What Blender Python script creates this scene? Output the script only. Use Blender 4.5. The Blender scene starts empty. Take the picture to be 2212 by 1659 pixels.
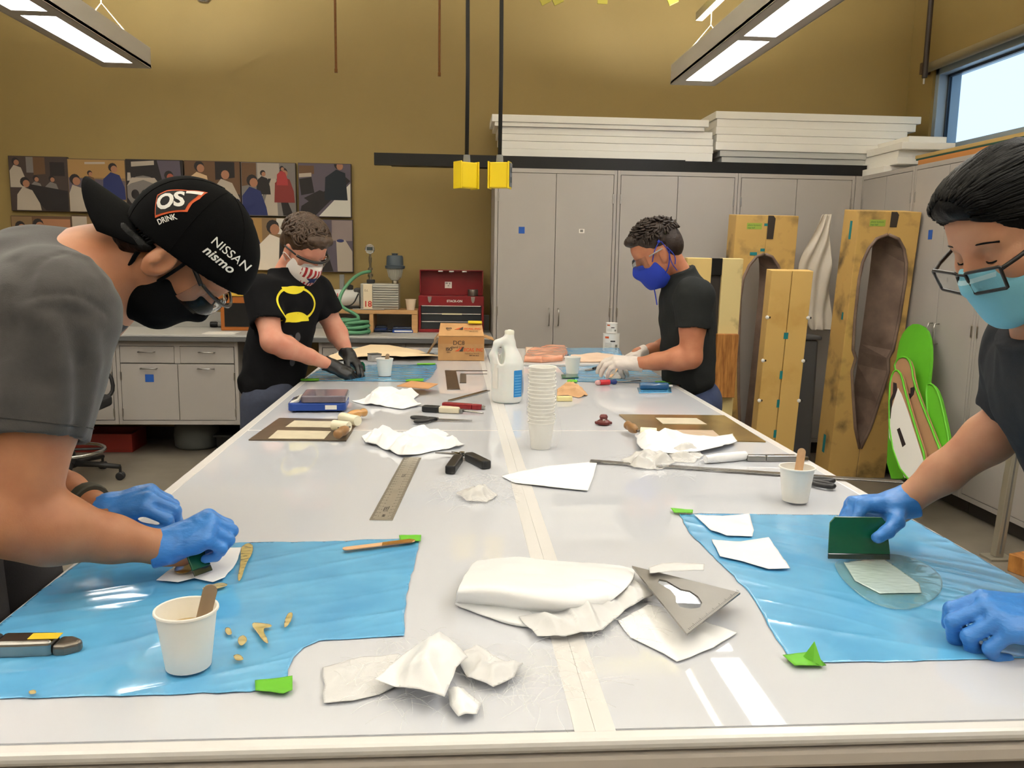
import bpy, bmesh, math, random
import numpy as np
from mathutils import Vector, Matrix, noise
from mathutils.bvhtree import BVHTree
random.seed(7)
S = bpy.context.scene
COL = S.collection
V = Vector

# ------------------------------------------------------------------ camera
FPX, CXP, CYP, CAMZ = 1800.0, 1106.0, 829.5, 1.48
_y = V((980-CXP, CYP-558, -FPX)).normalized()
_h = V((1, -.0158, 0)); _x = (_h-_y*_h.dot(_y)).normalized(); _z = _x.cross(_y)
RW = Matrix((_x, _y, _z))                       # camera space -> world
camd = bpy.data.cameras.new('camera'); cam = bpy.data.objects.new('camera', camd); COL.objects.link(cam)
camd.sensor_fit = 'HORIZONTAL'; camd.sensor_width = 36; camd.lens = 36*FPX/2212
camd.clip_start = .02
cam.matrix_world = Matrix.Translation((0, 0, CAMZ)) @ RW.to_4x4()
S.camera = cam
CAM = V((0, 0, CAMZ))
def ray(px, py): return RW @ V((px-CXP, CYP-py, -FPX))
def onZ(px, py, z):
    d = ray(px, py); return CAM + d*((z-CAMZ)/d.z)
def onY(px, py, y):
    d = ray(px, py); return CAM + d*(y/d.y)
def onX(px, py, x):
    d = ray(px, py); return CAM + d*(x/d.x)
TZ = .91                                         # table top
def T(px, py, dz=0): return onZ(px, py, TZ+dz)

# ------------------------------------------------------------------ view + world
S.view_settings.view_transform = 'Standard'; S.view_settings.look = 'None'
S.view_settings.exposure = 0.16; S.view_settings.gamma = 1; S.view_settings.use_curve_mapping = False
W = bpy.data.worlds.new('World'); S.world = W; W.use_nodes = True
bg = W.node_tree.nodes['Background']
bg.inputs[0].default_value = (.62, .80, 1, 1); bg.inputs[1].default_value = 1.5
LAMP_DOWN, LAMP_UP = 15.5, 72.0                 # pendant fixtures: diffusers and uplight
LAMP_COL = (1, .985, .965)

# ------------------------------------------------------------------ materials
def lin(c):
    if isinstance(c, (int, float)): c = (c, c, c)
    r = []
    for u in c[:3]:
        u /= 255.0; r.append(u/12.92 if u <= .04045 else ((u+.055)/1.055)**2.4)
    return (*r, 1)
MATS = {}
def mat(name, col, rough=.6, metal=0, spec=.5, var=0, vscale=20, col2=None, bump=0, bscale=80, stretch=None,
        trans=0, alpha=1, sss=0, ior=1.45, emit=0, coat=0, sheen=0, thr=None):
    """procedural principled material: base colour mixed with a second one by noise, and noise bump"""
    if name in MATS: return MATS[name]
    m = bpy.data.materials.new(name); m.use_nodes = True; nt = m.node_tree; b = nt.nodes['Principled BSDF']
    I = b.inputs
    I['Base Color'].default_value = lin(col); I['Roughness'].default_value = rough; I['Metallic'].default_value = metal
    I['Specular IOR Level'].default_value = spec; I['IOR'].default_value = ior
    I['Transmission Weight'].default_value = trans; I['Alpha'].default_value = alpha
    I['Coat Weight'].default_value = coat; I['Coat Roughness'].default_value = .08
    if sheen: I['Sheen Weight'].default_value = sheen
    if sss: I['Subsurface Weight'].default_value = sss; I['Subsurface Radius'].default_value = (.012, .005, .003); I['Subsurface Scale'].default_value = .5
    if emit: I['Emission Color'].default_value = lin(col); I['Emission Strength'].default_value = emit
    if var or bump:
        tc = nt.nodes.new('ShaderNodeTexCoord'); mp = nt.nodes.new('ShaderNodeMapping')
        nt.links.new(tc.outputs['Object'], mp.inputs[0])
        if stretch: mp.inputs['Scale'].default_value = stretch
    if var:
        n = nt.nodes.new('ShaderNodeTexNoise'); n.inputs['Scale'].default_value = vscale; n.inputs['Detail'].default_value = 5
        nt.links.new(mp.outputs[0], n.inputs['Vector'])
        r = nt.nodes.new('ShaderNodeValToRGB'); lo, hi = thr or (.3, .7)
        r.color_ramp.elements[0].position = lo; r.color_ramp.elements[1].position = hi
        c1 = lin(col); c2 = lin(col2) if col2 is not None else tuple([u*(1-var) for u in c1[:3]]+[1])
        r.color_ramp.elements[0].color = c1; r.color_ramp.elements[1].color = c2
        nt.links.new(n.outputs['Fac'], r.inputs[0]); nt.links.new(r.outputs[0], I['Base Color'])
    if bump:
        n2 = nt.nodes.new('ShaderNodeTexNoise'); n2.inputs['Scale'].default_value = bscale; n2.inputs['Detail'].default_value = 4
        nt.links.new(mp.outputs[0], n2.inputs['Vector'])
        bp = nt.nodes.new('ShaderNodeBump'); bp.inputs['Strength'].default_value = bump; bp.inputs['Distance'].default_value = .004
        nt.links.new(n2.outputs['Fac'], bp.inputs['Height']); nt.links.new(bp.outputs[0], I['Normal'])
    MATS[name] = m
    return m

# ------------------------------------------------------------------ object helpers
ORG = {}
def tag(o, label=None, cat=None, group=None, kind=None):
    if label: o['label'] = label
    if cat: o['category'] = cat
    if group: o['group'] = group
    if kind: o['kind'] = kind
    return o
def thing(name, label, cat, loc=(0, 0, 0), group=None, kind=None):
    o = bpy.data.objects.new(name, None); COL.objects.link(o); o.location = loc
    o.empty_display_size = .05; ORG[o.name] = V(loc)
    return tag(o, label, cat, group, kind)
def link(name, verts, faces, mats, parent=None, midx=None, smooth=False, bevel=0, solid=0, base=None, subsurf=0, auto=None, seg=2):
    if not isinstance(mats, (list, tuple)): mats = [mats]
    verts = [V(v) for v in verts]
    if parent is not None: org = ORG[parent.name]
    else:
        if base is None:
            xs = [v.x for v in verts]; ys = [v.y for v in verts]; zs = [v.z for v in verts]
            base = ((min(xs)+max(xs))/2, (min(ys)+max(ys))/2, min(zs))
        org = V(base)
    me = bpy.data.meshes.new(name); me.from_pydata([v-org for v in verts], [], faces)
    for m in mats: me.materials.append(m)
    if midx: me.polygons.foreach_set('material_index', midx)
    if smooth: me.polygons.foreach_set('use_smooth', [True]*len(me.polygons))
    me.update()
    if smooth and auto: me.set_sharp_from_angle(angle=math.radians(auto))
    o = bpy.data.objects.new(name, me); COL.objects.link(o)
    if parent is not None: o.parent = parent
    else: o.location = org
    ORG[o.name] = org
    if bevel:
        b = o.modifiers.new('bevel', 'BEVEL'); b.width = bevel; b.segments = seg; b.limit_method = 'ANGLE'; b.angle_limit = .7
    if solid:
        s = o.modifiers.new('solid', 'SOLIDIFY'); s.thickness = solid; s.offset = 1
    if subsurf:
        s = o.modifiers.new('sub', 'SUBSURF'); s.levels = subsurf; s.render_levels = subsurf
    return o
def copy_tree(o, parent=None, loc=None, rotz=None, label=None, group=None):
    c = o.copy(); COL.objects.link(c); c.parent = parent
    if loc is not None: c.location = loc
    if rotz is not None: c.rotation_euler = (0, 0, rotz)
    if label: c['label'] = label
    if group: c['group'] = group
    for ch in list(o.children): copy_tree(ch, c)
    ORG[c.name] = V(loc) if loc is not None else ORG.get(o.name, V())
    return c
def frame(o, u, n):
    """matrix with origin o, x axis u, z axis n (y = n x u)"""
    n = V(n).normalized(); u = V(u); u = (u-n*u.dot(n)).normalized(); v = n.cross(u)
    return Matrix((( u.x, v.x, n.x, o[0]), (u.y, v.y, n.y, o[1]), (u.z, v.z, n.z, o[2]), (0, 0, 0, 1)))
def onT(px, py, px2, py2, dz=0):
    """frame lying on the table at a pixel, x axis towards a second pixel"""
    a = T(px, py, dz); b = T(px2, py2, dz); return frame(a, b-a, (0, 0, 1))
class MB:
    def __init__(s, xf=None): s.v = []; s.f = []; s.m = []; s.xf = xf or Matrix.Identity(4)
    def add(s, vs, fs, mi=0):
        b = len(s.v); s.v += [s.xf @ V(v) for v in vs]; s.f += [tuple(i+b for i in f) for f in fs]; s.m += [mi]*len(fs); return s
    def box(s, x0, x1, y0, y1, z0, z1, mi=0):
        vs = [(x, y, z) for z in (z0, z1) for y in (y0, y1) for x in (x0, x1)]
        return s.add(vs, [(0, 2, 3, 1), (4, 5, 7, 6), (0, 1, 5, 4), (2, 6, 7, 3), (0, 4, 6, 2), (1, 3, 7, 5)], mi)
    def tube(s, pts, r, n=8, mi=0, caps=True, closed=False, flat=1):
        pts = [V(p) for p in pts]; N = len(pts); rs = r if isinstance(r, (list, tuple)) else [r]*N
        vs = []; up = None
        for i, p in enumerate(pts):
            a = pts[(i-1) % N] if (i or closed) else p; c = pts[(i+1) % N] if (i < N-1 or closed) else p
            t = (c-a); t = t.normalized() if t.length > 1e-9 else V((0, 0, 1))
            if up is None: up = V((0, 0, 1)) if abs(t.z) < .9 else V((1, 0, 0))
            up = (up-t*up.dot(t)); up = up.normalized() if up.length > 1e-6 else t.orthogonal().normalized()
            w = t.cross(up)
            for k in range(n):
                th = 2*math.pi*k/n; vs.append(p+(w*math.cos(th)+up*math.sin(th)*flat)*rs[i])
        fs = []
        for i in range(N if closed else N-1):
            j = (i+1) % N
            for k in range(n): fs.append((i*n+k, i*n+(k+1) % n, j*n+(k+1) % n, j*n+k))
        if caps and not closed: fs += [tuple(range(n))[::-1], tuple(range((N-1)*n, N*n))]
        return s.add(vs, fs, mi)
    def cyl(s, a, b, r0, r1=None, n=20, mi=0): return s.tube([a, b], [r0, r0 if r1 is None else r1], n, mi)
    def lathe(s, prof, o=(0, 0, 0), n=28, mi=0, ax=(0, 0, 1), arc=None):
        F = frame(o, V(ax).orthogonal(), ax); vs = []; N = len(prof)
        for r, z in prof:
            for k in range(n):
                th = 2*math.pi*k/n; vs.append(F @ V((r*math.cos(th), r*math.sin(th), z)))
        fs = [(i*n+k, i*n+(k+1) % n, (i+1)*n+(k+1) % n, (i+1)*n+k) for i in range(N-1) for k in range(n)]
        if prof[0][0] > 1e-5: fs.append(tuple(range(n))[::-1])
        if prof[-1][0] > 1e-5: fs.append(tuple(range((N-1)*n, N*n)))
        return s.add(vs, fs, mi)
    def prism(s, poly, z0, z1, mi=0):
        n = len(poly); vs = [(x, y, z0) for x, y in poly]+[(x, y, z1) for x, y in poly]
        a = sum(poly[i][0]*poly[(i+1) % n][1]-poly[(i+1) % n][0]*poly[i][1] for i in range(n))
        fs = [tuple(range(n))[::-1], tuple(range(n, 2*n))]+[(i, (i+1) % n, n+(i+1) % n, n+i) for i in range(n)]
        if a < 0: fs = [f[::-1] for f in fs]
        return s.add(vs, fs, mi)
    def build(s, name, mats, parent=None, **k):
        mi = s.m if any(s.m) else None
        return link(name, s.v, s.f, mats, parent, mi, **k)
def rbox(x0, x1, y0, y1, z0, z1): return MB().box(x0, x1, y0, y1, z0, z1)
def part(name, m, parent, *b, bevel=.002, **k): return MB().box(*b).build(name, m, parent, bevel=bevel, **k)
def ellipse(cx, cy, rx, ry, n=24, a0=0, a1=2*math.pi):
    return [(cx+rx*math.cos(a0+(a1-a0)*i/n), cy+ry*math.sin(a0+(a1-a0)*i/n)) for i in range(n+(a1-a0 < 6.28))]
def rrect(x0, x1, y0, y1, r, n=5):
    out = []
    for cx, cy, a in ((x1-r, y1-r, 0), (x0+r, y1-r, 90), (x0+r, y0+r, 180), (x1-r, y0+r, 270)):
        out += [(cx+r*math.cos(math.radians(a+90*i/n)), cy+r*math.sin(math.radians(a+90*i/n))) for i in range(n+1)]
    return out
def text_mesh(txt, size=1, bold=False, shear=0, extrude=0, align='LEFT', spacing=1):
    cu = bpy.data.curves.new('t', 'FONT'); cu.body = txt; cu.size = size; cu.shear = shear; cu.extrude = extrude
    cu.align_x = align; cu.space_character = spacing; cu.resolution_u = 3
    if bold: cu.offset = size*.012 if bold is True else size*bold
    o = bpy.data.objects.new('t', cu); COL.objects.link(o)
    me = bpy.data.meshes.new_from_object(o.evaluated_get(bpy.context.evaluated_depsgraph_get()))
    vs = [v.co.copy() for v in me.vertices]; fs = [tuple(p.vertices) for p in me.polygons]
    bpy.data.objects.remove(o); bpy.data.curves.remove(cu); bpy.data.meshes.remove(me)
    return vs, fs
def lettering(txt, F, size, m, parent, name='lettering', sx=1, **k):
    vs, fs = text_mesh(txt, size, **k)
    return link(name, [F @ V((v.x*sx, v.y, v.z+.0006)) for v in vs], fs, m, parent)
# polygons filled with small triangles
def filled(poly, cuts, h=None, tl=.006):
    """poly: list of 3D points (nearly planar in xy); returns refined verts, faces"""
    bm = bmesh.new(); vs = [bm.verts.new(p) for p in poly]; f = bm.faces.new(vs); f.normal_update()
    if f.normal.z < 0: f.normal_flip()
    bmesh.ops.triangulate(bm, faces=bm.faces[:])
    for _ in range(cuts):
        L = max(e.calc_length() for e in bm.edges)
        if L < tl: break
        L = max(L*.55, tl*.9)
        es = [e for e in bm.edges if e.calc_length() > L]
        bmesh.ops.subdivide_edges(bm, edges=es, cuts=1, use_grid_fill=False)
        bmesh.ops.triangulate(bm, faces=[f for f in bm.faces if len(f.verts) > 3])
    if h:
        for v in bm.verts: v.co.z += h(v.co, v.is_boundary)
    bm.verts.index_update()
    out = [v.co.copy() for v in bm.verts], [tuple(v.index for v in f.verts) for f in bm.faces]
    bm.free(); return out
def smoothpoly(pts, it=1, closed=True):
    for _ in range(it):
        q = []; n = len(pts)
        for i in range(n if closed else n-1):
            a, b = V(pts[i]), V(pts[(i+1) % n]); q += [a*.75+b*.25, a*.25+b*.75]
        pts = q if closed else [V(pts[0])]+q+[V(pts[-1])]
    return pts
def ragged(pts, amp, step):
    out = []; n = len(pts)
    for i in range(n):
        a, b = V(pts[i]), V(pts[(i+1) % n]); k = max(1, int((b-a).length/step)); d = (b-a).normalized(); w = V((-d.y, d.x, 0))
        for j in range(k):
            t = j/k; out.append(a.lerp(b, t)+w*(amp*noise.noise(V((a.x*40+j*.9, b.y*40, 3.1))) if j else 0))
    return out
def flatsheet(name, pts, m, dz, parent=None, amp=0, fs=30, cuts=4, tl=.006, solid=.0006, seed=0, rag=0, ragstep=.01, hf=None):
    P = [V((p.x, p.y, TZ+dz)) for p in pts]
    if rag: P = ragged(P, rag, ragstep)
    def h(c, bd):
        z = 0
        if amp:
            q = V((c.x*fs+seed, c.y*fs, seed*1.7)); z = amp*max(0, noise.noise(q)*.8+noise.noise(q*2.3)*.5+.25)
        if hf: z += hf(c)
        return z
    v, f = filled(P, cuts, h, tl)
    return link(name, v, f, m, parent, smooth=True, solid=solid)
# ================================================================== THE ROOM
BW, RWX, LWX, FWY, CEIL = 6.78, 3.66, -6.2, -4.0, 4.3
m_wall = mat('ochre_paint', (138, 117, 68), .62, var=.06, vscale=3, bump=.12, bscale=220)
m_ceil = mat('ceiling_paint', (215, 208, 190), .8)
m_floor = mat('grey_vinyl_floor', (126, 118, 106), .42, var=.16, vscale=4, col2=(108, 101, 90), bump=.05, bscale=120)
def struct(name, m, *b, **k):
    return tag(MB().box(*b).build(name, m, **k), kind='structure')
struct('floor', m_floor, LWX, RWX+.3, FWY, BW+.2, -.1, 0)
struct('ceiling', m_ceil, LWX, RWX+.3, FWY, BW+.2, CEIL, CEIL+.1)
struct('wall_back', m_wall, LWX, RWX+.3, BW, BW+.2, 0, CEIL)
struct('wall_left', m_wall, LWX-.2, LWX, FWY, BW+.2, 0, CEIL)
struct('wall_front', mat('cream_paint', (205, 198, 180), .8), LWX, RWX+.3, FWY-.2, FWY, 0, CEIL)
# right wall with the clerestory opening
WY0, WY1, WZ0, WZ1 = -1.2, 6.43, 2.33, 2.97
MBr = MB().box(RWX, RWX+.22, FWY, BW, 0, WZ0).box(RWX, RWX+.22, FWY, BW, WZ1, CEIL)
MBr.box(RWX, RWX+.22, WY1, BW, WZ0, WZ1).box(RWX, RWX+.22, FWY, WY0, WZ0, WZ1)
tag(MBr.build('wall_right', m_wall), kind='structure')
m_alu = mat('dark_bronze_frame', (58, 66, 76), .35, .6)
m_alul = mat('pale_frame', (150, 164, 176), .4, .3)
win = thing('window_1', 'high clerestory window with pale frame in the ochre right wall', 'window', (RWX+.1, 2.6, WZ0), kind='structure')
del win['category']
fb = MB().box(RWX+.02, RWX+.2, WY0, WY1, WZ0, WZ0+.05).box(RWX+.02, RWX+.2, WY0, WY1, WZ1-.05, WZ1)
fb.box(RWX+.02, RWX+.2, WY1-.05, WY1, WZ0, WZ1).box(RWX+.02, RWX+.2, WY0, WY0+.05, WZ0, WZ1)
fb.box(RWX+.06, RWX+.16, 4.15, 4.2, WZ0, WZ1).box(RWX+.06, RWX+.16, 1.6, 1.65, WZ0, WZ1)
fb.build('window_frame', m_alul, win, bevel=.003)
gb = MB()
for a, b in ((WY0+.05, 1.6), (1.65, 4.15), (4.2, WY1-.05)):
    gb.box(RWX+.09, RWX+.115, a, b, WZ0+.05, WZ0+.068).box(RWX+.09, RWX+.115, a, b, WZ1-.068, WZ1-.05)
    gb.box(RWX+.09, RWX+.115, a, a+.018, WZ0+.05, WZ1-.05).box(RWX+.09, RWX+.115, b-.018, b, WZ0+.05, WZ1-.05)
gb.build('glazing_gasket', m_alu, win)
m_glass = mat('window_glass', (235, 245, 250), .02, trans=1, ior=1.05, spec=.3)
for a, b in ((WY0+.068, 1.582), (1.668, 4.132), (4.218, WY1-.068)):
    part('pane', m_glass, win, RWX+.1, RWX+.106, a, b, WZ0+.068, WZ1-.068, bevel=0)
# rolled blind in its valance above the window
sh = thing('roller_blind', 'rolled olive fabric blind in its housing above the high window', 'blind', (RWX-.04, 2.6, WZ1))
m_bl = mat('blind_fabric', (118, 106, 78), .7)
MB().tube([(RWX-.035, WY0, WZ1+.012), (RWX-.035, WY1+.04, WZ1+.012)], .034, 18).build('rolled_fabric', m_bl, sh, smooth=True, auto=40)
part('bracket', mat('bracket_dark', (70, 52, 40), .5), sh, RWX-.075, RWX, WY1+.04, WY1+.07, WZ1-.03, WZ1+.055)
MB().tube([(RWX-.04, WY1+.055, WZ1-.03), (RWX-.04, WY1+.055, WZ1-.10)], .007, 8).build('chain_clip', mat('white_plastic', (225, 222, 214), .4), sh)
# pale building seen through the glass
tag(MB().box(RWX+3.4, RWX+3.9, -4, 7.6, 0, 9).build('exterior_wall', mat('pale_render', (205, 218, 226), .8)), kind='structure')
tag(MB().box(RWX+3.15, RWX+3.4, 8.1, 8.9, 0, 9).build('exterior_pier', mat('white_render', (238, 240, 240), .8)), kind='structure')
struct('baseboard_back', mat('black_base', (48, 45, 42), .5), LWX, -.1, BW-.012, BW, 0, .1)
# black downpipe in the corner, brown drop rods, yellow strut bits up high
m_blk = mat('black_steel', (22, 21, 20), .45, .3, var=.3, vscale=12)
a = onY(1997, 168, 6.35); b = onY(2012, 0, 6.35)
MB().tube([(a.x, 6.35, a.z), (a.x, 6.35, CEIL)], .02, 14).build('drain_pipe', mat('dark_brown_pipe', (44, 33, 27), .5), smooth=True, auto=40)
tag(bpy.data.objects['drain_pipe'], 'dark brown vertical pipe beside the high window', 'pipe')
m_rod = mat('rusty_rod', (112, 70, 30), .55, .5, var=.3, vscale=60)
for (px, py), lab in (((726, 157), 'thin rusty threaded rod hanging above the framed canvases'), ((949, 165), 'thin rusty threaded rod hanging next to the black power cords')):
    p = onY(px, py, 5.4)
    r = thing('hanging_rod', lab, 'rod', (p.x, p.y, p.z))
    MB().tube([(p.x, p.y, p.z+.01), (p.x, p.y, CEIL)], .0075, 8).build('rod', m_rod, r, smooth=True, auto=40)
    MB().tube([(p.x, p.y, p.z), (p.x, p.y, p.z+.022)], .0105, 6).build('nut', m_rod, r)
m_ystrut = mat('yellow_strut', (150, 138, 44), .45, .1)
yr = thing('yellow_rail', 'yellow painted rail with angled end plates high on the ochre wall', 'rail', (1.4, 5.6, 3.2))
p0 = onY(1165, 0, 5.6); p1 = onY(1470, 0, 5.6); zb = onY(1300, -26, 5.6).z
MB().box(p0.x-.1, p1.x+.6, 5.58, 5.66, zb, zb+.09).build('beam', m_ystrut, yr, bevel=.004)
for px in (1180, 1207, 1300, 1455):
    q = onY(px, 9, 5.57); MB(frame((q.x, 5.565, q.z), (1, 0, .5 if px != 1300 else 0), (0, -1, 0))).box(-.03, .035, 0, .13, -.006, .006).build('end_plate', m_ystrut, yr, bevel=.002)
for x in (p0.x, p1.x): MB().cyl((x, 5.62, zb+.09), (x, 5.62, CEIL), .012, n=8).build('hanger', m_ystrut, yr)
# silver ceiling camera dome seen at the very top
p = onY(440, 2, 5.4)
d = thing('spot_lamp', 'small silver lamp head hanging high up by the left light', 'lamp', (p.x, p.y, p.z))
MB().lathe([(0, -.01), (.03, -.008), (.05, .015), (.055, .05), (.03, .09), (.01, .1)], (p.x, p.y, p.z)).build('reflector', mat('chrome', (210, 210, 210), .18, 1), d, smooth=True)
MB().cyl((p.x, p.y, p.z+.09), (p.x, p.y, CEIL), .008, n=8).build('stem', mat('chrome', 0), d)

# ------------------------------------------------------------------ pendant lights
m_house = mat('grey_fixture', (186, 182, 176), .45, .1)
def emat(name, col, st):
    m = bpy.data.materials.new(name); m.use_nodes = True; nt = m.node_tree; nt.nodes.clear()
    e = nt.nodes.new('ShaderNodeEmission'); o = nt.nodes.new('ShaderNodeOutputMaterial')
    e.inputs[0].default_value = (*col, 1); e.inputs[1].default_value = st; nt.links.new(e.outputs[0], o.inputs[0]); return m
m_down = emat('lamp_diffuser', LAMP_COL, LAMP_DOWN); m_up = emat('lamp_uplight', LAMP_COL, LAMP_UP)
LZ = 2.68
def pendant(xc, y1, label, cable_y):
    y0 = -2.6
    r = thing('pendant_light', label, 'light', (xc, (y0+y1)/2, LZ), 'linear pendant lights')
    w = .155; prof = [(-.105, 0), (.105, 0), (w, .03), (w, .125), (.12, .14), (-.12, .14), (-w, .125), (-w, .03)]
    F = frame((xc, y1, LZ), (1, 0, 0), (0, -1, 0))
    # housing is an open extrusion: bottom with recesses
    hb = MB()
    hb.box(xc-.155, xc-.088, y0, y1, LZ, LZ+.02).box(xc+.088, xc+.155, y0, y1, LZ, LZ+.02)
    ys = []; y = y1-.14
    while y-1.04 > y0: ys.append(y); y -= 1.13
    prev = y1
    for q in ys: hb.box(xc-.088, xc+.088, q, prev, LZ, LZ+.02); prev = q-1.04
    hb.box(xc-.088, xc+.088, y0, prev, LZ, LZ+.02)
    hb.box(xc-.088, xc+.088, y0, y1, LZ+.03, LZ+.035)
    hb.build('housing', m_house, r)
    for s in (-1, 1):
        MB().box(xc+s*.150-.005, xc+s*.150+.005, y0, y1, LZ, LZ+.13).build('side_panel', m_house, r, bevel=.003)
    for yy in (y0, y1): MB().box(xc-.155, xc+.155, yy-.006, yy+.006, LZ-.001, LZ+.13).build('end_cap', m_house, r, bevel=.003)
    for q in ys: MB().box(xc-.088, xc+.088, q-1.04, q, LZ+.008, LZ+.014).build('diffuser', m_down, r)
    for q in ys: MB().box(xc-.09, xc+.09, q-1.04, q, LZ+.07, LZ+.08).build('uplight_tube', m_up, r)
    m_c = mat('cable', (206, 190, 150), .5)
    for cy in (cable_y, cable_y-2.4, cable_y-4.8):
        MB().tube([(xc+.14, cy, LZ+.13), (xc, cy, LZ+.30), (xc-.14, cy, LZ+.13)], .0035, 6).tube([(xc, cy, LZ+.30), (xc, cy, CEIL)], .0035, 6).build('suspension_cable', m_c, r)
    return r
pendant(-2.14, 5.86, 'long grey pendant light hanging over the counter and canvases', 5.5)
pendant(1.63, 5.86, 'long grey pendant light hanging near the tall cabinets', 5.5)
# strut channel above the right light
p = onY(1510, 45, 5.5)
sc = thing('strut_channel', 'perforated galvanised channel above the right pendant light', 'channel', (p.x, 5.0, p.z))
MB().box(p.x-.02, p.x+.02, 3.4, 5.5, p.z, p.z+.006).box(p.x-.022, p.x-.018, 3.4, 5.5, p.z, p.z+.05).box(p.x+.018, p.x+.022, 3.4, 5.5, p.z, p.z+.05).build('channel', mat('galvanised', (170, 165, 150), .4, .7), sc)
sl = MB()
for i in range(26): sl.box(p.x-.009, p.x+.009, 5.44-i*.08, 5.48-i*.08, p.z-.001, p.z)
tag(sl.build('slots', mat('slot_bright', (235, 228, 205), .5), sc), kind='stuff')
MB().cyl((p.x, 5.2, p.z+.05), (p.x, 5.2, CEIL), .006, n=8).build('hanger_rod', mat('galvanised', 0), sc)

# ------------------------------------------------------------------ tall cabinets
m_cab = mat('grey_cabinet', (164, 158, 152), .5, var=.05, vscale=2, bump=.03, bscale=260)
m_cabd = mat('cabinet_gap', (70, 66, 62), .8)
m_hand = mat('brushed_steel', (168, 164, 158), .3, 1)
m_tapeb = mat('blue_tape', (30, 84, 168), .6); m_wlab = mat('white_label', (226, 222, 214), .6)
def tall_cabinet(x0, x1, yf, label, dx=(0, 1), rot=None, doors=2):
    """built facing -Y at y = yf; rot puts it on the right wall"""
    D, H = .565, 2.135
    r = thing('tall_cabinet', label, 'cabinet', ((x0+x1)/2, yf+D/2, 0), 'tall grey cabinets')
    # carcass: sides, top, bottom, back, toe kick
    for a, b in ((x0, x0+.02), (x1-.02, x1)): part('side', m_cab, r, a, b, yf+.021, yf+D, .1, H)
    part('top', m_cab, r, x0, x1, yf+.021, yf+D, H-.02, H); part('bottom', m_cab, r, x0, x1, yf+.021, yf+D, .1, .12)
    part('back', m_cabd, r, x0+.02, x1-.02, yf+D-.01, yf+D, .12, H-.02, bevel=0)
    part('toe_kick', mat('toe_kick', (62, 58, 54), .7), r, x0, x1, yf+.07, yf+.09, 0, .1, bevel=0)
    part('face_frame', m_cab, r, x0, x1, yf+.021, yf+.024, .1, H, bevel=0)
    t = .022
    for a, b, c, d in ((x0, x0+t, .1, H), (x1-t, x1, .1, H), (x0+t, x1-t, H-.03, H), (x0+t, x1-t, .1, .13)):
        part('rail', m_cab, r, a, b, yf, yf+.021, c, d, bevel=.001)
    xm = (x0+x1)/2; g = .0035
    for k, (a, b) in enumerate(((x0+t+g, xm-g/2), (xm+g/2, x1-t-g))):
        dr = part('door', m_cab, r, a, b, yf-.001, yf+.019, .13+g, H-.03-g, bevel=.0015)
        hx = (xm-.035) if k == 0 else (xm+.035); z0, z1 = .995, 1.12
        MB().tube(smoothpoly([(hx, yf, z0), (hx, yf-.035, z0), (hx, yf-.035, z1), (hx, yf, z1)], 1, False), .0045, 8).build('handle', m_hand, dr, smooth=True)
        ex = a if k == 0 else b
        for z in (.3, 1.1, 1.93): part('hinge', m_hand, dr, ex-.006, ex+.006, yf-.006, yf+.004, z-.035, z+.035, bevel=.002)
    return r
xs = [.297, 1.198, 2.102, 3.0]
cl = ['tall grey cabinet with blue tape and a white label beside the red toolbox', 'tall grey cabinet directly behind the man in the blue cloth mask', 'tall grey cabinet behind the leaning yellow foam moulds']
cabs = [tall_cabinet(xs[i], xs[i+1]-.004, 6.2, cl[i]) for i in range(3)]
p = onY(1127, 497, 6.19); part('blue_tape', m_tapeb, cabs[0], p.x-.022, p.x+.022, 6.1975, 6.1992, p.z-.024, p.z+.024, bevel=0)
p = onY(1257, 499, 6.19); part('label_plate', m_wlab, cabs[0], p.x-.02, p.x+.02, 6.1975, 6.1992, p.z-.015, p.z+.015, bevel=0)
part('label_print', mat('grey_print', (120, 118, 112), .6), cabs[0], p.x-.012, p.x+.010, 6.197, 6.1974, p.z-.008, p.z+.010, bevel=0)
struct('trim_1', m_cab, 3.0, 3.05, 6.2, 6.75, .1, 2.135)
# right-hand run, the same cabinets turned to face the table
labs = ['tall grey cabinet in the corner behind the tallest yellow mould', 'tall grey cabinet with a blue tape square, behind the green shapes', 'tall grey cabinet behind the man in the blue surgical mask', 'tall grey cabinet at the near end of the right wall']
for i, (ya, yb) in enumerate(((5.48, 6.2), (4.68, 5.476), (3.88, 4.676), (3.08, 3.876))):
    w = yb-ya; c = tall_cabinet(-w/2, w/2, 0, labs[i])
    c.location = (3.05+.2825, (ya+yb)/2, 0); c.rotation_euler = (0, 0, -math.pi/2)
    if i == 1:
        p = onX(2010, 507, 3.049); q = -(p.y-(ya+yb)/2)
        ORGs = ORG[c.name]
        part('blue_tape', m_tapeb, c, q-.022, q+.022, -.0035, -.0018, p.z-.03, p.z+.03, bevel=0)

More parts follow.
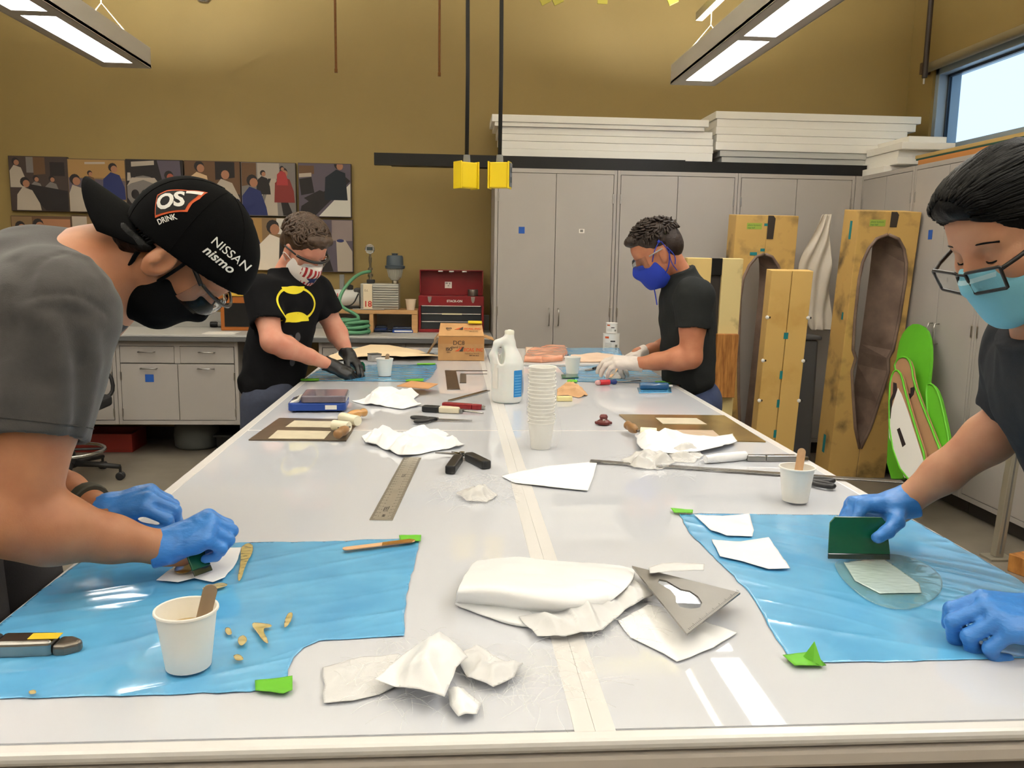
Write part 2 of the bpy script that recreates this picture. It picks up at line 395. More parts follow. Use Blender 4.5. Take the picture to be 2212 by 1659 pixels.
# ------------------------------------------------------------------ counter run
m_top = mat('counter_laminate', (176, 174, 170), .35); m_topd = mat('counter_edge', (92, 92, 92), .5)
ct = thing('countertop', 'long grey laminate countertop under the canvases holding the pumps and red toolbox', 'countertop', (-1.8, 6.42, .87))
MB().box(-4.2, .29, 6.08, BW-.02, .895, .91).build('laminate_top', m_top, ct, bevel=.002)
MB().box(-4.2, .29, 6.082, BW-.02, .862, .8945).build('dark_core', m_topd, ct, bevel=.003)
MB().box(-4.2, .29, BW-.04, BW-.005, .91, 1.03).build('backsplash', mat('splash_grey', (150, 148, 142), .5), ct, bevel=.003)
def base_cabinet(x0, x1, label, tape=False, drawers=True):
    yf, z0, z1 = 6.14, .245, .862
    r = thing('base_cabinet', label, 'cabinet', ((x0+x1)/2, 6.4, z0), 'grey base cabinets under the counter')
    for a, b in ((x0, x0+.02), (x1-.02, x1)): part('side', m_cab, r, a, b, yf+.02, BW-.03, z0, z1)
    part('bottom', m_cab, r, x0, x1, yf+.02, BW-.03, z0, z0+.02); part('back', m_cabd, r, x0+.02, x1-.02, BW-.05, BW-.03, z0+.02, z1, bevel=0)
    part('face_frame', m_cab, r, x0, x1, yf+.02, yf+.024, z0, z1, bevel=0)
    t = .025; xm = (x0+x1)/2; zd = .695
    for a, b, c, d in ((x0, x0+t, z0, z1), (x1-t, x1, z0, z1), (x0+t, x1-t, z1-.04, z1), (x0+t, x1-t, z0, z0+.03), (xm-.02, xm+.02, zd, z1-.04)):
        part('rail', m_cab, r, a, b, yf, yf+.02, c, d, bevel=.001)
    g = .004
    for k, (a, b) in enumerate(((x0+t+g, xm-g/2), (xm+g/2, x1-t-g))):
        dr = part('door', m_cab, r, a, b, yf-.002, yf+.018, z0+.03+g, zd-g, bevel=.0015)
        hx = (a+b)/2; zz = zd-.035
        def pull(zz, par): MB().tube(smoothpoly([(hx-.055, yf, zz), (hx-.055, yf-.032, zz), (hx+.055, yf-.032, zz), (hx+.055, yf, zz)], 1, False), .0045, 8).build('handle', m_hand, par, smooth=True)
        pull(zz, dr)
        for z in (z0+.09, zd-.09): part('hinge', m_hand, dr, (a if k == 0 else b)-.006, (a if k == 0 else b)+.006, yf-.006, yf+.004, z-.03, z+.03)
        if tape and k == 0: part('blue_tape', m_tapeb, dr, hx-.03, hx+.03, yf-.004, yf-.0025, zz-.10, zz-.045, bevel=0)
        a2, b2 = (a, b-.02) if k == 0 else (a+.02, b)
        dw = part('drawer', m_cab, r, a2, b2, yf-.002, yf+.018, zd+g, z1-.04-g, bevel=.0015); hx = (a2+b2)/2; pull(zd+.085, dw)
    return r
base_cabinet(-2.42, -1.56, 'grey base cabinet with two drawers and a blue tape square on its door', True)
base_cabinet(-3.29, -2.424, 'grey base cabinet behind the rolling chair, next to the one with blue tape')
base_cabinet(-.98, -.35, 'grey base cabinet behind the cream paper on the table')
base_cabinet(-.346, .284, 'grey base cabinet below the red toolbox')
# support rail and things stored in the dark below the counter
tag(MB().box(-4.2, -1.56, 6.69, 6.74, .17, .244).box(-4.2, -4.15, 6.69, 6.74, 0, .17).box(-1.64, -1.59, 6.69, 6.74, 0, .17).box(-2.9, -2.85, 6.69, 6.74, 0, .17).build('support_rail', m_blk), 'black steel rail carrying the base cabinets at the wall', 'rail')
m_drum = mat('grey_plastic_drum', (92, 94, 90), .6)
MB().lathe([(0, 0), (.14, 0), (.165, .02), (.17, .1), (.16, .19), (.1, .225), (0, .23)], (-1.98, 6.5, 0)).build('plastic_drum', m_drum, smooth=True)
tag(bpy.data.objects['plastic_drum'], 'squat grey plastic drum stored below the base cabinet', 'drum')
fb = thing('storage_tray', 'flat black tray lying on the floor below the base cabinet', 'tray', (-1.45, 6.5, 0))
part('tray', m_blk, fb, -1.78, -1.1, 6.3, 6.65, 0, .12); part('tray_rim', m_blk, fb, -1.8, -1.08, 6.28, 6.67, .12, .135)
tag(MB().lathe([(0, 0), (.11, 0), (.14, .05), (.145, .06), (.13, .06), (.1, .012), (0, .012)], (-1.35, 6.5, .136)).build('shallow_basin', m_wlab, smooth=True, auto=50), 'shallow white basin on the black tray below the counter', 'basin')

# ------------------------------------------------------------------ black beams and white foam boards on top of the cabinets
def beam(px0, px1, ytop, ybot, y, label, xr=None):
    a = onY(px0, ytop, y); H = 2.1365
    x1 = onY(px1, 360, y).x if xr is None else xr
    h = .085
    r = thing('steel_channel', label, 'beam', ((a.x+x1)/2, y+.04, H), 'black steel channels on the cabinets')
    MB().box(a.x, x1, y, y+.006, H, H+h).build('web', m_blk, r); MB().box(a.x, x1, y+.006, y+.05, H+h-.006, H+h).build('upper_flange', m_blk, r)
    MB().box(a.x, x1, y+.006, y+.05, H, H+.006).build('lower_flange', m_blk, r)
    return a.x, x1
beam(808, 1480, 346, 368, 6.21, 'shorter front black steel channel lying along the cabinet tops')
beam(845, 1873, 333, 370, 6.27, 'long black steel channel behind the shorter one on the cabinet tops')
m_foam = mat('white_foam', (238, 235, 228), .75, bump=.15, bscale=300)
m_foamg = mat('grey_foam', (186, 186, 182), .75)
def boards(rows, y0, y1, zb, lab, group, mm=None):
    z = zb
    for i, (px0, px1, th, yo) in enumerate(rows):
        x0 = onY(px0, 320, y0+yo).x; x1 = onY(px1, 320, y0+yo).x
        o = MB().box(x0, x1, y0+yo, y1+yo, z, z+th-.001).build('foam_board', (mm or {}).get(i, m_foam), bevel=.003)
        tag(o, lab[i], 'foam board', group); z += th
Q = 'white foam board '
boards([(1081, 1540, .062, 0), (1083, 1541, .055, .005), (1080, 1540, .05, .002), (1076, 1538, .05, 0), (1068, 1520, .03, -.02), (1062, 1529, .052, -.03)], 6.33, 6.73, 2.228,
       [Q+'at the bottom of the left stack on the cabinets', Q+'second from the bottom of the left stack', Q+'third from the bottom of the left stack', Q+'fourth from the bottom of the left stack', Q+'thin, just under the top of the left stack', Q+'on top of the left stack, overhanging'], 'foam boards in the left stack')
boards([(1560, 1872, .045, .02), (1556, 1880, .045, .01), (1546, 1898, .06, 0), (1547, 1932, .055, .003), (1545, 1958, .055, .002), (1546, 1975, .058, .006), (1543, 1985, .055, 0)], 6.34, 6.73, 2.228,
       ['grey foam board at the very bottom of the right stack', 'grey foam board second from the bottom of the right stack', Q+'lowest of the white ones in the right stack', Q+'fourth from the bottom of the right stack', Q+'fifth from the bottom of the right stack', Q+'just under the top of the right stack', Q+'on top of the right stack, reaching the window'], 'foam boards in the right stack', {0: m_foamg, 1: m_foamg})
z = 2.1365
for i, (y0, y1, x0, x1, th, lab) in enumerate(((5.95, 6.5, 3.08, 3.40, .052, 'at the bottom'), (5.85, 6.45, 3.12, 3.46, .05, 'second from the bottom'), (5.88, 6.46, 3.14, 3.5, .05, 'in the middle'), (5.82, 6.33, 3.13, 3.52, .05, 'second from the top'), (5.90, 6.4, 3.22, 3.5, .052, 'on top'))):
    tag(MB().box(x0, x1, y0, y1, z, z+th-.001).build('foam_offcut', m_foam, bevel=.004), 'white foam offcut '+lab+' of the corner stack near the window', 'foam board', 'foam offcuts in the corner stack'); z += th
wb = thing('plywood_board', 'long orange-brown plywood boards lying on the right cabinets below the window', 'board', (3.4, 4.6, 2.1365))
m_ply = mat('orange_ply', (196, 132, 70), .5, var=.15, vscale=5, stretch=(1, .1, 1))
part('board', m_ply, wb, 3.2, 3.58, 3.4, 5.72, 2.1365, 2.20); part('felt_layer', mat('green_felt', (40, 74, 62), .9), wb, 3.2, 3.58, 3.4, 5.75, 2.2, 2.212); part('cover_sheet', mat('tan_sheet', (178, 150, 92), .6), wb, 3.2, 3.58, 3.4, 5.76, 2.212, 2.235)
# ================================================================== THE WORK TABLE
X0, X1, YA, YB, SEAMX, SEAMY = -.70, 1.045, .915, 5.35, .176, 2.742
m_panel = mat('glossy_white_panel', (194, 197, 204), .025, spec=.5)
m_rim = mat('white_rim', (214, 212, 210), .22, spec=.5)
m_rims = mat('white_edge_band', (198, 190, 182), .35)
m_tape2 = mat('white_vinyl_tape', (208, 206, 204), .3)
tb = thing('work_table', 'large white layup table with glossy panels, taped seams and a dark base', 'table', ((X0+X1)/2, (YA+YB)/2, 0))
for a, b in ((X0+.028, SEAMX-.0255), (SEAMX+.0255, X1-.028)):
    for c, d in ((YA+.026, SEAMY-.006), (SEAMY+.006, YB-.026)):
        part('top_panel', m_panel, tb, a, b, c, d, TZ-.014, TZ, bevel=0)
for a, b in ((X0+.028, SEAMX-.0255), (SEAMX+.0255, X1-.028)): part('cross_seam_tape', m_tape2, tb, a, b, SEAMY-.006, SEAMY+.006, TZ-.013, TZ-.0002, bevel=0)
part('seam_tape', m_tape2, tb, SEAMX-.0255, SEAMX-.0002, YA+.02, YB-.026, TZ-.012, TZ+.0006, bevel=.0001); part('seam_tape', m_tape2, tb, SEAMX+.0002, SEAMX+.0255, YA+.02, YB-.026, TZ-.012, TZ+.0005, bevel=.0001)
for b in ((X0, X0+.028, YA+.02, YB, TZ-.02, TZ+.0004), (X1-.028, X1, YA+.02, YB, TZ-.02, TZ+.0004), (X0+.028, X1-.028, YB-.026, YB, TZ-.02, TZ+.0004)):
    part('edge_strip', m_rim, tb, *b, bevel=.003)
part('edge_strip', m_rim, tb, X0, X1, YA, YA+.026, TZ-.016, TZ+.0004, bevel=.006)
# lower moulding of the rim, all round
MB().box(X0+.002, X1-.002, YA+.003, YB-.003, TZ-.046, TZ-.021).build('rim_moulding', m_rims, tb, bevel=.006)
MB().box(X0+.01, X1-.01, YA+.012, YB-.01, TZ-.07, TZ-.045).build('core_board', mat('dark_core', (70, 64, 60), .8), tb)
m_base = mat('table_base_grey', (96, 94, 92), .5)
for x in (-.62, .155, .93):
    for y in (1.0, 3.1, 5.2): part('leg', m_rims if (x == .155 and y == 1.0) else m_base, tb, x-.0, x+.075, y-.07, y+.01, 0, TZ-.07)
for y0 in (1.35, 3.6):
    for x0, x1 in ((-.5, .12), (.28, .88)):
        c = MB().box(x0, x1, y0, y0+1.5, .05, .78).build('under_cabinet', m_base, tb, bevel=.004)
        for k in range(3): MB().box(x0+.02, x1-.02, y0-.018, y0-.001, .08+k*.23, .295+k*.23).build('drawer', mat('drawer_grey', (120, 117, 114), .5), c, bevel=.003)
# ================================================================== organic surfaces: smooth unions meshed with surface nets
class Blob:
    """smooth union of tapered capsules and ellipsoids, cut and displaced, turned into one mesh"""
    def __init__(s, res=.005, k=.02): s.res = res; s.k = k; s.ops = []; s.post = []
    def cone(s, a, b, r1, r2=None, k=None, flat=None, cuts=(), sub=False, end=None):
        r2 = r1 if r2 is None else r2
        s.ops.append(('c', np.array(a, float), np.array(b, float), r1, r2, s.k if k is None else k, flat, cuts, sub)); return s
    def chain(s, pts, rs, **kw):
        for i in range(len(pts)-1): s.cone(pts[i], pts[i+1], rs[i], rs[i+1], **kw)
        return s
    def ell(s, c, rad, R=None, k=None, cuts=(), sub=False):
        R = np.array(R if R is not None else Matrix.Identity(3), float)    # columns: local axes in world
        s.ops.append(('e', np.array(c, float), np.array(rad, float), R, None, s.k if k is None else k, None, cuts, sub)); return s
    def mesh(s, lo=None, hi=None):
        los, his = [], []
        for o in s.ops:
            if o[8]: continue
            if o[0] == 'c':
                m = max(o[3], o[4])*(max(1, o[6][1]) if o[6] else 1); los += [np.minimum(o[1], o[2])-m]; his += [np.maximum(o[1], o[2])+m]
            else: m = max(o[2]); los += [o[1]-m]; his += [o[1]+m]
        pad = 3*s.res+.012
        lo = np.min(los, 0)-pad if lo is None else np.array(lo); hi = np.max(his, 0)+pad if hi is None else np.array(hi)
        n = np.ceil((hi-lo)/s.res).astype(int)+1; FAR = .05
        ax = [lo[i]+np.arange(n[i])*s.res for i in range(3)]
        Fd = np.full(n, FAR, np.float32)
        for o in s.ops:
            typ, p1, p2, r1, r2, k, flat, cuts, sub = o
            if typ == 'c':
                m = max(r1, r2)*(max(1, flat[1]) if flat else 1)+.05; blo = np.minimum(p1, p2)-m; bhi = np.maximum(p1, p2)+m
            else: m = max(p2)+.05; blo = p1-m; bhi = p1+m
            i0 = np.maximum(0, np.floor((blo-lo)/s.res).astype(int)); i1 = np.minimum(n, np.ceil((bhi-lo)/s.res).astype(int)+1)
            if np.any(i1 <= i0): continue
            sl = tuple(slice(i0[j], i1[j]) for j in range(3))
            Xg = ax[0][sl[0]][:, None, None].astype(np.float32); Yg = ax[1][sl[1]][None, :, None].astype(np.float32); Zg = ax[2][sl[2]][None, None, :].astype(np.float32)
            if typ == 'c':
                ba = p2-p1; l2 = max(ba.dot(ba), 1e-12); px, py, pz = Xg-p1[0], Yg-p1[1], Zg-p1[2]
                t = np.clip((px*ba[0]+py*ba[1]+pz*ba[2])/l2, 0, 1)
                qx, qy, qz = px-t*ba[0], py-t*ba[1], pz-t*ba[2]
                if flat:
                    nn = np.array(flat[0], float); nn /= np.linalg.norm(nn); w = qx*nn[0]+qy*nn[1]+qz*nn[2]; g = 1/flat[1]-1
                    qx, qy, qz = qx+nn[0]*w*g, qy+nn[1]*w*g, qz+nn[2]*w*g
                d = np.sqrt(qx*qx+qy*qy+qz*qz)-(r1+(r2-r1)*t)
                if flat and flat[1] < 1: d = d*max(.6, flat[1])
            else:
                R = r1; px, py, pz = Xg-p1[0], Yg-p1[1], Zg-p1[2]
                L = [px*R[0, j]+py*R[1, j]+pz*R[2, j] for j in range(3)]
                k0 = np.sqrt(sum((L[j]/p2[j])**2 for j in range(3))); k1 = np.sqrt(sum((L[j]/p2[j]**2)**2 for j in range(3)))+1e-9
                d = k0*(k0-1)/k1
            for (cp, cn) in cuts:
                cn = V(cn).normalized(); d = np.maximum(d, (Xg-cp[0])*cn[0]+(Yg-cp[1])*cn[1]+(Zg-cp[2])*cn[2])
            B = Fd[sl]
            if sub: 
                h = np.clip(.5-.5*(B+d)/max(k, 1e-4), 0, 1); Fd[sl] = B*(1-h)-d*h+k*h*(1-h)
            else:
                h = np.clip(.5+.5*(d-B)/max(k, 1e-4), 0, 1); Fd[sl] = d*(1-h)+B*h-k*h*(1-h)
        if s.post:
            Pg = (ax[0][:, None, None].astype(np.float32), ax[1][None, :, None].astype(np.float32), ax[2][None, None, :].astype(np.float32))
            for f in s.post: Fd = f(Pg, Fd)
        return nets(Fd, lo, s.res)
def nets(Fd, lo, res):
    ins = Fd < 0; n = np.array(Fd.shape)
    c = np.zeros(n-1, np.int8)
    for dx in (0, 1):
        for dy in (0, 1):
            for dz in (0, 1): c += ins[dx:n[0]-1+dx, dy:n[1]-1+dy, dz:n[2]-1+dz]
    act = np.argwhere((c > 0) & (c < 8)); idx = -np.ones(n-1, np.int64); idx[tuple(act.T)] = np.arange(len(act))
    acc = np.zeros((len(act), 3)); cnt = np.zeros(len(act))
    cor = [(x, y, z) for x in (0, 1) for y in (0, 1) for z in (0, 1)]
    for a in cor:
        for axn in range(3):
            if a[axn]: continue
            b = list(a); b[axn] = 1
            va = Fd[tuple((act+a).T)]; vb = Fd[tuple((act+b).T)]; m = (va < 0) != (vb < 0)
            t = np.where(m, va/np.where(m, va-vb, 1), 0)
            p = np.array(a, float)[None, :].repeat(len(act), 0); p[:, axn] += t
            acc[m] += p[m]; cnt[m] += 1
    verts = (act+acc/cnt[:, None])*res+lo
    faces = []
    for axn in range(3):
        sl0 = [slice(None)]*3; sl1 = [slice(None)]*3; sl0[axn] = slice(0, -1); sl1[axn] = slice(1, None)
        ch = ins[tuple(sl0)] != ins[tuple(sl1)]; e = np.argwhere(ch)
        o1, o2 = [(1, 2), (2, 0), (0, 1)][axn]
        ok = (e[:, o1] > 0) & (e[:, o2] > 0) & (e[:, o1] < n[o1]-1) & (e[:, o2] < n[o2]-1); e = e[ok]
        def cell(d1, d2):
            q = e.copy(); q[:, o1] -= d1; q[:, o2] -= d2; return idx[tuple(q.T)]
        q = np.stack([cell(1, 1), cell(0, 1), cell(0, 0), cell(1, 0)], 1)
        flip = ~ins[tuple(e.T)]; q[flip] = q[flip][:, ::-1]; faces.append(q)
    faces = np.concatenate(faces); faces = faces[(faces >= 0).all(1)]
    # two light smoothing passes
    ed = np.concatenate([faces[:, [0, 1]], faces[:, [1, 2]], faces[:, [2, 3]], faces[:, [3, 0]]])
    for _ in range(2):
        sm = np.zeros_like(verts); ct = np.zeros(len(verts)); np.add.at(sm, ed[:, 0], verts[ed[:, 1]]); np.add.at(ct, ed[:, 0], 1)
        np.add.at(sm, ed[:, 1], verts[ed[:, 0]]); np.add.at(ct, ed[:, 1], 1)
        verts = verts*.5+.5*sm/np.maximum(ct, 1)[:, None]
    return verts, faces
LASTV = {}
def blob(name, B, m, parent=None, base=None, **k):
    v, f = B.mesh()
    if parent is not None: org = ORG[parent.name]
    else: org = V(base)
    me = bpy.data.meshes.new(name); vv = (v-np.array(org)).astype(np.float32)
    me.vertices.add(len(vv)); me.vertices.foreach_set('co', vv.ravel())
    me.loops.add(4*len(f)); me.loops.foreach_set('vertex_index', f.astype(np.int32).ravel())
    me.polygons.add(len(f)); me.polygons.foreach_set('loop_start', np.arange(0, 4*len(f), 4, dtype=np.int32))
    me.polygons.foreach_set('use_smooth', np.ones(len(f), bool)); me.materials.append(m); me.update(calc_edges=True); me.validate()
    o = bpy.data.objects.new(name, me); COL.objects.link(o)
    if parent is not None: o.parent = parent
    else: o.location = org
    ORG[o.name] = org; LASTV[o.name] = (v, f)
    return o
def bvh_of(o):
    v, f = LASTV[o.name]; return BVHTree.FromPolygons([tuple(x) for x in v], [tuple(x) for x in f])
def wrinkle(amp, sc, seed=0, ani=None):
    """soft cloth creases: warped sine ridges"""
    rg = np.random.RandomState(seed); ks = rg.normal(size=(5, 3))*sc; ph = rg.rand(5)*6.28; kw = rg.normal(size=(3, 3))*sc*.45; pw = rg.rand(3)*6.28
    if ani is not None: ks *= np.array(ani); kw *= np.array(ani)
    def f(P, Fd):
        w = sum(np.sin(P[0]*k[0]+P[1]*k[1]+P[2]*k[2]+p) for k, p in zip(kw, pw))
        d = sum(np.sin(P[0]*k[0]+P[1]*k[1]+P[2]*k[2]+p+1.4*w) for k, p in zip(ks, ph))/5
        return Fd+(amp*d).astype(np.float32)
    return f
def folds(segs):
    """ridges (amp > 0) and creases (amp < 0) along segments: (a, b, width, amp)"""
    def f(P, Fd):
        for a, b, w, am in segs:
            a = np.array(a, float); ba = np.array(b, float)-a; l2 = ba.dot(ba)
            px, py, pz = P[0]-a[0], P[1]-a[1], P[2]-a[2]; t = np.clip((px*ba[0]+py*ba[1]+pz*ba[2])/l2, 0, 1)
            q2 = (px-t*ba[0])**2+(py-t*ba[1])**2+(pz-t*ba[2])**2
            Fd = Fd-(am*np.exp(-q2/(w*w))).astype(np.float32)
        return Fd
    return f
def cutplane(p, n):
    n = V(n).normalized()
    return lambda P, Fd: np.maximum(Fd, ((P[0]-p[0])*n[0]+(P[1]-p[1])*n[1]+(P[2]-p[2])*n[2]).astype(np.float32))
# ------------------------------------------------------------------ heads and hands
class Head:
    def __init__(s, c, f, u, scale=1):
        s.c = V(c); s.f = V(f).normalized(); u = V(u); s.u = (u-s.f*u.dot(s.f)).normalized(); s.s = s.f.cross(s.u); s.k = scale   # s: the person's right
        s.R = Matrix((s.f, s.s, s.u)).transposed()
    def p(s, f, u, sd=0): return s.c+(s.f*f+s.u*u+s.s*sd)*s.k
    def skin(s, B):
        k = s.k; E = lambda f, u, sd, rf, rs, ru, kk=.015, **q: B.ell(s.p(f, u, sd), (rf*k, rs*k, ru*k), s.R, kk, **q)
        E(-.012, .045, 0, .098, .077, .088); E(.02, -.02, 0, .078, .066, .09, .03); E(.035, .05, 0, .062, .062, .06, .02)
        for q in (-1, 1): B.cone(s.p(-.005, -.055, q*.052), s.p(.066, -.1, q*.014), .02*k, .018*k, .03)
        E(.07, -.1, 0, .02, .022, .017, .02)
        E(.072, .024, 0, .018, .05, .012, .015)
        for q in (-1, 1):
            E(.062, -.018, q*.042, .022, .02, .02, .02); E(.095, .004, q*.031, .015, .016, .011, .012, sub=True); E(.074, .003, q*.031, .0125, .0125, .0125, .004)
            E(-.006, -.004, q*.079, .019, .008, .032, .006); E(.0, -.026, q*.076, .011, .008, .013, .006); E(.004, .002, q*.089, .008, .006, .017, .006, sub=True)
        B.cone(s.p(.086, .012), s.p(.110, -.030), .0075*k, .0115*k, .012)
        for q in (-1, 1): E(.1, -.034, q*.011, .011, .0085, .008, .008)
        B.cone(s.p(.088, -.062, -.016), s.p(.088, -.062, .016), .0085*k, None, .01); B.cone(s.p(.085, -.073, -.013), s.p(.085, -.073, .013), .0085*k, None, .01)
        return B
    def mask(s, top=.0, back=.015, fat=.0, res=.004, bottom=-.135, pleats=0):
        B = Blob(res, .02); k = s.k; g = fat
        B.ell(s.p(.03, -.05), ((.075+g)*k, (.069+g)*k, (.078+g)*k), s.R); B.ell(s.p(.07, -.035), ((.045+g)*k, (.04+g)*k, (.055+g)*k), s.R, .03)
        B.cone(s.p(.095, .0), s.p(.112, -.035), (.012+g)*k, (.018+g)*k, .02); B.ell(s.p(.066, -.1), ((.03+g)*k, (.034+g)*k, (.03+g)*k), s.R, .03)
        B.post.append(cutplane(s.p(.105, top), s.u*1+s.f*-.12)); B.post.append(cutplane(s.p(back, -.05), s.f*-1+s.u*.35)); B.post.append(cutplane(s.p(.04, bottom), s.u*-1+s.f*.25))
        if pleats:
            for j in range(3):
                u = -.035-.022*j; B.post.append(folds([(s.p(.06+.06, u, -.05), s.p(.06+.06, u, .05), .006, -.002), (s.p(.07, u, .066), s.p(.11, u, .03), .006, -.0025), (s.p(.07, u, -.066), s.p(.11, u, -.03), .006, -.0025)]))
        return B
def hand_blob(w, d, n, curls, thumb=(.5, .3, .4), side=1, sc=1.0, res=.003, spread=.06, cuff=None, cuffr=.034, fat=1.0):
    """hand from wrist w towards the knuckles d, back of the hand n; side = +1 thumb on d x n side. curls per finger (3 angles)"""
    d = V(d).normalized(); n = V(n); n = (n-d*n.dot(d)).normalized(); x = d.cross(n)*side
    B = Blob(res, .008); P = lambda a, b, c: w+(x*a+d*b+n*c)*sc
    kn = [(.031, .088, .0), (.010, .094, .004), (-.012, .089, .002), (-.031, .079, -.003)]
    for (a, b, c) in kn: B.cone(P(a*.55, .008, 0), P(a, b, c), .017*sc*fat, .0125*sc*fat, .014)
    B.cone(P(.012, .03, -.006), P(-.018, .06, -.006), .02*sc*fat, .017*sc*fat, .015)
    Ls = [(.044, .026, .021), (.049, .030, .022), (.045, .028, .021), (.036, .021, .019)]
    for i, (a, b, c) in enumerate(kn):
        p = P(a, b, c); ang = 0; sp = spread*(1.5-i)*.7; r = (.0105 if i < 3 else .0092)*sc*fat
        for j in range(3):
            ang += curls[i][j] if isinstance(curls[i], (tuple, list)) else curls[i]
            dv = (d*math.cos(ang)-n*math.sin(ang))+x*sp*math.cos(ang); dv.normalize()
            q = p+dv*Ls[i][j]*sc; B.cone(p, q, r, r*.93, .0045); p = q; r *= .93
    # thumb: leaves the side of the palm near its base
    out, fwd, dn = thumb
    p = P(.020, .022, -.006); dv = (x*out+d*fwd-n*dn).normalized(); q = p+dv*.042*sc; B.cone(p, q, .0175*sc*fat, .0125*sc*fat, .012)
    dv2 = (dv*.75+d*.45-n*.12-x*.15).normalized(); r_ = q+dv2*.032*sc; B.cone(q, r_, .0125*sc*fat, .011*sc*fat, .006)
    dv3 = (dv2*.85+d*.3-x*.15).normalized(); B.cone(r_, r_+dv3*.024*sc, .011*sc*fat, .0095*sc*fat, .006)
    if cuff is not None:
        cd = V(cuff)-w; B.cone(w+d*.012*sc, V(cuff), .027*sc*fat, cuffr, .012, cuts=[(V(cuff), cd)])
    return B
m_skinA = mat('skin_tan', (176, 122, 88), .5, var=.12, vscale=18, col2=(160, 104, 74), bump=.06, bscale=350, sss=.15)
m_skinB = mat('skin_fair', (208, 152, 128), .5, var=.12, vscale=18, col2=(196, 128, 106), bump=.06, bscale=350, sss=.15)
m_skinC = mat('skin_ruddy', (184, 124, 92), .5, var=.12, vscale=18, col2=(168, 104, 76), bump=.06, bscale=350, sss=.15)
m_skinD = mat('skin_light_tan', (188, 140, 110), .5, var=.12, vscale=18, col2=(174, 120, 92), bump=.06, bscale=350, sss=.15)
m_nitr = mat('blue_nitrile', (62, 128, 206), .38, var=.1, vscale=25, bump=.25, bscale=120, stretch=(1, 1, 2.5))
m_hair_k = mat('black_hair', (7, 6, 6), .5, spec=.18, var=.3, vscale=60, bump=.3, bscale=240)
m_hair_b = mat('brown_hair', (74, 54, 38), .5, var=.35, vscale=60, bump=.4, bscale=200)
m_hair_d = mat('dark_brown_hair', (50, 36, 28), .5, var=.35, vscale=60, bump=.4, bscale=240)
m_jean = mat('denim', (52, 58, 72), .85, var=.25, vscale=40, bump=.15, bscale=300); m_shoe = mat('dark_shoe', (36, 34, 34), .6)
m_sole = mat('shoe_sole', (120, 116, 110), .7)
def legs(parent, pel, hips, knees, ankles, m, r=(.105, .07, .05), fwd=(1, 0, 0), res=.008):
    B = Blob(res, .04); B.ell(pel, (.118, .155, .11), None, .04)
    for h, k, a in zip(hips, knees, ankles): B.chain([h, k, (a[0], a[1], .07)], [r[0], r[1]+.01, r[2]+.018], k=.03)
    B.post.append(wrinkle(.006, 28, 3)); t = blob('trousers', B, m, parent)
    f = V(fwd)
    for a in ankles:
        s = Blob(.006, .03); p = V((a[0], a[1], .05)); s.cone(p-f*.05+V((0, 0, -.008)), p+f*.14+V((0, 0, -.016)), .042, .036).cone(p, p+V((0, 0, .05)), .045, .04)
        s.post.append(cutplane((0, 0, .002), (0, 0, -1))); blob('shoe', s, m_shoe, parent)
    return t
def decal(vs2, fs2, F, bvh, m, name, parent, off=.0012, sub=0, depth=.2):
    """lays a flat drawing onto a curved surface"""
    bm = bmesh.new(); bv = [bm.verts.new((v[0], v[1], 0)) for v in vs2]
    for f in fs2:
        try: bm.faces.new([bv[i] for i in f])
        except ValueError: pass
    bmesh.ops.triangulate(bm, faces=bm.faces[:])
    for _ in range(sub):
        L = max(e.calc_length() for e in bm.edges)*.6; bmesh.ops.subdivide_edges(bm, edges=[e for e in bm.edges if e.calc_length() > L], cuts=1); bmesh.ops.triangulate(bm, faces=[f for f in bm.faces if len(f.verts) > 3])
    n = (F.to_3x3() @ V((0, 0, 1))).normalized(); out = []
    for v in bm.verts:
        p = F @ v.co; hit = bvh.ray_cast(p+n*depth, -n, depth*1.6)
        out.append((hit[0]+n*off) if hit[0] is not None else None)
    bm.verts.index_update(); fs = [tuple(v.index for v in f.verts) for f in bm.faces]; bm.free()
    fs = [f for f in fs if all(out[i] is not None for i in f)]; keep = sorted({i for f in fs for i in f}); mp = {i: k for k, i in enumerate(keep)}
    out = [out[i] for i in keep]; fs = [tuple(mp[i] for i in f) for f in fs]
    if not fs: return None
    return link(name, out, fs, m, parent, smooth=True)
def decal_text(txt, size, F, bvh, m, parent, name='lettering', sub=2, off=.0012, **k):
    vs, fs = text_mesh(txt, size, **k); return decal(vs, fs, F, bvh, m, name, parent, sub=sub, off=off)
def poly2(*polys):
    vs, fs = [], []
    for p in polys: b = len(vs); vs += list(p); fs.append(tuple(range(b, b+len(p))))
    return vs, fs
def ring2(cx, cy, rx, ry, w, n=40):
    vs, fs = [], []
    for i in range(n):
        a = 2*math.pi*i/n; vs += [(cx+rx*math.cos(a), cy+ry*math.sin(a)), (cx+(rx-w)*math.cos(a), cy+(ry-w)*math.sin(a))]
    for i in range(n): j = (i+1) % n; fs.append((2*i, 2*j, 2*j+1, 2*i+1))
    return vs, fs
def locks(mb, H, n, gen, r=.004, seed=1):
    rg = random.Random(seed)
    for i in range(n):
        pts = gen(rg, i)
        if pts: mb.tube(pts, [r*(.5+.6*math.sin(math.pi*(j+.6)/(len(pts)+.2))) for j in range(len(pts))], 5)
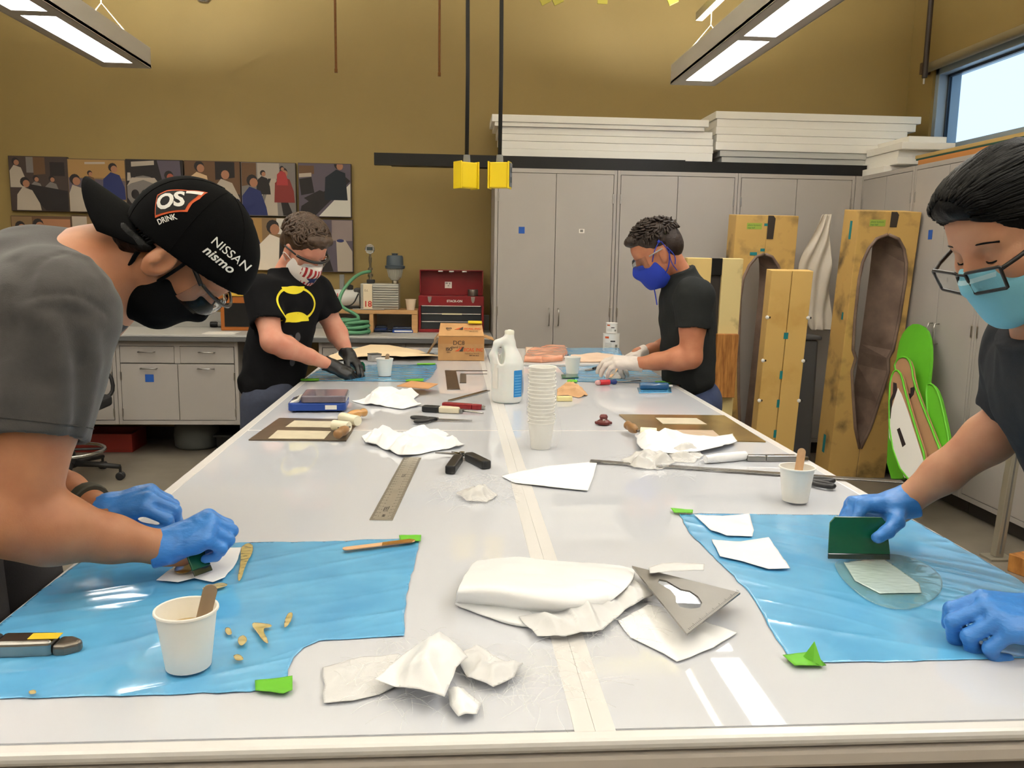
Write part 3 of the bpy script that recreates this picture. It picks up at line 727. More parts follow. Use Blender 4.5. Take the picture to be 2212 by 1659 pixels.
# ================================================================== THE FOUR PEOPLE
m_teeA = mat('grey_tee', (74, 72, 71), .95, spec=.15, var=.08, vscale=90, bump=.2, bscale=500, sheen=.2)
m_capk = mat('black_cap', (9, 9, 10), .95, spec=.12, var=.2, vscale=200, bump=.25, bscale=700)
m_maskk = mat('black_mask', (13, 13, 14), .95, spec=.12, bump=.2, bscale=400)
m_white = mat('white_print', (232, 230, 224), .7); m_orange = mat('orange_print', (196, 82, 34), .7)
m_frame_k = mat('black_frame', (18, 17, 18), .3); m_lens = mat('clear_lens', (240, 244, 246), .03, trans=1, ior=1.12, spec=.6)
def lens(H, parent, cf, r, a0, a1, u0, u1, m, name='lens', ny=4):
    vs, fs = [], []; n = 14
    for j in range(ny+1):
        for i in range(n+1):
            a = a0+(a1-a0)*i/n; t = j/ny; rr = r-.012*(t-.4)**2*4*.5
            vs.append(H.p(cf+rr*math.cos(a), u0+(u1-u0)*t, rr*math.sin(a)))
    for j in range(ny):
        for i in range(n): q = j*(n+1)+i; fs.append((q, q+1, q+n+2, q+n+1))
    return link(name, vs, fs, m, parent, smooth=True, solid=.0018)

# ---------- the man in the backwards cap
pel = V((-.99, 1.66, .96))
HA = Head(onY(402, 552, 1.62), (.48, -.03, -.88), (.88, 0, .48), .95)
shA, elA, wrA = onY(112, 690, 1.43), onY(36, 1128, 1.34), onY(356, 1184, 1.45)
sfA, efA, wfA = onY(120, 690, 1.82), onY(25, 1000, 1.87), onY(226, 1104, 1.64)
B = Blob(.004, .025); HA.skin(B)
B.ell(HA.p(.004, -.024, .091), (.022, .010, .037), HA.R, .006); B.ell(HA.p(-.008, -.02, .086), (.012, .012, .03), HA.R, .008); B.ell(HA.p(.010, -.016, .101), (.012, .010, .022), HA.R, .004, sub=True); B.ell(HA.p(.0, -.026, .1005), (.006, .006, .012), HA.R, .004)
B.cone(HA.p(-.03, -.03), onY(205, 602, 1.62), .062, .076, .03, flat=((0, 1, 0), .92)); B.cone(HA.p(-.055, .0), onY(190, 560, 1.62), .05, .05, .03)
B.cone(onY(195, 610, 1.62), (-1.0, 1.64, 1.1), .10, .11, flat=((0, 1, 0), 1.4)).cone(shA, sfA, .06, .06)
def arm(B, s, e, w, r=(.062, .052, .056, .04, .028)):
    s, e, w = V(s), V(e), V(w)
    B.chain([s, s.lerp(e, .5), e], [r[0], r[0]*.97, r[1]], k=.02); B.chain([e, e.lerp(w, .22), e.lerp(w, .62), w, w+(w-e).normalized()*.03], [r[1], r[2], r[3], r[4], r[4]], k=.02)
arm(B, shA, elA, wrA, (.068, .055, .058, .038, .027)); arm(B, sfA, efA, wfA, (.062, .052, .052, .037, .027))
PA = blob('person', B, m_skinA, base=(-.98, 1.6, 0))
tag(PA, 'person in grey t-shirt and backwards black cap bending over the near blue film', 'person')
legs(PA, pel, [(-.97, 1.57, .93), (-.97, 1.77, .93)], [(-.88, 1.52, .5), (-.9, 1.8, .5)], [(-.96, 1.5, .08), (-.98, 1.82, .08)], mat('charcoal_trousers', (66, 65, 68), .9, bump=.2, bscale=300))
se = shA.lerp(elA, .60); sfe = sfA.lerp(efA, .62)
B = Blob(.005, .03)
B.cone(onY(95, 640, 1.62), (-1.03, 1.64, 1.10), .128, .125, .03, flat=((0, 1, 0), 1.42)).cone((-1.03, 1.64, 1.10), (-1.05, 1.64, .98), .125, .14, flat=((0, 1, 0), 1.25))
B.cone(onY(110, 640, 1.62), onY(205, 607, 1.62), .125, .100, .03, cuts=[(onY(222, 600, 1.62), onY(222, 600, 1.62)-onY(110, 640, 1.62))])
B.cone(onY(110, 665, 1.47), onY(115, 660, 1.77), .105, .105, .04)
for s, e in ((shA, se), (sfA, sfe)):
    dd = (e-s).normalized(); B.cone(s, e+dd*.02, .105, .083, .03, cuts=[(e, dd+V((.1, 0, .15)))])
    B.cone(e-dd*.015, e+dd*.07, .071, .071, .004, sub=True)
B.cone(HA.p(-.02, -.04), onY(150, 625, 1.62), .074, .088, .006, sub=True)
Bc = Blob(.012, .03); Bc.ops = B.ops; v_, f_ = Bc.mesh(); bvp = BVHTree.FromPolygons([tuple(x) for x in v_], [tuple(x) for x in f_])
def creases(lst):
    out = []
    for pl, w, am in lst:
        q = [bvp.ray_cast(CAM, ray(*p).normalized(), 4)[0] for p in pl]
        out += [(q[i], q[i+1], w, am) for i in range(len(q)-1) if q[i] is not None and q[i+1] is not None and (q[i]-q[i+1]).length < .25]
    return folds(out)
B.post += [wrinkle(.0035, 24, 5)]
B.post.append(creases([([(105, 700), (130, 790), (140, 900)], .016, .007), ([(150, 690), (172, 780), (165, 930)], .013, -.007), ([(200, 700), (205, 790), (178, 930)], .013, .006), ([(40, 720), (62, 810), (70, 900)], .018, -.006), ([(15, 760), (28, 860)], .016, .006), ([(85, 720), (95, 830), (105, 940)], .011, -.006),
  ([(45, 647), (100, 636), (150, 634), (190, 648), (235, 682)], .005, -.004), ([(60, 640), (66, 590), (95, 560), (150, 545)], .005, -.004), ([(150, 545), (190, 560), (222, 600)], .010, .004), ([(30, 560), (50, 600), (56, 640)], .014, -.006), ([(90, 665), (150, 670), (205, 700)], .010, -.005), ([(20, 640), (25, 700), (18, 760)], .012, -.008)]))
B.post.append(wrinkle(.0018, 70, 9)); SA = blob('shirt', B, m_teeA, PA)
# sleeve hem stitching
dd = (se-shA).normalized(); ax1 = dd.orthogonal().normalized(); ax2 = dd.cross(ax1); bv = bvh_of(SA)
pts = []
for i in range(40):
    a = 6.2832*i/40; dr = ax1*math.cos(a)+ax2*math.sin(a); h = bv.ray_cast(se-dd*.028+dr*.3, -dr, .4); pts.append((h[0] if h[0] else se+dr*.08)+dr*.0004)
MB().tube(pts, .0012, 5, closed=True).build('hem_seam', mat('seam_dark', (60, 58, 56), .9), SA)
# cap, worn backwards
cu, cf = V((.6, 0, .8)), V((.8, 0, -.6)); cc = onY(404, 545, 1.62); Rc = Matrix((cf, V((0, 1, 0)), cu)).transposed()
B = Blob(.004, .01); B.ell(cc+cu*.006+cf*.006, (.124, .095, .126), Rc); B.ell(cc-cf*.02+cu*.035, (.098, .09, .096), Rc, .03)
B.ell(cc+cu*-.03+cf*.006, (.115, .087, .118), Rc, .002, sub=True); B.post.append(cutplane(cc-cu*.004, -cu))
cap = blob('cap', B, m_capk, PA); bvc = bvh_of(cap)
vs, fs = [], []; nu, nw = 10, 18
for i in range(nu+1):
    for j in range(nw+1):
        t = i/nu; w = -1+2*j/nw; reach = .118*math.sqrt(max(0, 1-.55*w*w))
        o = math.sqrt(max(0, 1-(w*.9)**2)); vs.append(cc-cf*(.102*o+reach*t)+V((0, 1, 0))*w*.088*(1-.08*t)-cu*(.050*w*w*(.6+.4*t)+.004*t)+cu*.004)
for i in range(nu):
    for j in range(nw): q = i*(nw+1)+j; fs.append((q, q+1, q+nw+2, q+nw+1))
link('brim', vs, fs, m_capk, cap, smooth=True, solid=.004)
MB().lathe([(0, 0), (.008, -.001), (.007, .005), (0, .008)], cc+cu*.128, 12, ax=cu).build('top_button', m_capk, cap, smooth=True)
for k in range(6):       # panel seams
    a = math.pi/6+k*math.pi/3; pts = []
    for j in range(12):
        th = j/11*1.45; dr = cf*math.cos(a)*math.cos(th)+V((0, 1, 0))*math.sin(a)*math.cos(th)+cu*math.sin(th)
        h = bvc.ray_cast(cc+dr*.4, -dr, .5)
        if h[0]: pts.append(h[0]+dr*.0003)
    if len(pts) > 2: MB().tube(pts, .0011, 5).build('panel_seam', m_capk, cap)
Fn = frame(onY(450, 520, 1.54), (.80, 0, -.60), (.30, -1, .25))
o_ = onY(446, 518, 1.50)
Fn = frame(o_, V((.76, 0, -.65)), V((.1, -1, .1)))
decal_text('NISSAN', .0215, Fn, bvc, m_white, cap, sub=2, bold=.006)
Fn2 = frame(o_+V((-.014, 0, -.0165)), V((.76, 0, -.65)), V((.1, -1, .1)))
decal_text('nismo', .0235, Fn2, bvc, m_white, cap, sub=2, bold=.022, shear=.2)
# front badge of the cap, on the brim side
bo = onY(318, 438, 1.52); bu = V((.86, -.06, .40)).normalized(); bn = V((-.42, -.55, .72))
Fb = frame(bo, bu, bn)
decal(*poly2([(-.004, -.008), (.05, -.010), (.056, -.003), (.062, .004), (.074, .014), (.087, .033), (.062, .030), (.03, .034), (.012, .030)]), Fb, bvc, m_orange, 'badge_outline', cap, off=.0012, sub=4)
decal(*poly2([(-.001, -.0055), (.048, -.0075), (.056, .002), (.070, .0155), (.081, .0305), (.060, .0275), (.03, .031), (.013, .027)]), Fb, bvc, mat('badge_black', (22, 20, 20), .8), 'badge_ground', cap, off=.002, sub=4)
decal_text('OS', .037, Fb @ Matrix.Translation((.004, -.001, 0)), bvc, m_white, cap, 'badge_lettering', off=.003, sub=3, bold=.035, shear=.3, spacing=.95)
decal(*poly2([(.058, .0215), (.0785, .0215), (.083, .0295), (.060, .0265)]), Fb, bvc, m_white, 'badge_flash', cap, off=.0028, sub=2)
decal_text('DRINK', .011, Fb @ Matrix.Translation((-.003, -.019, 0)), bvc, m_white, cap, 'badge_lettering', sub=2, bold=.02)
# nape hair, mask, glasses
B = Blob(.004, .012); B.ell(HA.p(-.05, .0), (.062, .081, .072), HA.R); B.ell(HA.p(-.07, .03), (.055, .078, .08), HA.R)
B.cone(HA.p(-.085, -.02, -.03), HA.p(-.085, -.02, .03), .035, None, .02); B.ell(HA.p(-.066, -.05), (.058, .080, .056), HA.R); B.ell(HA.p(-.04, -.01), (.045, .086, .05), HA.R); B.cone(HA.p(-.07, -.055, .055), HA.p(-.03, -.035, .078), .026, .02); B.cone(HA.p(-.07, -.055, -.055), HA.p(-.03, -.035, -.078), .026, .02); B.cone(HA.p(.028, .05, .076), HA.p(.03, -.002, .075), .012, .006, .01); B.cone(HA.p(.028, .05, -.076), HA.p(.03, -.002, -.075), .012, .006, .01)
B.post += [cutplane(HA.p(-.02, -.03), HA.f*1.0-HA.u*.5), wrinkle(.0025, 150, 2), cutplane(cc-cu*.012, cu)]
B.post[0] = (lambda g: (lambda P, Fd: g(P, Fd)))(B.post[0])
hA = blob('hair', B, m_hair_k, PA)
mb = MB()
def genA(rg, i):
    a = rg.uniform(-1.2, 1.2); u0 = rg.uniform(-.045, .02); p = HA.p(-.105*math.cos(a)+.0, u0, .079*math.sin(a))
    d = (-HA.u*.8-HA.f*.25+HA.s*.2*math.sin(a)+V((rg.uniform(-.2, .2), rg.uniform(-.2, .2), 0))).normalized(); return [p-d*.01, p+d*.006, p+d*.02+HA.f*.003]
locks(mb, HA, 220, genA, .0022); mb.build('nape_hair', m_hair_k, hA, smooth=True)
B = HA.mask(top=-.004, back=-.028, fat=-.003, bottom=-.165); B.cone(HA.p(.05, -.10), HA.p(.012, -.135), .045, .045, .03, flat=(HA.s, 1.25))
B.post.append(wrinkle(.002, 60, 4)); mk = blob('face_mask', B, m_maskk, PA)
for pts in ([(.03, -.05, .072), (.03, -.005, .088), (.026, .03, .092), (.01, .06, .09)], [(-.02, -.085, .066), (-.034, -.05, .086), (-.036, -.01, .094), (-.02, .03, .098)]):
    MB().tube(smoothpoly([HA.p(*q) for q in pts], 2, False), .005, 8, flat=.6).build('ear_loop', m_maskk, mk, smooth=True)
gl = lens(HA, PA, .035, .088, -1.15, 1.15, -.035, .022, m_lens, 'safety_glasses')
for sd in (-1, 1): MB().tube(smoothpoly([HA.p(-.01, .03, sd*.084), HA.p(.06, .022, sd*.085), HA.p(.075, .018, sd*.08)], 1, False), .0042, 8).build('temple', m_frame_k, gl, smooth=True)
MB().tube([HA.p(.035+.09*math.cos(a/10), .021, .09*math.sin(a/10)) for a in range(-11, 12)], .003, 6).build('brow_bar', m_frame_k, gl, smooth=True)
B = hand_blob(wrA, V((.86, .10, .42)), V((-.40, -.45, .80)), [(1.15, 1.35, .8), (1.15, 1.4, .8), (1.2, 1.4, .8), (1.2, 1.4, .8)], (.35, .5, .8), -1, .95, cuff=wrA-V((.02, .005, .0)), cuffr=.034, fat=1.2)
B.post += [wrinkle(.0012, 140, 4), folds([(wrA+V((.02, -.03, .03)), wrA+V((.04, -.02, -.03)), .005, -.002), (wrA+V((.005, -.03, .03)), wrA+V((.02, -.03, -.03)), .004, .002)])]
gA = blob('glove', B, m_nitr, PA)
B = hand_blob(wfA, V((.93, -.1, .30)), V((-.3, -.35, .9)), [(.9, .9, .5), (.9, 1.0, .6), (1.0, 1.1, .6), (1.0, 1.1, .6)], (.45, .75, .5), 1, 1.08, cuff=wfA-V((.008, 0, .002)), cuffr=.032, fat=1.1)
B.post.append(wrinkle(.0012, 140, 6)); blob('glove', B, m_nitr, PA)
p = efA.lerp(wfA, .84); dw = (wfA-efA).normalized()
MB().tube([p-dw*.012, p+dw*.012], .041, 18).build('watch_strap', mat('olive_strap', (58, 56, 44), .7), PA, smooth=True, auto=40, bevel=.003)

# ---------- the man with the yellow oval shirt
fB = V((.77, -.64, 0)); rB = V((-.64, -.77, 0))
HB = Head(onY(655, 541, 3.92), (.60, -.52, -.52), (.36, -.34, .86), 1.08)
srB, erB, wrB = onY(566, 634, 3.80), onY(588, 738, 3.70), onY(714, 789, 3.90)
slB, elB, wlB = onY(682, 630, 4.08), onY(724, 712, 4.10), onY(751, 764, 4.06)
T1, T2, NB = onY(622, 655, 3.94), onY(588, 822, 3.88), onY(619, 588, 3.95)
B = Blob(.0055, .02); HB.skin(B); B.cone(HB.p(-.03, -.04), NB, .054, .056).cone(NB.lerp(T1, .5), T2, .075, .10, flat=(rB, 1.3))
B.cone(srB, slB, .055); arm(B, srB, erB, wrB, (.054, .048, .05, .034, .026)); arm(B, slB, elB, wlB, (.054, .046, .048, .033, .026))
PB = blob('person', B, m_skinB, base=(-.86, 3.9, 0)); tag(PB, 'person with curly hair and black t-shirt with a yellow oval, in black gloves', 'person')
legs(PB, onY(592, 852, 3.88)+V((-.0, 0, 0)), [(-.875, 3.80, .82), (-.84, 3.98, .82)], [(-.89, 3.77, .46), (-.86, 4.03, .46)], [(-.98, 3.78, .08), (-.93, 4.06, .08)], mat('navy_jeans', (56, 62, 80), .85, var=.2, vscale=40, bump=.15, bscale=300), r=(.085, .065, .05))
m_teeB = mat('black_tee', (20, 20, 22), .95, spec=.15, var=.1, vscale=90, bump=.2, bscale=400)
def hemcut(zh, side):
    """hem height, and nothing below the table top inside the table"""
    return lambda P, Fd: np.maximum(np.maximum(Fd, (zh-P[2]).astype(np.float32)), np.minimum(.914-P[2], side(P)).astype(np.float32))
def tee(P, T1, T2, N, Hd, sides, m, r1, r2, wide, sl, seed, res=.0055, hem=None, sr=(.082, .078), collar=.060):
    B = Blob(res, .03); B.cone(T1, T2, r1, r2, .03, flat=(wide, 1.38)).cone(T1, N, r1*.92, .082, .03, flat=(wide, 1.1), cuts=[(N+(N-T1).normalized()*.015, N-T1)])
    B.cone(sides[0][0].lerp(T1, .15), sides[1][0].lerp(T1, .15), .085, .085, .04)
    for s, e in sides:
        q = s.lerp(e, sl); dd = (q-s).normalized(); B.cone(s, q+dd*.02, sr[0], sr[1], .025, cuts=[(q, dd)]); B.cone(q-dd*.012, q+dd*.06, sr[1]-.0135, sr[1]-.0135, .004, sub=True)
    B.cone(Hd.p(-.025, -.06), N.lerp(T1, .2), .058, collar, .006, sub=True)
    B.post += [wrinkle(.006, 22, seed), wrinkle(.0025, 55, seed+1)]
    if hem: B.post.append(hem)
    return blob('shirt', B, m, P)
SB = tee(PB, T1, T2, NB, HB, ((srB, erB), (slB, elB)), m_teeB, .122, .118, rB, .62, 11, hem=hemcut(.85, lambda P: P[0]+.712))
bvB = bvh_of(SB); m_yel = mat('yellow_print', (232, 214, 40), .7)
Fo = frame(onY(650, 657, 3.80), -rB, fB+V((0, 0, .05)))
decal(*ring2(0, 0, .118, .082, .012), Fo, bvB, m_yel, 'oval_print', SB, sub=1)
# plain two-lobed filling bars inside the oval
decal(*poly2(ellipse(0, .079, .062, .034, 20, math.pi, 2*math.pi)), Fo, bvB, m_yel, 'oval_print', SB, sub=3); decal(*poly2(ellipse(0, -.079, .078, .044, 20, 0, math.pi)), Fo, bvB, m_yel, 'oval_print', SB, sub=3)
m_gpr = mat('grey_shirt_print', (72, 74, 80), .8)
for (x, y, w, h) in ((-.03, -.155, .018, .02), (.012, -.15, .016, .022), (-.028, -.2, .016, .018), (.012, -.205, .015, .02), (-.02, -.26, .016, .02)):
    decal(*poly2(ellipse(x, y, w, h, 14)), Fo, bvB, m_gpr, 'faded_print', SB, sub=2)
# hair: curly locks
B = Blob(.005, .012); B.ell(HB.p(-.012, .06), (.108*1.06, .088*1.06, .088*1.06), HB.R); B.ell(HB.p(-.05, .02), (.075, .084, .08), HB.R); B.ell(HB.p(.07, .095), (.042, .07, .03), HB.R)
B.ell(HB.p(.09, -.0), (.085, .075, .062), HB.R, .008, sub=True); B.post += [cutplane(HB.p(.02, -.03), V(HB.f*.6-HB.u*1)), wrinkle(.004, 110, 3)]
hB = blob('hair', B, m_hair_b, PB); mb = MB()
def genB(rg, i):
    a = rg.uniform(0, 6.283); t = rg.uniform(0, 1.45); r = 1.08
    n = HB.f*math.cos(a)*math.sin(t)+HB.s*math.sin(a)*math.sin(t)+HB.u*math.cos(t)
    if n.dot(HB.f) > .55 and n.dot(HB.u) < .35: return None
    p = HB.p(-.012, .058)+HB.f*n.dot(HB.f)*.115*r+HB.s*n.dot(HB.s)*.092*r+HB.u*n.dot(HB.u)*.092*r
    d = V((rg.gauss(0, 1), rg.gauss(0, 1), rg.gauss(0, 1))); d = (d-n*d.dot(n)).normalized(); e = n.cross(d)
    return [p-n*.008+d*.022*math.cos(q*.9)+e*.016*math.sin(q*.9)+n*.010*math.sin(q*.75) for q in (0, .9, 1.8, 2.7, 3.6)]
locks(mb, HB, 420, genB, .0058, 3); mb.build('curls', m_hair_b, hB, smooth=True)
# mask with stars-and-stripes cloth: stripes as cloth bands
B = HB.mask(top=-.006, fat=.005, res=.004); mk = blob('face_mask', B, mat('white_cloth_mask', (224, 216, 210), .9), PB); bvm = bvh_of(mk)
Fm = frame(HB.p(.13, -.055), -HB.s, HB.f); m_red = mat('red_stripe', (158, 40, 44), .9)
for j in range(-4, 5):
    if j % 1 == 0: decal(*poly2([(j*.0155-.004, -.012), (j*.0155+.004, -.012), (j*.0150+.004, .040), (j*.0150-.004, .040)]), Fm, bvm, m_red, 'red_stripe', mk, off=.0008, sub=3, depth=.08)
for j in range(-3, 4): decal(*poly2([(j*.015-.004, -.062), (j*.015+.004, -.062), (j*.0155+.004, -.036), (j*.0155-.004, -.036)]), Fm, bvm, m_red, 'red_stripe', mk, off=.0008, sub=3, depth=.08)
decal(*poly2([(-.034, -.014), (-.012, -.006), (.0, .004), (.010, -.006), (.030, -.012), (.018, -.024), (.022, -.042), (.002, -.034), (-.02, -.044), (-.016, -.026)]), Fm, bvm, mat('navy_patch', (34, 48, 96), .9), 'navy_patch', mk, off=.0016, sub=4, depth=.08)
for sd in (-1, 1): MB().tube(smoothpoly([HB.p(.03, -.03, sd*.068), HB.p(.0, -.01, sd*.088), HB.p(-.02, -.02, sd*.088), HB.p(.015, -.075, sd*.06)], 2, False), .002, 6).build('ear_loop', m_white, mk, smooth=True)
gl = lens(HB, PB, .03, .085, -1.05, 1.05, -.022, .02, m_lens, 'safety_glasses')
MB().tube([HB.p(.03+.087*math.cos(a/10), .016, .087*math.sin(a/10)) for a in range(-12, 13)], .0065, 6).build('brow_bar', m_frame_k, gl, smooth=True)
for sd in (-1, 1): MB().tube([HB.p(.055, .016, sd*.083), HB.p(-.02, .012, sd*.088)], .004, 6).build('temple', m_frame_k, gl, smooth=True)
m_glk = mat('black_nitrile', (26, 26, 28), .35, bump=.2, bscale=200)
B = hand_blob(wrB, V((.86, .25, -.42)), V((.35, -.35, .85)), [(.5, .7, .4), (.5, .7, .4), (.55, .7, .4), (.6, .7, .4)], (.5, .6, .3), -1, 1.05, .0035, cuff=wrB-V((.028, .008, -.012)), cuffr=.036, fat=1.15)
B.post.append(wrinkle(.0012, 120, 4)); blob('glove', B, m_glk, PB)
B = hand_blob(wlB, V((.62, -.45, -.62)), V((.75, .0, .65)), [(.4, .6, .4), (.4, .6, .4), (.5, .6, .4), (.5, .7, .4)], (.5, .6, .3), 1, 1.05, .0035, cuff=wlB-V((.02, -.012, -.02)), cuffr=.036, fat=1.15)
B.post.append(wrinkle(.0012, 120, 5)); blob('glove', B, m_glk, PB)

# ---------- the man with the blue cloth mask
HC = Head(onY(1421, 549, 3.86), (-.87, .05, -.48), (-.48, 0, .87), 1.10)
rC = V((0, 1, 0))
slC, elC, wlC = onY(1500, 642, 3.70), onY(1492, 772, 3.68), onY(1374, 786, 3.80)
srC, erC, wrC = onY(1478, 645, 4.08), onY(1445, 752, 4.14), onY(1384, 762, 4.02)
T1, T2, NC = onY(1484, 655, 3.88), onY(1487, 812, 3.88), onY(1466, 590, 3.87)
B = Blob(.0055, .02); HC.skin(B); B.cone(HC.p(-.035, -.03), NC, .058, .057).cone(NC.lerp(T1, .5), T2, .075, .10, flat=(rC, 1.3)).cone(slC, srC, .055)
arm(B, slC, elC, wlC, (.060, .05, .054, .038, .028)); arm(B, srC, erC, wrC, (.058, .048, .05, .036, .027))
PC = blob('person', B, m_skinC, base=(1.18, 3.9, 0)); tag(PC, 'person in charcoal t-shirt, royal blue cloth mask and white gloves near the moulds', 'person')
legs(PC, V((1.17, 3.88, .82)), [(1.165, 3.79, .8), (1.165, 3.97, .8)], [(1.18, 3.77, .45), (1.18, 4.0, .45)], [(1.22, 3.77, .08), (1.22, 4.0, .08)], mat('blue_jeans', (44, 56, 88), .85, var=.2, vscale=40, bump=.15, bscale=300), r=(.09, .065, .05), fwd=(-1, 0, 0))
SC = tee(PC, T1, T2, NC, HC, ((slC, elC), (srC, erC)), mat('charcoal_tee', (40, 42, 42), .95, spec=.15, var=.1, vscale=90, bump=.2, bscale=400), .128, .122, rC, .52, 21, hem=hemcut(.84, lambda P: 1.057-P[0]), sr=(.092, .078))
B = Blob(.0045, .012); B.ell(HC.p(-.014, .062), (.114, .09, .088), HC.R); B.ell(HC.p(-.06, .025), (.068, .086, .085), HC.R); B.ell(HC.p(.075, .10), (.036, .062, .026), HC.R)
B.ell(HC.p(.098, -.005), (.088, .08, .068), HC.R, .008, sub=True); B.post += [cutplane(HC.p(.02, -.028), V(HC.f*.75-HC.u)), wrinkle(.0022, 160, 8)]
hC = blob('hair', B, m_hair_d, PC); mb = MB()
def genC(rg, i):
    a = rg.uniform(0, 6.283); t = rg.uniform(0, 1.5); n = HC.f*math.cos(a)*math.sin(t)+HC.s*math.sin(a)*math.sin(t)+HC.u*math.cos(t)
    if n.dot(HC.f) > .5 and n.dot(HC.u) < .45: return None
    p = HC.p(-.014, .06)+HC.f*n.dot(HC.f)*.124+HC.s*n.dot(HC.s)*.098+HC.u*n.dot(HC.u)*.097
    d = (HC.f*.9+n*.25+V((rg.gauss(0, .3), rg.gauss(0, .3), rg.gauss(0, .3)))).normalized() if n.dot(HC.u) > .3 else (-HC.u+HC.f*.2+n*.2+V((rg.gauss(0, .25), rg.gauss(0, .25), 0))).normalized()
    return [p-d*.014-n*.004, p+n*.001, p+d*.014+n*.003]
locks(mb, HC, 420, genC, .0042, 4); mb.build('locks', m_hair_d, hC, smooth=True)
m_bmask = mat('royal_blue_cloth', (34, 58, 168), .85, bump=.2, bscale=300)
B = HC.mask(top=-.004, back=.02, fat=.004); B.post.append(wrinkle(.002, 70, 3)); mk = blob('face_mask', B, m_bmask, PC)
for pts in ([(.045, -.01, -.066), (.02, .03, -.086), (-.012, .052, -.088)], [(-.02, .05, -.09), (-.03, .0, -.094), (-.02, -.05, -.08), (-.03, -.09, -.07)], [(.03, -.09, -.06), (-.01, -.055, -.078), (-.032, .0, -.094)], [(-.03, .02, -.095), (-.045, -.03, -.10), (-.03, -.06, -.09)]):
    MB().tube(smoothpoly([HC.p(*q) for q in pts], 2, False), .004, 7, flat=.5).build('mask_tie', m_bmask, mk, smooth=True)
MB().lathe([(0, -.009), (.009, 0), (0, .009)], HC.p(-.01, .054, -.094), 8).build('tie_knot', m_bmask, mk, smooth=True)
e = HC.p(.06, -.12, -.03); MB().tube(smoothpoly([HC.p(.075, -.09, -.035), e+V((-.02, 0, -.02)), e+V((-.012, 0, -.055)), e+V((-.006, 0, -.085))], 2, False), .0045, 7, flat=.6).build('mask_tie', m_bmask, mk, smooth=True)
gl = lens(HC, PC, .03, .088, -1.15, 1.15, -.022, .024, m_lens, 'safety_glasses')
for sd in (-1, 1): MB().tube([HC.p(.05, .018, sd*.084), HC.p(-.012, .022, sd*.088)], .0035, 6).build('temple', mat('clear_plastic', (214, 216, 214), .15, trans=.6), gl, smooth=True)
m_glw = mat('white_nitrile', (206, 196, 188), .45, bump=.2, bscale=200)
B = hand_blob(wlC, V((-.93, .12, .12)), V((.15, -.3, .9)), [(.5, .5, .3), (.55, .55, .3), (.6, .6, .3), (.7, .6, .3)], (.5, .7, .5), 1, 1.1, .0035, cuff=wlC+V((.03, -.004, -.002)), cuffr=.036, fat=1.15)
B.post.append(wrinkle(.0012, 120, 4)); blob('glove', B, m_glw, PC)
B = hand_blob(wrC, V((-.85, -.35, -.3)), V((-.3, .1, .9)), [(.6, .7, .4), (.6, .7, .4), (.6, .7, .4), (.7, .7, .4)], (.5, .6, .3), -1, 1.02, .0035, cuff=wrC+V((.025, .01, .008)), cuffr=.034, fat=1.12)
B.post.append(wrinkle(.0012, 120, 5)); blob('glove', B, m_glw, PC)

# ---------- the man with the surgical mask
HD = Head(onY(2198, 510, 1.28), (-.88, -.16, -.45), (-.45, -.02, .89), 1.0)
srD, erD, wrD = onY(2232, 745, 1.43), onY(2190, 905, 1.49), onY(1946, 1092, 1.55)
slD, elD, wlD = V((1.04, 1.10, 1.29)), V((1.10, 1.02, 1.06)), T(2275, 1412)+V((0, 0, .055))
T1, T2, ND = onY(2345, 840, 1.28), V((1.24, 1.30, 1.0)), onY(2268, 706, 1.28)
B = Blob(.0045, .02); HD.skin(B); B.cone(HD.p(-.03, -.04), ND, .056, .057).cone(ND.lerp(T1, .5), T2, .075, .10, flat=((0, 1, 0), 1.3)).cone(srD, slD, .055)
arm(B, srD, erD, wrD, (.054, .045, .045, .036, .027)); arm(B, slD, elD, wlD, (.056, .045, .044, .034, .026))
PD = blob('person', B, m_skinD, base=(1.26, 1.3, 0)); tag(PD, 'person with slick black hair, glasses and surgical mask holding a green squeegee', 'person')
legs(PD, V((1.27, 1.3, .93)), [(1.27, 1.2, .9), (1.27, 1.4, .9)], [(1.22, 1.18, .48), (1.22, 1.42, .48)], [(1.3, 1.18, .08), (1.3, 1.42, .08)], m_jean, fwd=(-1, 0, 0))
SD = tee(PD, T1, T2, ND, HD, ((srD, erD), (slD, elD)), mat('navy_grey_tee', (48, 50, 54), .95, spec=.15, var=.1, vscale=90, bump=.2, bscale=500), .125, .13, V((0, 1, 0)), .86, 31, res=.005, hem=hemcut(.86, lambda P: 1.057-P[0]), sr=(.080, .066))
bvD = bvh_of(SD); m_ylt = mat('mustard_print', (176, 158, 52), .7)
for txt, px, py, sz in (('EAST', 2172, 846, .075), ('SC', 2196, 938, .068)):
    o_ = onY(px, py, 1.2); Fd = frame(o_, V((.55, -.75, -.12)), V((-.78, -.6, .2)))
    vs, fs = text_mesh(txt, sz, bold=.03); 
    decal(vs, fs, Fd, bvD, m_ylt, 'lettering', SD, off=.001, sub=2); vs, fs = text_mesh(txt, sz, bold=.004)
    decal(vs, fs, Fd, bvD, mat('tee_inset', (48, 50, 54), .9), 'lettering_inset', SD, off=.0018, sub=2)
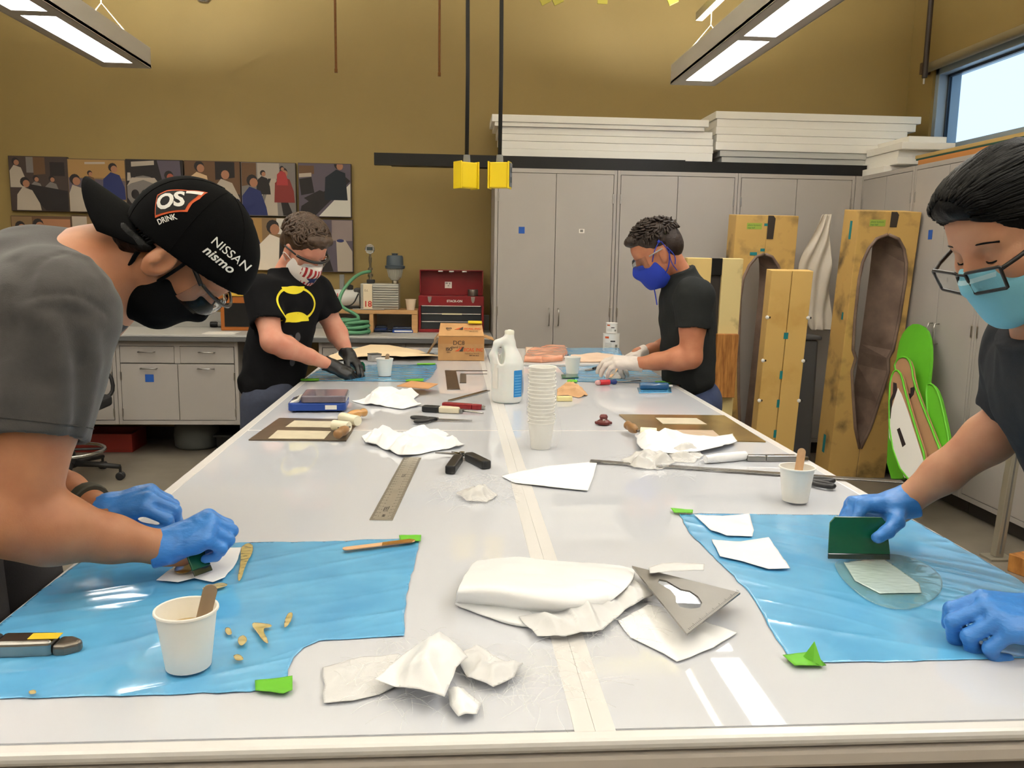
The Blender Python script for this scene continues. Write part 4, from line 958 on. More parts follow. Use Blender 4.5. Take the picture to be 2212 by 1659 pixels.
# hair: thick, combed back
B = Blob(.0045, .012); B.ell(HD.p(-.012, .056), (.108, .086, .088), HD.R); B.ell(HD.p(.045, .098), (.060, .058, .032), HD.R, .02); B.ell(HD.p(.082, .088), (.028, .05, .020), HD.R, .015)
B.ell(HD.p(-.05, .02), (.075, .085, .08), HD.R); B.ell(HD.p(.105, -.002), (.088, .082, .072), HD.R, .006, sub=True)
B.post += [cutplane(HD.p(.02, -.03), V(HD.f*.5-HD.u)), wrinkle(.0028, 170, 8, (.25, 1, .5))]
hD = blob('hair', B, m_hair_k, PD); mb = MB(); bvh = bvh_of(hD)
def genD(rg, i):
    v = rg.uniform(-1.45, 1.45); t0 = rg.uniform(-.07, .09); pts = []     # combed straight back, falling a little at the sides
    for j in range(10):
        fp = .108-t0-j*.013; vv = v+.03*j*(1 if v > 0 else -1)*abs(v); n = (HD.u*math.cos(vv)+HD.s*math.sin(vv)+HD.f*max(0, fp-.05)*6).normalized()
        h = bvh.ray_cast(HD.p(min(fp, .07), .062)+n*.3, -n, .35)
        if h[0] is None: continue
        pts.append(h[0]+n*(.0012+.0012*math.sin(j*.7+i)))
    if len(pts) > 4: return pts
locks(mb, HD, 520, genD, .0026, 6); mb.build('combed_strands', m_hair_k, hD, smooth=True)
m_surg = mat('surgical_blue', (120, 186, 208), .75, bump=.15, bscale=260)
B = HD.mask(top=-.010, back=.012, fat=-.004, pleats=1, bottom=-.14); mk = blob('face_mask', B, m_surg, PD); m_lp = mat('white_elastic', (230, 230, 228), .7)
MB().tube(smoothpoly([HD.p(.04, -.018, -.069), HD.p(.0, .012, -.086), HD.p(-.022, .02, -.09)], 1, False), .0022, 6).build('ear_loop', m_lp, mk, smooth=True)
MB().tube(smoothpoly([HD.p(.02, -.095, -.06), HD.p(-.01, -.06, -.076), HD.p(-.026, -.01, -.09)], 1, False), .0022, 6).build('ear_loop', m_lp, mk, smooth=True)
bvm = bvh_of(mk); decal(*poly2([(-.062, -.004), (.062, -.004), (.062, .003), (-.062, .003)]), frame(HD.p(.13, -.022), -HD.s, HD.f), bvm, mat('mask_binding', (176, 214, 226), .7), 'top_binding', mk, off=.0012, sub=4, depth=.08)
# rectangular glasses sliding down the nose
gl = thing('glasses', None, None, HD.c); gl.parent = PD; gl.location = HD.c-ORG[PD.name]
def gp(f, u, sd): return HD.p(f-.014, u-.004, sd*1.06)
for sd in (-1, 1):
    xa, xb = sd*.008, sd*.066; c4 = [gp(.132, -.004, xa), gp(.122, .0, xb), gp(.119, -.036, xb*.97), gp(.130, -.040, xa*1.5)]; loop = smoothpoly([c4[i].lerp(c4[(i+1) % 4], t) for i in range(4) for t in (0, .18, .5, .82)], 1)
    MB().tube(loop, .0028, 7, closed=True).build('lens_rim', m_frame_k, gl, smooth=True)
    link('lens', loop, [tuple(range(len(loop)))], m_lens, gl, solid=.0015)
    MB().tube(smoothpoly([gp(.121, -.004, xb), gp(.09, .004, sd*.078), gp(-.01, .026, sd*.087), gp(-.035, .005, sd*.088)], 1, False), .0035, 7).build('temple', m_frame_k, gl, smooth=True)
MB().tube(smoothpoly([gp(.132, -.008, .009), gp(.137, -.004, 0), gp(.132, -.008, -.009)], 1, False), .0022, 6).build('bridge', m_frame_k, gl, smooth=True)
for sd in (-1, 1):   # eyebrows, closed lids
    MB().tube(smoothpoly([HD.p(.091, .024, sd*.012), HD.p(.094, .029, sd*.03), HD.p(.078, .024, sd*.052)], 1, False), [.002, .0035, .0035, .003, .0018][:5] if False else .003, 6, flat=.5).build('eyebrow', m_hair_k, PD, smooth=True)
    MB().tube(smoothpoly([HD.p(.084, -.003, sd*.018), HD.p(.090, -.006, sd*.031), HD.p(.080, -.004, sd*.044)], 1, False), .0014, 6).build('eyelashes', m_hair_k, PD, smooth=True)
B = hand_blob(wrD, V((-.97, .0, .02)), V((.0, .25, .97)), [(1.0, .7, .3), (1.05, .7, .3), (1.05, .7, .3), (1.05, .7, .3)], (.85, .45, .6), -1, 1.06, cuff=wrD+V((.022, -.002, .012)), cuffr=.036, fat=1.12)
B.post += [wrinkle(.0012, 140, 4)]; blob('glove', B, m_nitr, PD)
B = hand_blob(wlD, V((-.96, .05, .06)), V((0, -.3, .95)), [(.55, 1.25, .9), (.65, 1.3, .9), (.8, 1.3, .9), (.95, 1.25, .9)], (.35, .75, .3), 1, 1.08, cuff=wlD+V((.03, 0, .005)), cuffr=.036, fat=1.12)
B.post += [wrinkle(.0012, 140, 6)]; blob('glove', B, m_nitr, PD)
# ================================================================== ON AND ALONG THE BACK WALL
def onP(px, py, p0, n):
    d = ray(px, py); n = V(n); return CAM+d*((V(p0)-CAM).dot(n)/d.dot(n))
# ---- canvas prints: each a stretched canvas with its printed picture
def pm(c): return mat('ink_%d_%d_%d' % c, c, .75)
BG = (62, 50, 46); DK = (34, 29, 29); TN = (120, 96, 66); WH = (160, 148, 134); GY = (110, 104, 100); SK = (150, 104, 78); BL = (34, 42, 88); RD = (116, 42, 38); BR = (92, 66, 44); PU = (82, 74, 84)
def E_(c, x, y, rx, ry): return (c, ellipse(x, y, rx, ry, 12))
def person_(c, x, y, s, lean=0, sk=SK):
    return [(c, [(x-.5*s, y+1.5*s), (x-.45*s, y+.5*s), (x-.1*s+lean*s, y+.15*s), (x+.3*s+lean*s, y+.3*s), (x+.5*s, y+.9*s), (x+.55*s, y+1.5*s)]), E_(DK, x+lean*s, y-.08*s, .2*s, .22*s), E_(sk, x+.06*s+lean*s, y, .15*s, .17*s)]
PR = [
 (BG, [(GY, [(.3, 0), (.55, 0), (.55, .3), (.3, .3)]), (BR, [(.42, 0), (.62, 0), (.62, .32), (.42, .34)]), (DK, [(.7, .1), (.95, .1), (.95, .35), (.7, .35)])]+person_(WH, .12, .12, .3)+person_(GY, .45, .42, .25)+person_(GY, .72, .42, .25)+[(DK, [(.3, .5), (1, .62), (1, 1), (.6, 1), (.35, .7)])]+person_(WH, .3, .5, .4, -.1)),
 (TN, [((150, 116, 70), [(0, 0), (1, 0), (1, .35), (0, .35)]), (WH, [(.3, .06), (.65, .05), (.65, .09), (.3, .10)]), (PU, [(0, .35), (1, .4), (1, .75), (0, .7)]), (DK, [(.2, 1), (.4, .55), (.95, .5), (.75, 1)]), (WH, [(.65, 1), (.75, .8), (1, .78), (1, 1)])]+person_(BR, .38, .28, .22)+person_(BL, .78, .18, .38)+person_(WH, .12, .42, .45)),
 (DK, [(PU, [(.55, 0), (.95, 0), (.98, .6), (.7, .7)]), (WH, [(.1, .05), (.5, .02), (.5, .1), (.1, .14)]), (GY, ellipse(.3, .6, .32, .3, 16)), (DK, ellipse(.15, .65, .07, .09)), (DK, ellipse(.32, .65, .07, .09)), (DK, ellipse(.48, .65, .06, .09)), (WH, [(0, .5), (.1, .34), (.5, .34), (.62, .5), (.55, .47), (.3, .38), (.08, .45)]), (WH, [(.03, .25), (.08, .25), (.09, .4), (.02, .4)])]+person_(RD, .75, .32, .4, 0, (150, 80, 60))+[(WH, [(.2, .9), (.8, .86), (.8, .97), (.2, 1)])]),
 (BR, [(DK, [(0, .5), (.6, .45), (1, .62), (1, 1), (0, 1)]), (DK, [(.55, 0), (.9, 0), (.9, .3), (.55, .35)])]+person_((190, 160, 124), .22, .14, .45, .1)+person_(WH, .75, .25, .5, -.1)+[((70, 80, 110), [(.78, .7), (.98, .7), (1, 1), (.82, 1)]), E_((200, 90, 40), .78, .75, .05, .03)]),
 (GY, [((150, 140, 130), [(.3, 0), (.7, 0), (.7, .3), (.3, .3)]), (BR, [(0, 0), (.28, 0), (.28, .4), (0, .45)]), (WH, [(.55, .3), (.64, .3), (.66, 1), (.34, 1)]), (DK, [(.5, .3), (.55, .3), (.22, 1), (.05, 1)]), (DK, [(.66, .35), (.7, .35), (.95, 1), (.76, 1)]), (WH, [(.44, .4), (.48, .4), (.25, .95), (.18, .95)])]+person_(DK, .4, .22, .25)+person_(BL, .2, .38, .5)+person_(RD, .78, .2, .36)+person_((150, 50, 50), .75, .12, .2)),
 (PU, [(BR, [(0, .05), (.3, .05), (.3, .2), (0, .22)]), (DK, [(.0, .3), (.25, .26), (.3, .55), (.05, .6)]), (WH, [(0, .2), (.25, .18), (.25, .25), (0, .27)]), (DK, [(0, 1), (.05, .8), (.9, .25), (1, .32), (.3, 1)]), ((190, 186, 176), [(.38, 1), (1, .36), (1, 1)]), (DK, [(.1, .65), (.4, .5), (.55, .55), (.25, .75)])]+person_((24, 30, 38), .7, .05, .42, .15)),
 (BR, [((150, 104, 74), [(.5, .05), (1, .05), (1, .6), (.5, .55)]), (TN, [(0, 0), (.35, 0), (.35, .2), (0, .22)]), (WH, [(0, .75), (.6, .75), (.9, .9), (.9, 1), (0, 1)])]+person_(WH, .15, .22, .42)+person_(WH, .45, .18, .45)),
 (BR, [(WH, [(.02, .02), (.28, .02), (.28, .9), (.02, .9)]), (TN, [(.28, .02), (.8, .02), (.8, .8), (.28, .8)]), (DK, [(.8, 0), (1, 0), (1, 1), (.8, 1)])]),
 (TN, [((150, 116, 66), [(0, 0), (.35, 0), (.35, .5), (0, .45)]), ((190, 186, 176), [(.62, 0), (1, 0), (1, .35), (.62, .3)]), (DK, [(.05, .55), (.75, 1), (.45, 1), (0, .72)]), (BR, [(0, .7), (.3, 1), (0, 1)])]+person_(BL, .1, .15, .5)+person_((206, 196, 182), .55, .22, .6)+person_(DK, .9, .1, .5)),
 (PU, [((130, 116, 112), [(.6, 0), (1, 0), (1, .4), (.6, .4)]), (DK, [(.3, .55), (.4, .25), (.62, 1), (.2, 1)]), (WH, [(.68, .4), (.85, .38), (1, .6), (1, 1), (.7, 1)]), (BL, ellipse(.76, .4, .07, .03)), ((160, 90, 60), ellipse(.45, .75, .08, .05)), (WH, [(.1, .8), (.2, .78), (.24, 1), (.12, 1)])]+person_(WH, .25, .1, .4)),
]
cb = [(25, 144, 339, 455), (151, 270, 345, 458), (276, 394, 346, 460), (402, 518, 349, 463), (523, 638, 352, 466), (646, 758, 354, 468), (31, 153, 468, 584), (160, 275, 467, 584), (528, 641, 471, 584), (650, 762, 475, 587)]
cn = ['canvas print of people in white working in a grey room', 'canvas print of a blue-shirted person in a tan room', 'canvas print of a pale round wheel-like shape and a red-shirted person', 'canvas print of an older and a younger person in pale shirts leaning over', 'canvas print of people working along both sides of a long track', 'canvas print of a dark-clothed person bending over a long dark beam', 'canvas print of two people in white against a brown room, lower row', 'canvas print of a white door and brown wall, lower row', 'canvas print of a person in a white shirt between others, lower row', 'canvas print of a dark wedge and white table, lower row by the toolbox end']
for (x0, x1, y0, y1), lab, (bgc, shapes) in zip(cb, cn, PR):
    yf = BW-.035; a = onY(x0, y1, yf); b = onY(x1, y0, yf); c = thing('canvas_print', lab, 'picture', ((a.x+b.x)/2, yf+.015, a.z), 'photographs on canvas')
    part('stretched_canvas', mat('canvas_edge', (58, 48, 42), .8), c, a.x, b.x, yf, BW-.001, a.z, b.z, bevel=.002)
    P = MB(); mats = [pm(bgc)]; W_, H_ = b.x-a.x, b.z-a.z
    P.add([(a.x+.003, yf-.0006, a.z+.003), (b.x-.003, yf-.0006, a.z+.003), (b.x-.003, yf-.0006, b.z-.003), (a.x+.003, yf-.0006, b.z-.003)], [(0, 1, 2, 3)], 0)
    for i, (col, pts) in enumerate(shapes):
        if pm(col) not in mats: mats.append(pm(col))
        q = [(a.x+W_*min(.985, max(.015, u)), yf-.0008-.00012*i, b.z-H_*min(.985, max(.015, v))) for u, v in pts]
        P.add(q, [tuple(range(len(q)))], mats.index(pm(col)))
    P.build('printed_picture', mats, c)

# ---- two yellow power drops
m_pl = mat('yellow_outlet_box', (235, 204, 22), .4); m_cord = mat('black_cord', (18, 18, 18), .6)
for px, py, wpx, ang, lab in ((1008, 378, 54, .55, 'yellow hanging outlet box turned to show its grey socket face'), (1079, 378, 46, -.25, 'yellow hanging outlet box facing flat, beside the tilted one')):
    p = onY(px, py, 4.4); r = thing('power_drop', lab, 'outlet box', (p.x, p.y, p.z-.07), 'hanging power drops')
    F = Matrix.Translation(p) @ Matrix.Rotation(ang, 4, 'Z')
    MB(F).box(-.047, .047, -.03, .035, -.066, .062).build('box', m_pl, r, bevel=.005)
    for s in (-1, 1): MB(F).box(s*.052-.004, s*.052+.004, -.035, .04, -.07, .066).build('guard_flange', m_pl, r, bevel=.002)
    fp = MB(F @ Matrix.Translation((.0566, 0, 0)) @ Matrix.Rotation(math.pi/2, 4, 'Y')).box(-.06, .06, -.028, .033, -.0, .004).build('socket_plate', mat('socket_grey', (96, 100, 104), .4), r, bevel=.002)
    for dz in (-.025, .025): MB(F).box(.0606, .0625, -.014, .016, dz-.014, dz+.014).build('socket', mat('socket_dark', (60, 63, 68), .5), fp, bevel=.001)
    MB(F).cyl((0, 0, .062), (0, 0, .1), .019, .016, 14).build('cable_gland', mat('grey_gland', (120, 120, 118), .4), r, smooth=True, auto=40)
    MB().tube([(p.x, p.y, p.z+.1), (p.x+.002, p.y, p.z+.5), (p.x-.003, p.y, p.z+1.1), (p.x+.006, p.y, p.z+1.6), (p.x, p.y, CEIL)], .0105, 10).build('cord', m_cord, r, smooth=True)

# ---- counter things
def cz(px, py, y): return onY(px, py, y)
# red toolbox
CT = .9105
yf = 6.47; a = onY(904, 700, yf).x; b = onY(1045, 700, yf).x; zt = onY(975, 640, yf).z
tx = thing('toolbox', 'red metal toolbox with open lid and three black drawers on the counter', 'toolbox', ((a+b)/2, yf+.11, CT))
m_red2 = mat('toolbox_red', (128, 24, 30), .35, spec=.5, var=.1, vscale=6)
part('body', m_red2, tx, a, b, yf+.012, yf+.23, CT, zt, bevel=.004)
part('bottom_rail', m_red2, tx, a, b, yf, yf+.014, CT, CT+.025, bevel=.003); part('top_rail', m_red2, tx, a, b, yf, yf+.014, zt-.072, zt, bevel=.003)
for s in ((a, a+.018), (b-.018, b)): part('corner_post', m_red2, tx, s[0], s[1], yf, yf+.014, CT+.025, zt-.072)
dz = (zt-.072-CT-.025)/3
for k in range(3):
    d = part('drawer', mat('drawer_black', (34, 38, 42), .4), tx, a+.02, b-.02, yf+.002, yf+.02, CT+.027+k*dz, CT+.024+(k+1)*dz, bevel=.002)
    MB().box(a+.024, b-.024, yf-.006, yf+.003, CT+.018+(k+1)*dz, CT+.025+(k+1)*dz).build('drawer_pull', mat('chrome', 0), d, bevel=.002)
    if k == 1: part('drawer_tape', mat('cream_tape', (206, 196, 160), .6), d, a+.18, b-.17, yf-.0075, yf-.006, CT+.016+(k+1)*dz, CT+.027+(k+1)*dz, bevel=0)
for fx in (.17, .83):
    lx = a+(b-a)*fx; MB(frame((lx, yf-.001, zt-.03), (1, 0, 0), (0, -1, 0))).prism([(-.016, .026), (.016, .026), (.012, -.004), (.005, -.02), (-.005, -.02), (-.012, -.004)], 0, .006).build('latch', m_hand, tx, bevel=.0015)
lettering('STACK-ON', frame((a+(b-a)*.43, yf-.001, zt-.045), (1, 0, 0), (0, -1, 0)), .024, m_white, tx, bold=.03)
# open lid standing at the back, inside visible
zl = onY(975, 583, yf+.16).z; lid = MB().box(a+.004, b-.004, yf+.205, yf+.215, zt, zl).box(a+.004, a+.012, yf+.12, yf+.205, zt+.02, zl).box(b-.012, b-.004, yf+.12, yf+.205, zt+.02, zl).box(a+.012, b-.012, yf+.12, yf+.205, zl-.008, zl).build('lid', m_red2, tx, bevel=.002)
part('lid_label', m_wlab, lid, a+.20, a+.255, yf+.203, yf+.2049, zt+.055, zt+.105, bevel=0)
for q in ((.205, .09, .03, .008), (.222, .07, .02, .006), (.235, .085, .012, .012)): part('lid_label_print', mat('grey_print', 0), lid, a+q[0], a+q[0]+q[2]*.6, yf+.202, yf+.2028, zt+q[1], zt+q[1]+q[3], bevel=0)
for fx in (.33, .5, .70): MB().tube([(a+(b-a)*fx-.018, yf+.13, zl-.012), (a+(b-a)*fx+.018, yf+.13, zl-.012)], .011, 10).build('chrome_clip', mat('chrome', 0), lid, smooth=True, auto=40)
tp = MB().lathe([(0, 0), (.038, 0), (.04, .004), (.04, .044), (.038, .05), (.012, .05), (.012, .03), (0, .03)], (b-.085, yf+.07, zt+.001), 24).build('metal_tin', mat('dull_tin', (120, 112, 104), .35, .8), smooth=True, auto=40)
tag(tp, 'small dull metal tin standing in the open red toolbox', 'tin')
# wooden riser shelf
m_wood = mat('raw_pine', (190, 146, 96), .6, var=.15, vscale=8, stretch=(1, 8, 8), bump=.1)
yr_ = 6.40; a = onY(700, 675, yr_).x; b = onY(902, 675, yr_).x; zs = onY(800, 670, yr_).z
rs = thing('riser_shelf', 'low raw pine riser shelf on the counter under the vacuum pumps', 'shelf', ((a+b)/2, 6.55, CT))
part('shelf_board', m_wood, rs, a, b, yr_, 6.72, zs-.028, zs)
for s in ((a, a+.04), (b-.045, b), (a+(b-a)*.48, a+(b-a)*.48+.03)): part('shelf_leg', m_wood, rs, s[0], s[1], yr_+.005, 6.7, CT, zs-.0285)
# the pump with the number 18
m_pump = mat('pump_aluminium', (168, 166, 158), .4, .5); m_cr = mat('cream_plate', (222, 206, 176), .55)
yp = 6.46; a = onY(778, 640, yp).x; b = onY(861, 640, yp).x; zp = onY(820, 613, yp).z; zs += .0008
pu = thing('vacuum_pump', 'grey finned vacuum pump with a red number 18 on a cream plate', 'pump', ((a+b)/2, yp+.08, zs))
MB().box(a, b, yp+.012, yp+.19, zs, zp).build('casing', m_pump, pu, bevel=.006)
fx0 = a+(b-a)*.33
for k in range(9):
    z = zs+.022+k*(zp-zs-.035)/9; MB().box(fx0, b, yp, yp+.013, z, z+.012).build('cooling_fin', m_pump, pu, bevel=.003)
part('number_plate', m_cr, pu, a+.022, fx0-.006, yp+.004, yp+.0125, zs+.002, zp-.004, bevel=.001)
lettering('18', frame((a+.026, yp+.003, zs+.022), (1, 0, 0), (0, -1, 0)), .062, mat('red_number', (190, 52, 40), .6), pu, bold=.02)
lettering('Ed.', frame((a+.032, yp+.003, zp-.06), (1, 0, 0), (0, -1, 0)), .024, mat('pencil_grey', (130, 110, 84), .6), pu)
part('outlet_base', mat('black_rubber', (36, 36, 36), .6), pu, a+.045, a+.105, yp+.04, yp+.10, zp, zp+.03, bevel=.006)
gz = [(.012, .03), (.012, .05), (.02, .052), (.02, .07), (.011, .072), (.011, .1), (.017, .103), (.017, .118), (.009, .12), (.009, .16), (.013, .165), (.013, .2), (.008, .205), (.008, .23)]
gx, gy = a+.072, yp+.07; MB().lathe(gz, (gx, gy, zp), 14).build('pipe_fitting', mat('brass_nickel', (150, 140, 120), .3, .9), pu, smooth=True, auto=40)
ztop = onY(795, 538, gy).z
g = MB(frame((gx, gy-.012, ztop), (1, 0, 0), (0, -1, 0))).lathe([(0, 0), (.036, 0), (.037, .004), (.037, .022), (.033, .026), (.031, .022), (0, .022)], n=24).build('gauge', mat('chrome', 0), pu, smooth=True, auto=35)
MB(frame((gx, gy-.0345, ztop), (1, 0, 0), (0, -1, 0))).box(-.022, .022, -.010, .016, 0, .002).build('gauge_display', mat('lcd_grey', (58, 66, 66), .3), g, bevel=.002)
MB().cyl((gx, gy, zp+.22), (gx, gy, ztop-.03), .008, n=10).build('gauge_stem', mat('brass_nickel', 0), pu)
fx, fy = onY(853, 600, yp+.06).x, yp+.07; z0 = onY(853, 612, fy).z
zc = onY(853, 580, fy).z; zc2 = onY(853, 552, fy).z
MB().lathe([(0, 0), (.022, 0), (.024, .018), (.016, .03), (.016, zc-z0-.085), (.0, zc-z0-.085)], (fx, fy, zp), 16).build('filter_neck', mat('brass_nickel', 0), pu, smooth=True, auto=40)
MB().lathe([(.03, zc-.09), (.045, zc-.07), (.06, zc), (.0, zc)], (fx, fy, 0), 20).build('filter_bowl', mat('ribbed_clear', (198, 196, 184), .25, trans=.4), pu, smooth=True, auto=40)
rb = MB()
for k in range(20): an = 6.283*k/20; rb.tube([(fx+.047*math.cos(an), fy+.047*math.sin(an), zc-.068), (fx+.062*math.cos(an), fy+.062*math.sin(an), zc)], .0028, 5)
tag(rb.build('filter_ribs', mat('ribbed_clear', 0), pu), kind='stuff')
MB().lathe([(.074, zc), (.076, zc+.02), (.066, zc+.024), (.062, zc2-.01), (.055, zc2), (.022, zc2+.002), (.022, zc2+.012), (.028, zc2+.016), (.0, zc2+.018)], (fx, fy, 0), 24).build('filter_cap', mat('slate_cap', (62, 72, 80), .5), pu, smooth=True, auto=35)
# older white pump
yw = 6.5; a2 = onY(713, 640, yw).x; zw = onY(740, 632, yw).z; c2 = onY(746, 640, yw).x
wp = thing('compressor', 'rounded white compressor with red lettering behind the green hose', 'compressor', (c2, yw+.06, zs))
MB(frame((c2-.115, yw+.07, zs+.075), (0, 0, 1), (1, 0, 0))).lathe([(0, 0), (.05, .004), (.07, .02), (.074, .06), (.074, .2), (.068, .22), (0, .226)], n=26).build('tank', mat('compressor_white', (196, 194, 188), .35), wp, smooth=True, auto=50)
part('foot', mat('black_rubber', 0), wp, c2-.1, c2+.1, yw+.01, yw+.13, zs, zs+.02)
part('motor_block', mat('dark_motor', (70, 68, 66), .5), wp, c2+.06, c2+.12, yw+.02, yw+.13, zs+.08, zs+.16, bevel=.012)
part('capacitor', mat('grey_gland', 0), wp, c2-.05, c2-.015, yw+.05, yw+.085, zs+.145, zs+.26, bevel=.004)
MB().lathe([(.02, 0), (.024, .01), (.024, .03), (.012, .036), (0, .04)], (c2+.03, yw+.06, zs+.147), 12).build('knob', mat('black_rubber', 0), wp, smooth=True, auto=40)
lettering('U', frame((c2-.088, yw-.006, zs+.085), (1, 0, 0), (0, -1, .1)), .05, mat('red_number', 0), wp, bold=.02)
MB().tube(smoothpoly([(c2+.1, yw, zs+.12), (c2+.06, yw-.03, zs+.03), (c2-.02, yw-.02, zs+.02), (c2-.1, yw, zs+.05)], 2, False), .005, 7).build('power_lead', m_cord, wp, smooth=True)
# green hose: coil on the counter and a riser to the gauge
m_hose = mat('green_hose', (84, 140, 104), .5, bump=.1, bscale=200)
hz = thing('hose', 'green rubber hose coiled on the counter and running up to the gauge', 'hose', (onY(755, 700, 6.3).x, 6.3, CT))
hx = onY(757, 700, 6.26).x; pts = []
for k in range(150):
    an = k*.25; rr = .125+.02*math.sin(k*.37)-.0002*k; pts.append((hx+rr*1.05*math.cos(an)+.012*math.sin(k*.11), 6.26+.115*rr/.125*math.sin(an), CT+.013+.095*min(1, k/150)+.006*math.sin(an*1.7+k*.1)))
e = V(pts[-1]); up = [e, e+V((-.01, .05, .03)), V((onY(731, 665, 6.33).x, 6.33, onY(731, 660, 6.33).z)), onY(737, 632, 6.36), onY(757, 606, 6.4), onY(778, 590, 6.46), V((gx, gy, onY(797, 586, gy).z))]
MB().tube([V(q) for q in pts]+smoothpoly(up, 2, False)[2:], .0125, 8).build('hose_tube', m_hose, hz, smooth=True)
# blue pocket scales on the counter
for i, (px, py, w, lab) in enumerate(((812, 716, 45, 'small blue pocket scale with grey top, next to the green hose'), (870, 719, 45, 'small blue pocket scale with a white strip, in front of the pine shelf'))):
    p = onZ(px, py, CT); sx = w/1800*p.y/2; s = thing('pocket_scale', lab, 'scale', (p.x, p.y, CT), 'pocket scales on the counter')
    MB(Matrix.Translation((p.x, p.y, CT))).prism(rrect(-sx, sx, 0, .15, .012), 0, .022).build('base', mat('scale_blue', (24, 62, 140), .4), s, bevel=.003)
    MB(Matrix.Translation((p.x, p.y, CT+.0222))).prism(rrect(-sx*.96, sx*.96, .03, .147, .01), 0, .018).build('lid', mat('smoke_lid', (70, 80, 100), .15, alpha=.75), s, bevel=.003)
    if i: part('white_strip', m_white, s, p.x-sx*.8, p.x+sx*.9, p.y-.001, p.y+.001, CT+.007, CT+.017, bevel=0)
p = onZ(820, 702, CT)
tag(MB(Matrix.Translation((p.x+.06, 6.42, CT+.012))).prism(rrect(-.14, .14, -.0, .1, .01), 0, .006).build('clear_tray', mat('smoke_lid', 0)), 'flat translucent lid lying under the pine shelf', 'lid')
# paper cup on the shelf, small tools
def cup_mb(o, r0=.030, r1=.040, h=.083, t=.0012, xf=None):
    return MB(xf).lathe([(0, .004), (r0-.002, .004), (r0-.001, 0), (r0, 0), (r1, h-.003), (r1+.003, h-.0025), (r1+.0026, h), (r1-.0008, h-.001), (r0-t, .006), (0, .006)], o, 32)
m_cup = mat('paper_cup', (236, 234, 227), .6); m_cupt = mat('tan_paper_cup', (214, 194, 168), .65)
p = onY(887, 672, 6.44); o = cup_mb((p.x, 6.46, zs)).build('paper_cup', m_cupt, smooth=True, auto=40); tag(o, 'tan paper cup on the pine shelf beside the red toolbox', 'cup')
p = onY(790, 670, 6.42); o = MB().box(p.x-.1, p.x+.14, 6.415, 6.43, zs, zs+.008).build('steel_bar', m_hand, bevel=.002); tag(o, 'thin pale metal bar on the pine shelf edge before the pump', 'bar')
# left end of the counter, half hidden by the cap wearer
p = onY(510, 630, 6.5); ob = thing('parts_drawer', 'yellow and orange plastic bin on the counter next to the curly-haired person', 'bin', (p.x, 6.55, CT))
x0 = onY(475, 650, 6.45).x; x1 = onY(575, 650, 6.45).x; z1 = onY(500, 612, 6.45).z; z2 = onY(500, 640, 6.45).z
part('orange_body', mat('orange_bin', (160, 90, 30), .4), ob, x0, x1, 6.45, 6.7, CT, z2-.001, bevel=.006); part('yellow_lid', mat('yellow_bin', (206, 166, 60), .45), ob, x0-.01, x1+.01, 6.44, 6.71, z2, z1, bevel=.006)
part('dark_slot', m_blk, ob, x0+.03, x1-.03, 6.447, 6.4495, CT+.03, z2-.05, bevel=0)
p = onZ(487, 708, CT); tl = thing('flashlight', 'black flashlight lying on the counter before the orange bin', 'flashlight', (p.x, p.y, CT))
MB(frame((p.x-.12, p.y+.02, CT+.0235), (0, 0, 1), (1, 0, 0))).lathe([(0, 0), (.022, 0), (.0235, .01), (.0235, .045), (.017, .06), (.017, .17), (.019, .175), (.019, .2), (0, .202)], n=18).build('barrel', m_blk, tl, smooth=True, auto=40)
MB(frame((p.x-.06, p.y+.02, CT+.0235), (0, 0, 1), (1, 0, 0))).lathe([(.0175, 0), (.0182, .002), (.0182, .05), (.0175, .052)], n=18).build('grip_ring', mat('grey_print', 0), tl, smooth=True, auto=40)
p = onZ(265, 712, CT); o = thing('white_bottle', 'white plastic bottle on the counter behind the capped person', 'bottle', (p.x, 6.3, CT))
MB().lathe([(0, 0), (.038, 0), (.042, .006), (.042, .085), (.03, .11), (.016, .12), (.016, .13), (0, .13)], (p.x, 6.3, CT), 24).build('bottle_body', mat('white_plastic', 0), o, smooth=True, auto=40); MB().lathe([(.018, .131), (.018, .155), (0, .156)], (p.x, 6.3, CT), 18).build('bottle_cap', m_blk, o, smooth=True, auto=40)
tag(MB().box(*[onZ(455, 716, CT).x, onZ(525, 716, CT).x], 6.14, 6.32, CT, CT+.004).build('paper_sheet', m_wlab), 'white sheet of paper on the counter before the orange bin', 'paper')
tag(MB(Matrix.Translation((onZ(985, 718, CT).x, 6.25, CT)) @ Matrix.Rotation(.2, 4, 'Z')).box(-.1, .1, -.07, .1, 0, .003).build('paper_sheet', m_wlab), 'white sheet of paper on the counter before the red toolbox', 'paper')

# ---- rolling drafting chair
ch = thing('drafting_chair', 'black rolling drafting chair with chrome foot ring before the base cabinets', 'chair', (-2.5, 5.5, 0))
m_pls = mat('black_plastic', (30, 29, 29), .45)
cx, cy = -2.5, 5.5
MB().lathe([(0, .09), (.045, .09), (.05, .12), (.035, .2), (.028, .46), (0, .46)], (cx, cy, 0), 18).build('gas_column', m_pls, ch, smooth=True, auto=40)
for k in range(5):
    an = .12+k*6.2832/5-.08; d = V((math.cos(an), math.sin(an), 0)); o = V((cx, cy, 0))
    lg = MB().tube([o+d*.03+V((0, 0, .115)), o+d*.18+V((0, 0, .105)), o+d*.315+V((0, 0, .088))], [.028, .024, .019], 8, flat=.8).build('base_leg', m_pls, ch, smooth=True)
    w = V((-d.y, d.x, 0)); q = o+d*.315
    for s in (-1, 1): MB(frame(q+w*s*.014+V((0, 0, .027)), d, w)).lathe([(0, -.009), (.022, -.009), (.027, -.004), (.027, .004), (.022, .009), (0, .009)], n=16).build('caster_wheel', m_pls, lg, smooth=True, auto=40)
    MB().cyl(q+V((0, 0, .04)), q+V((0, 0, .09)), .009, n=8).build('caster_stem', m_pls, lg)
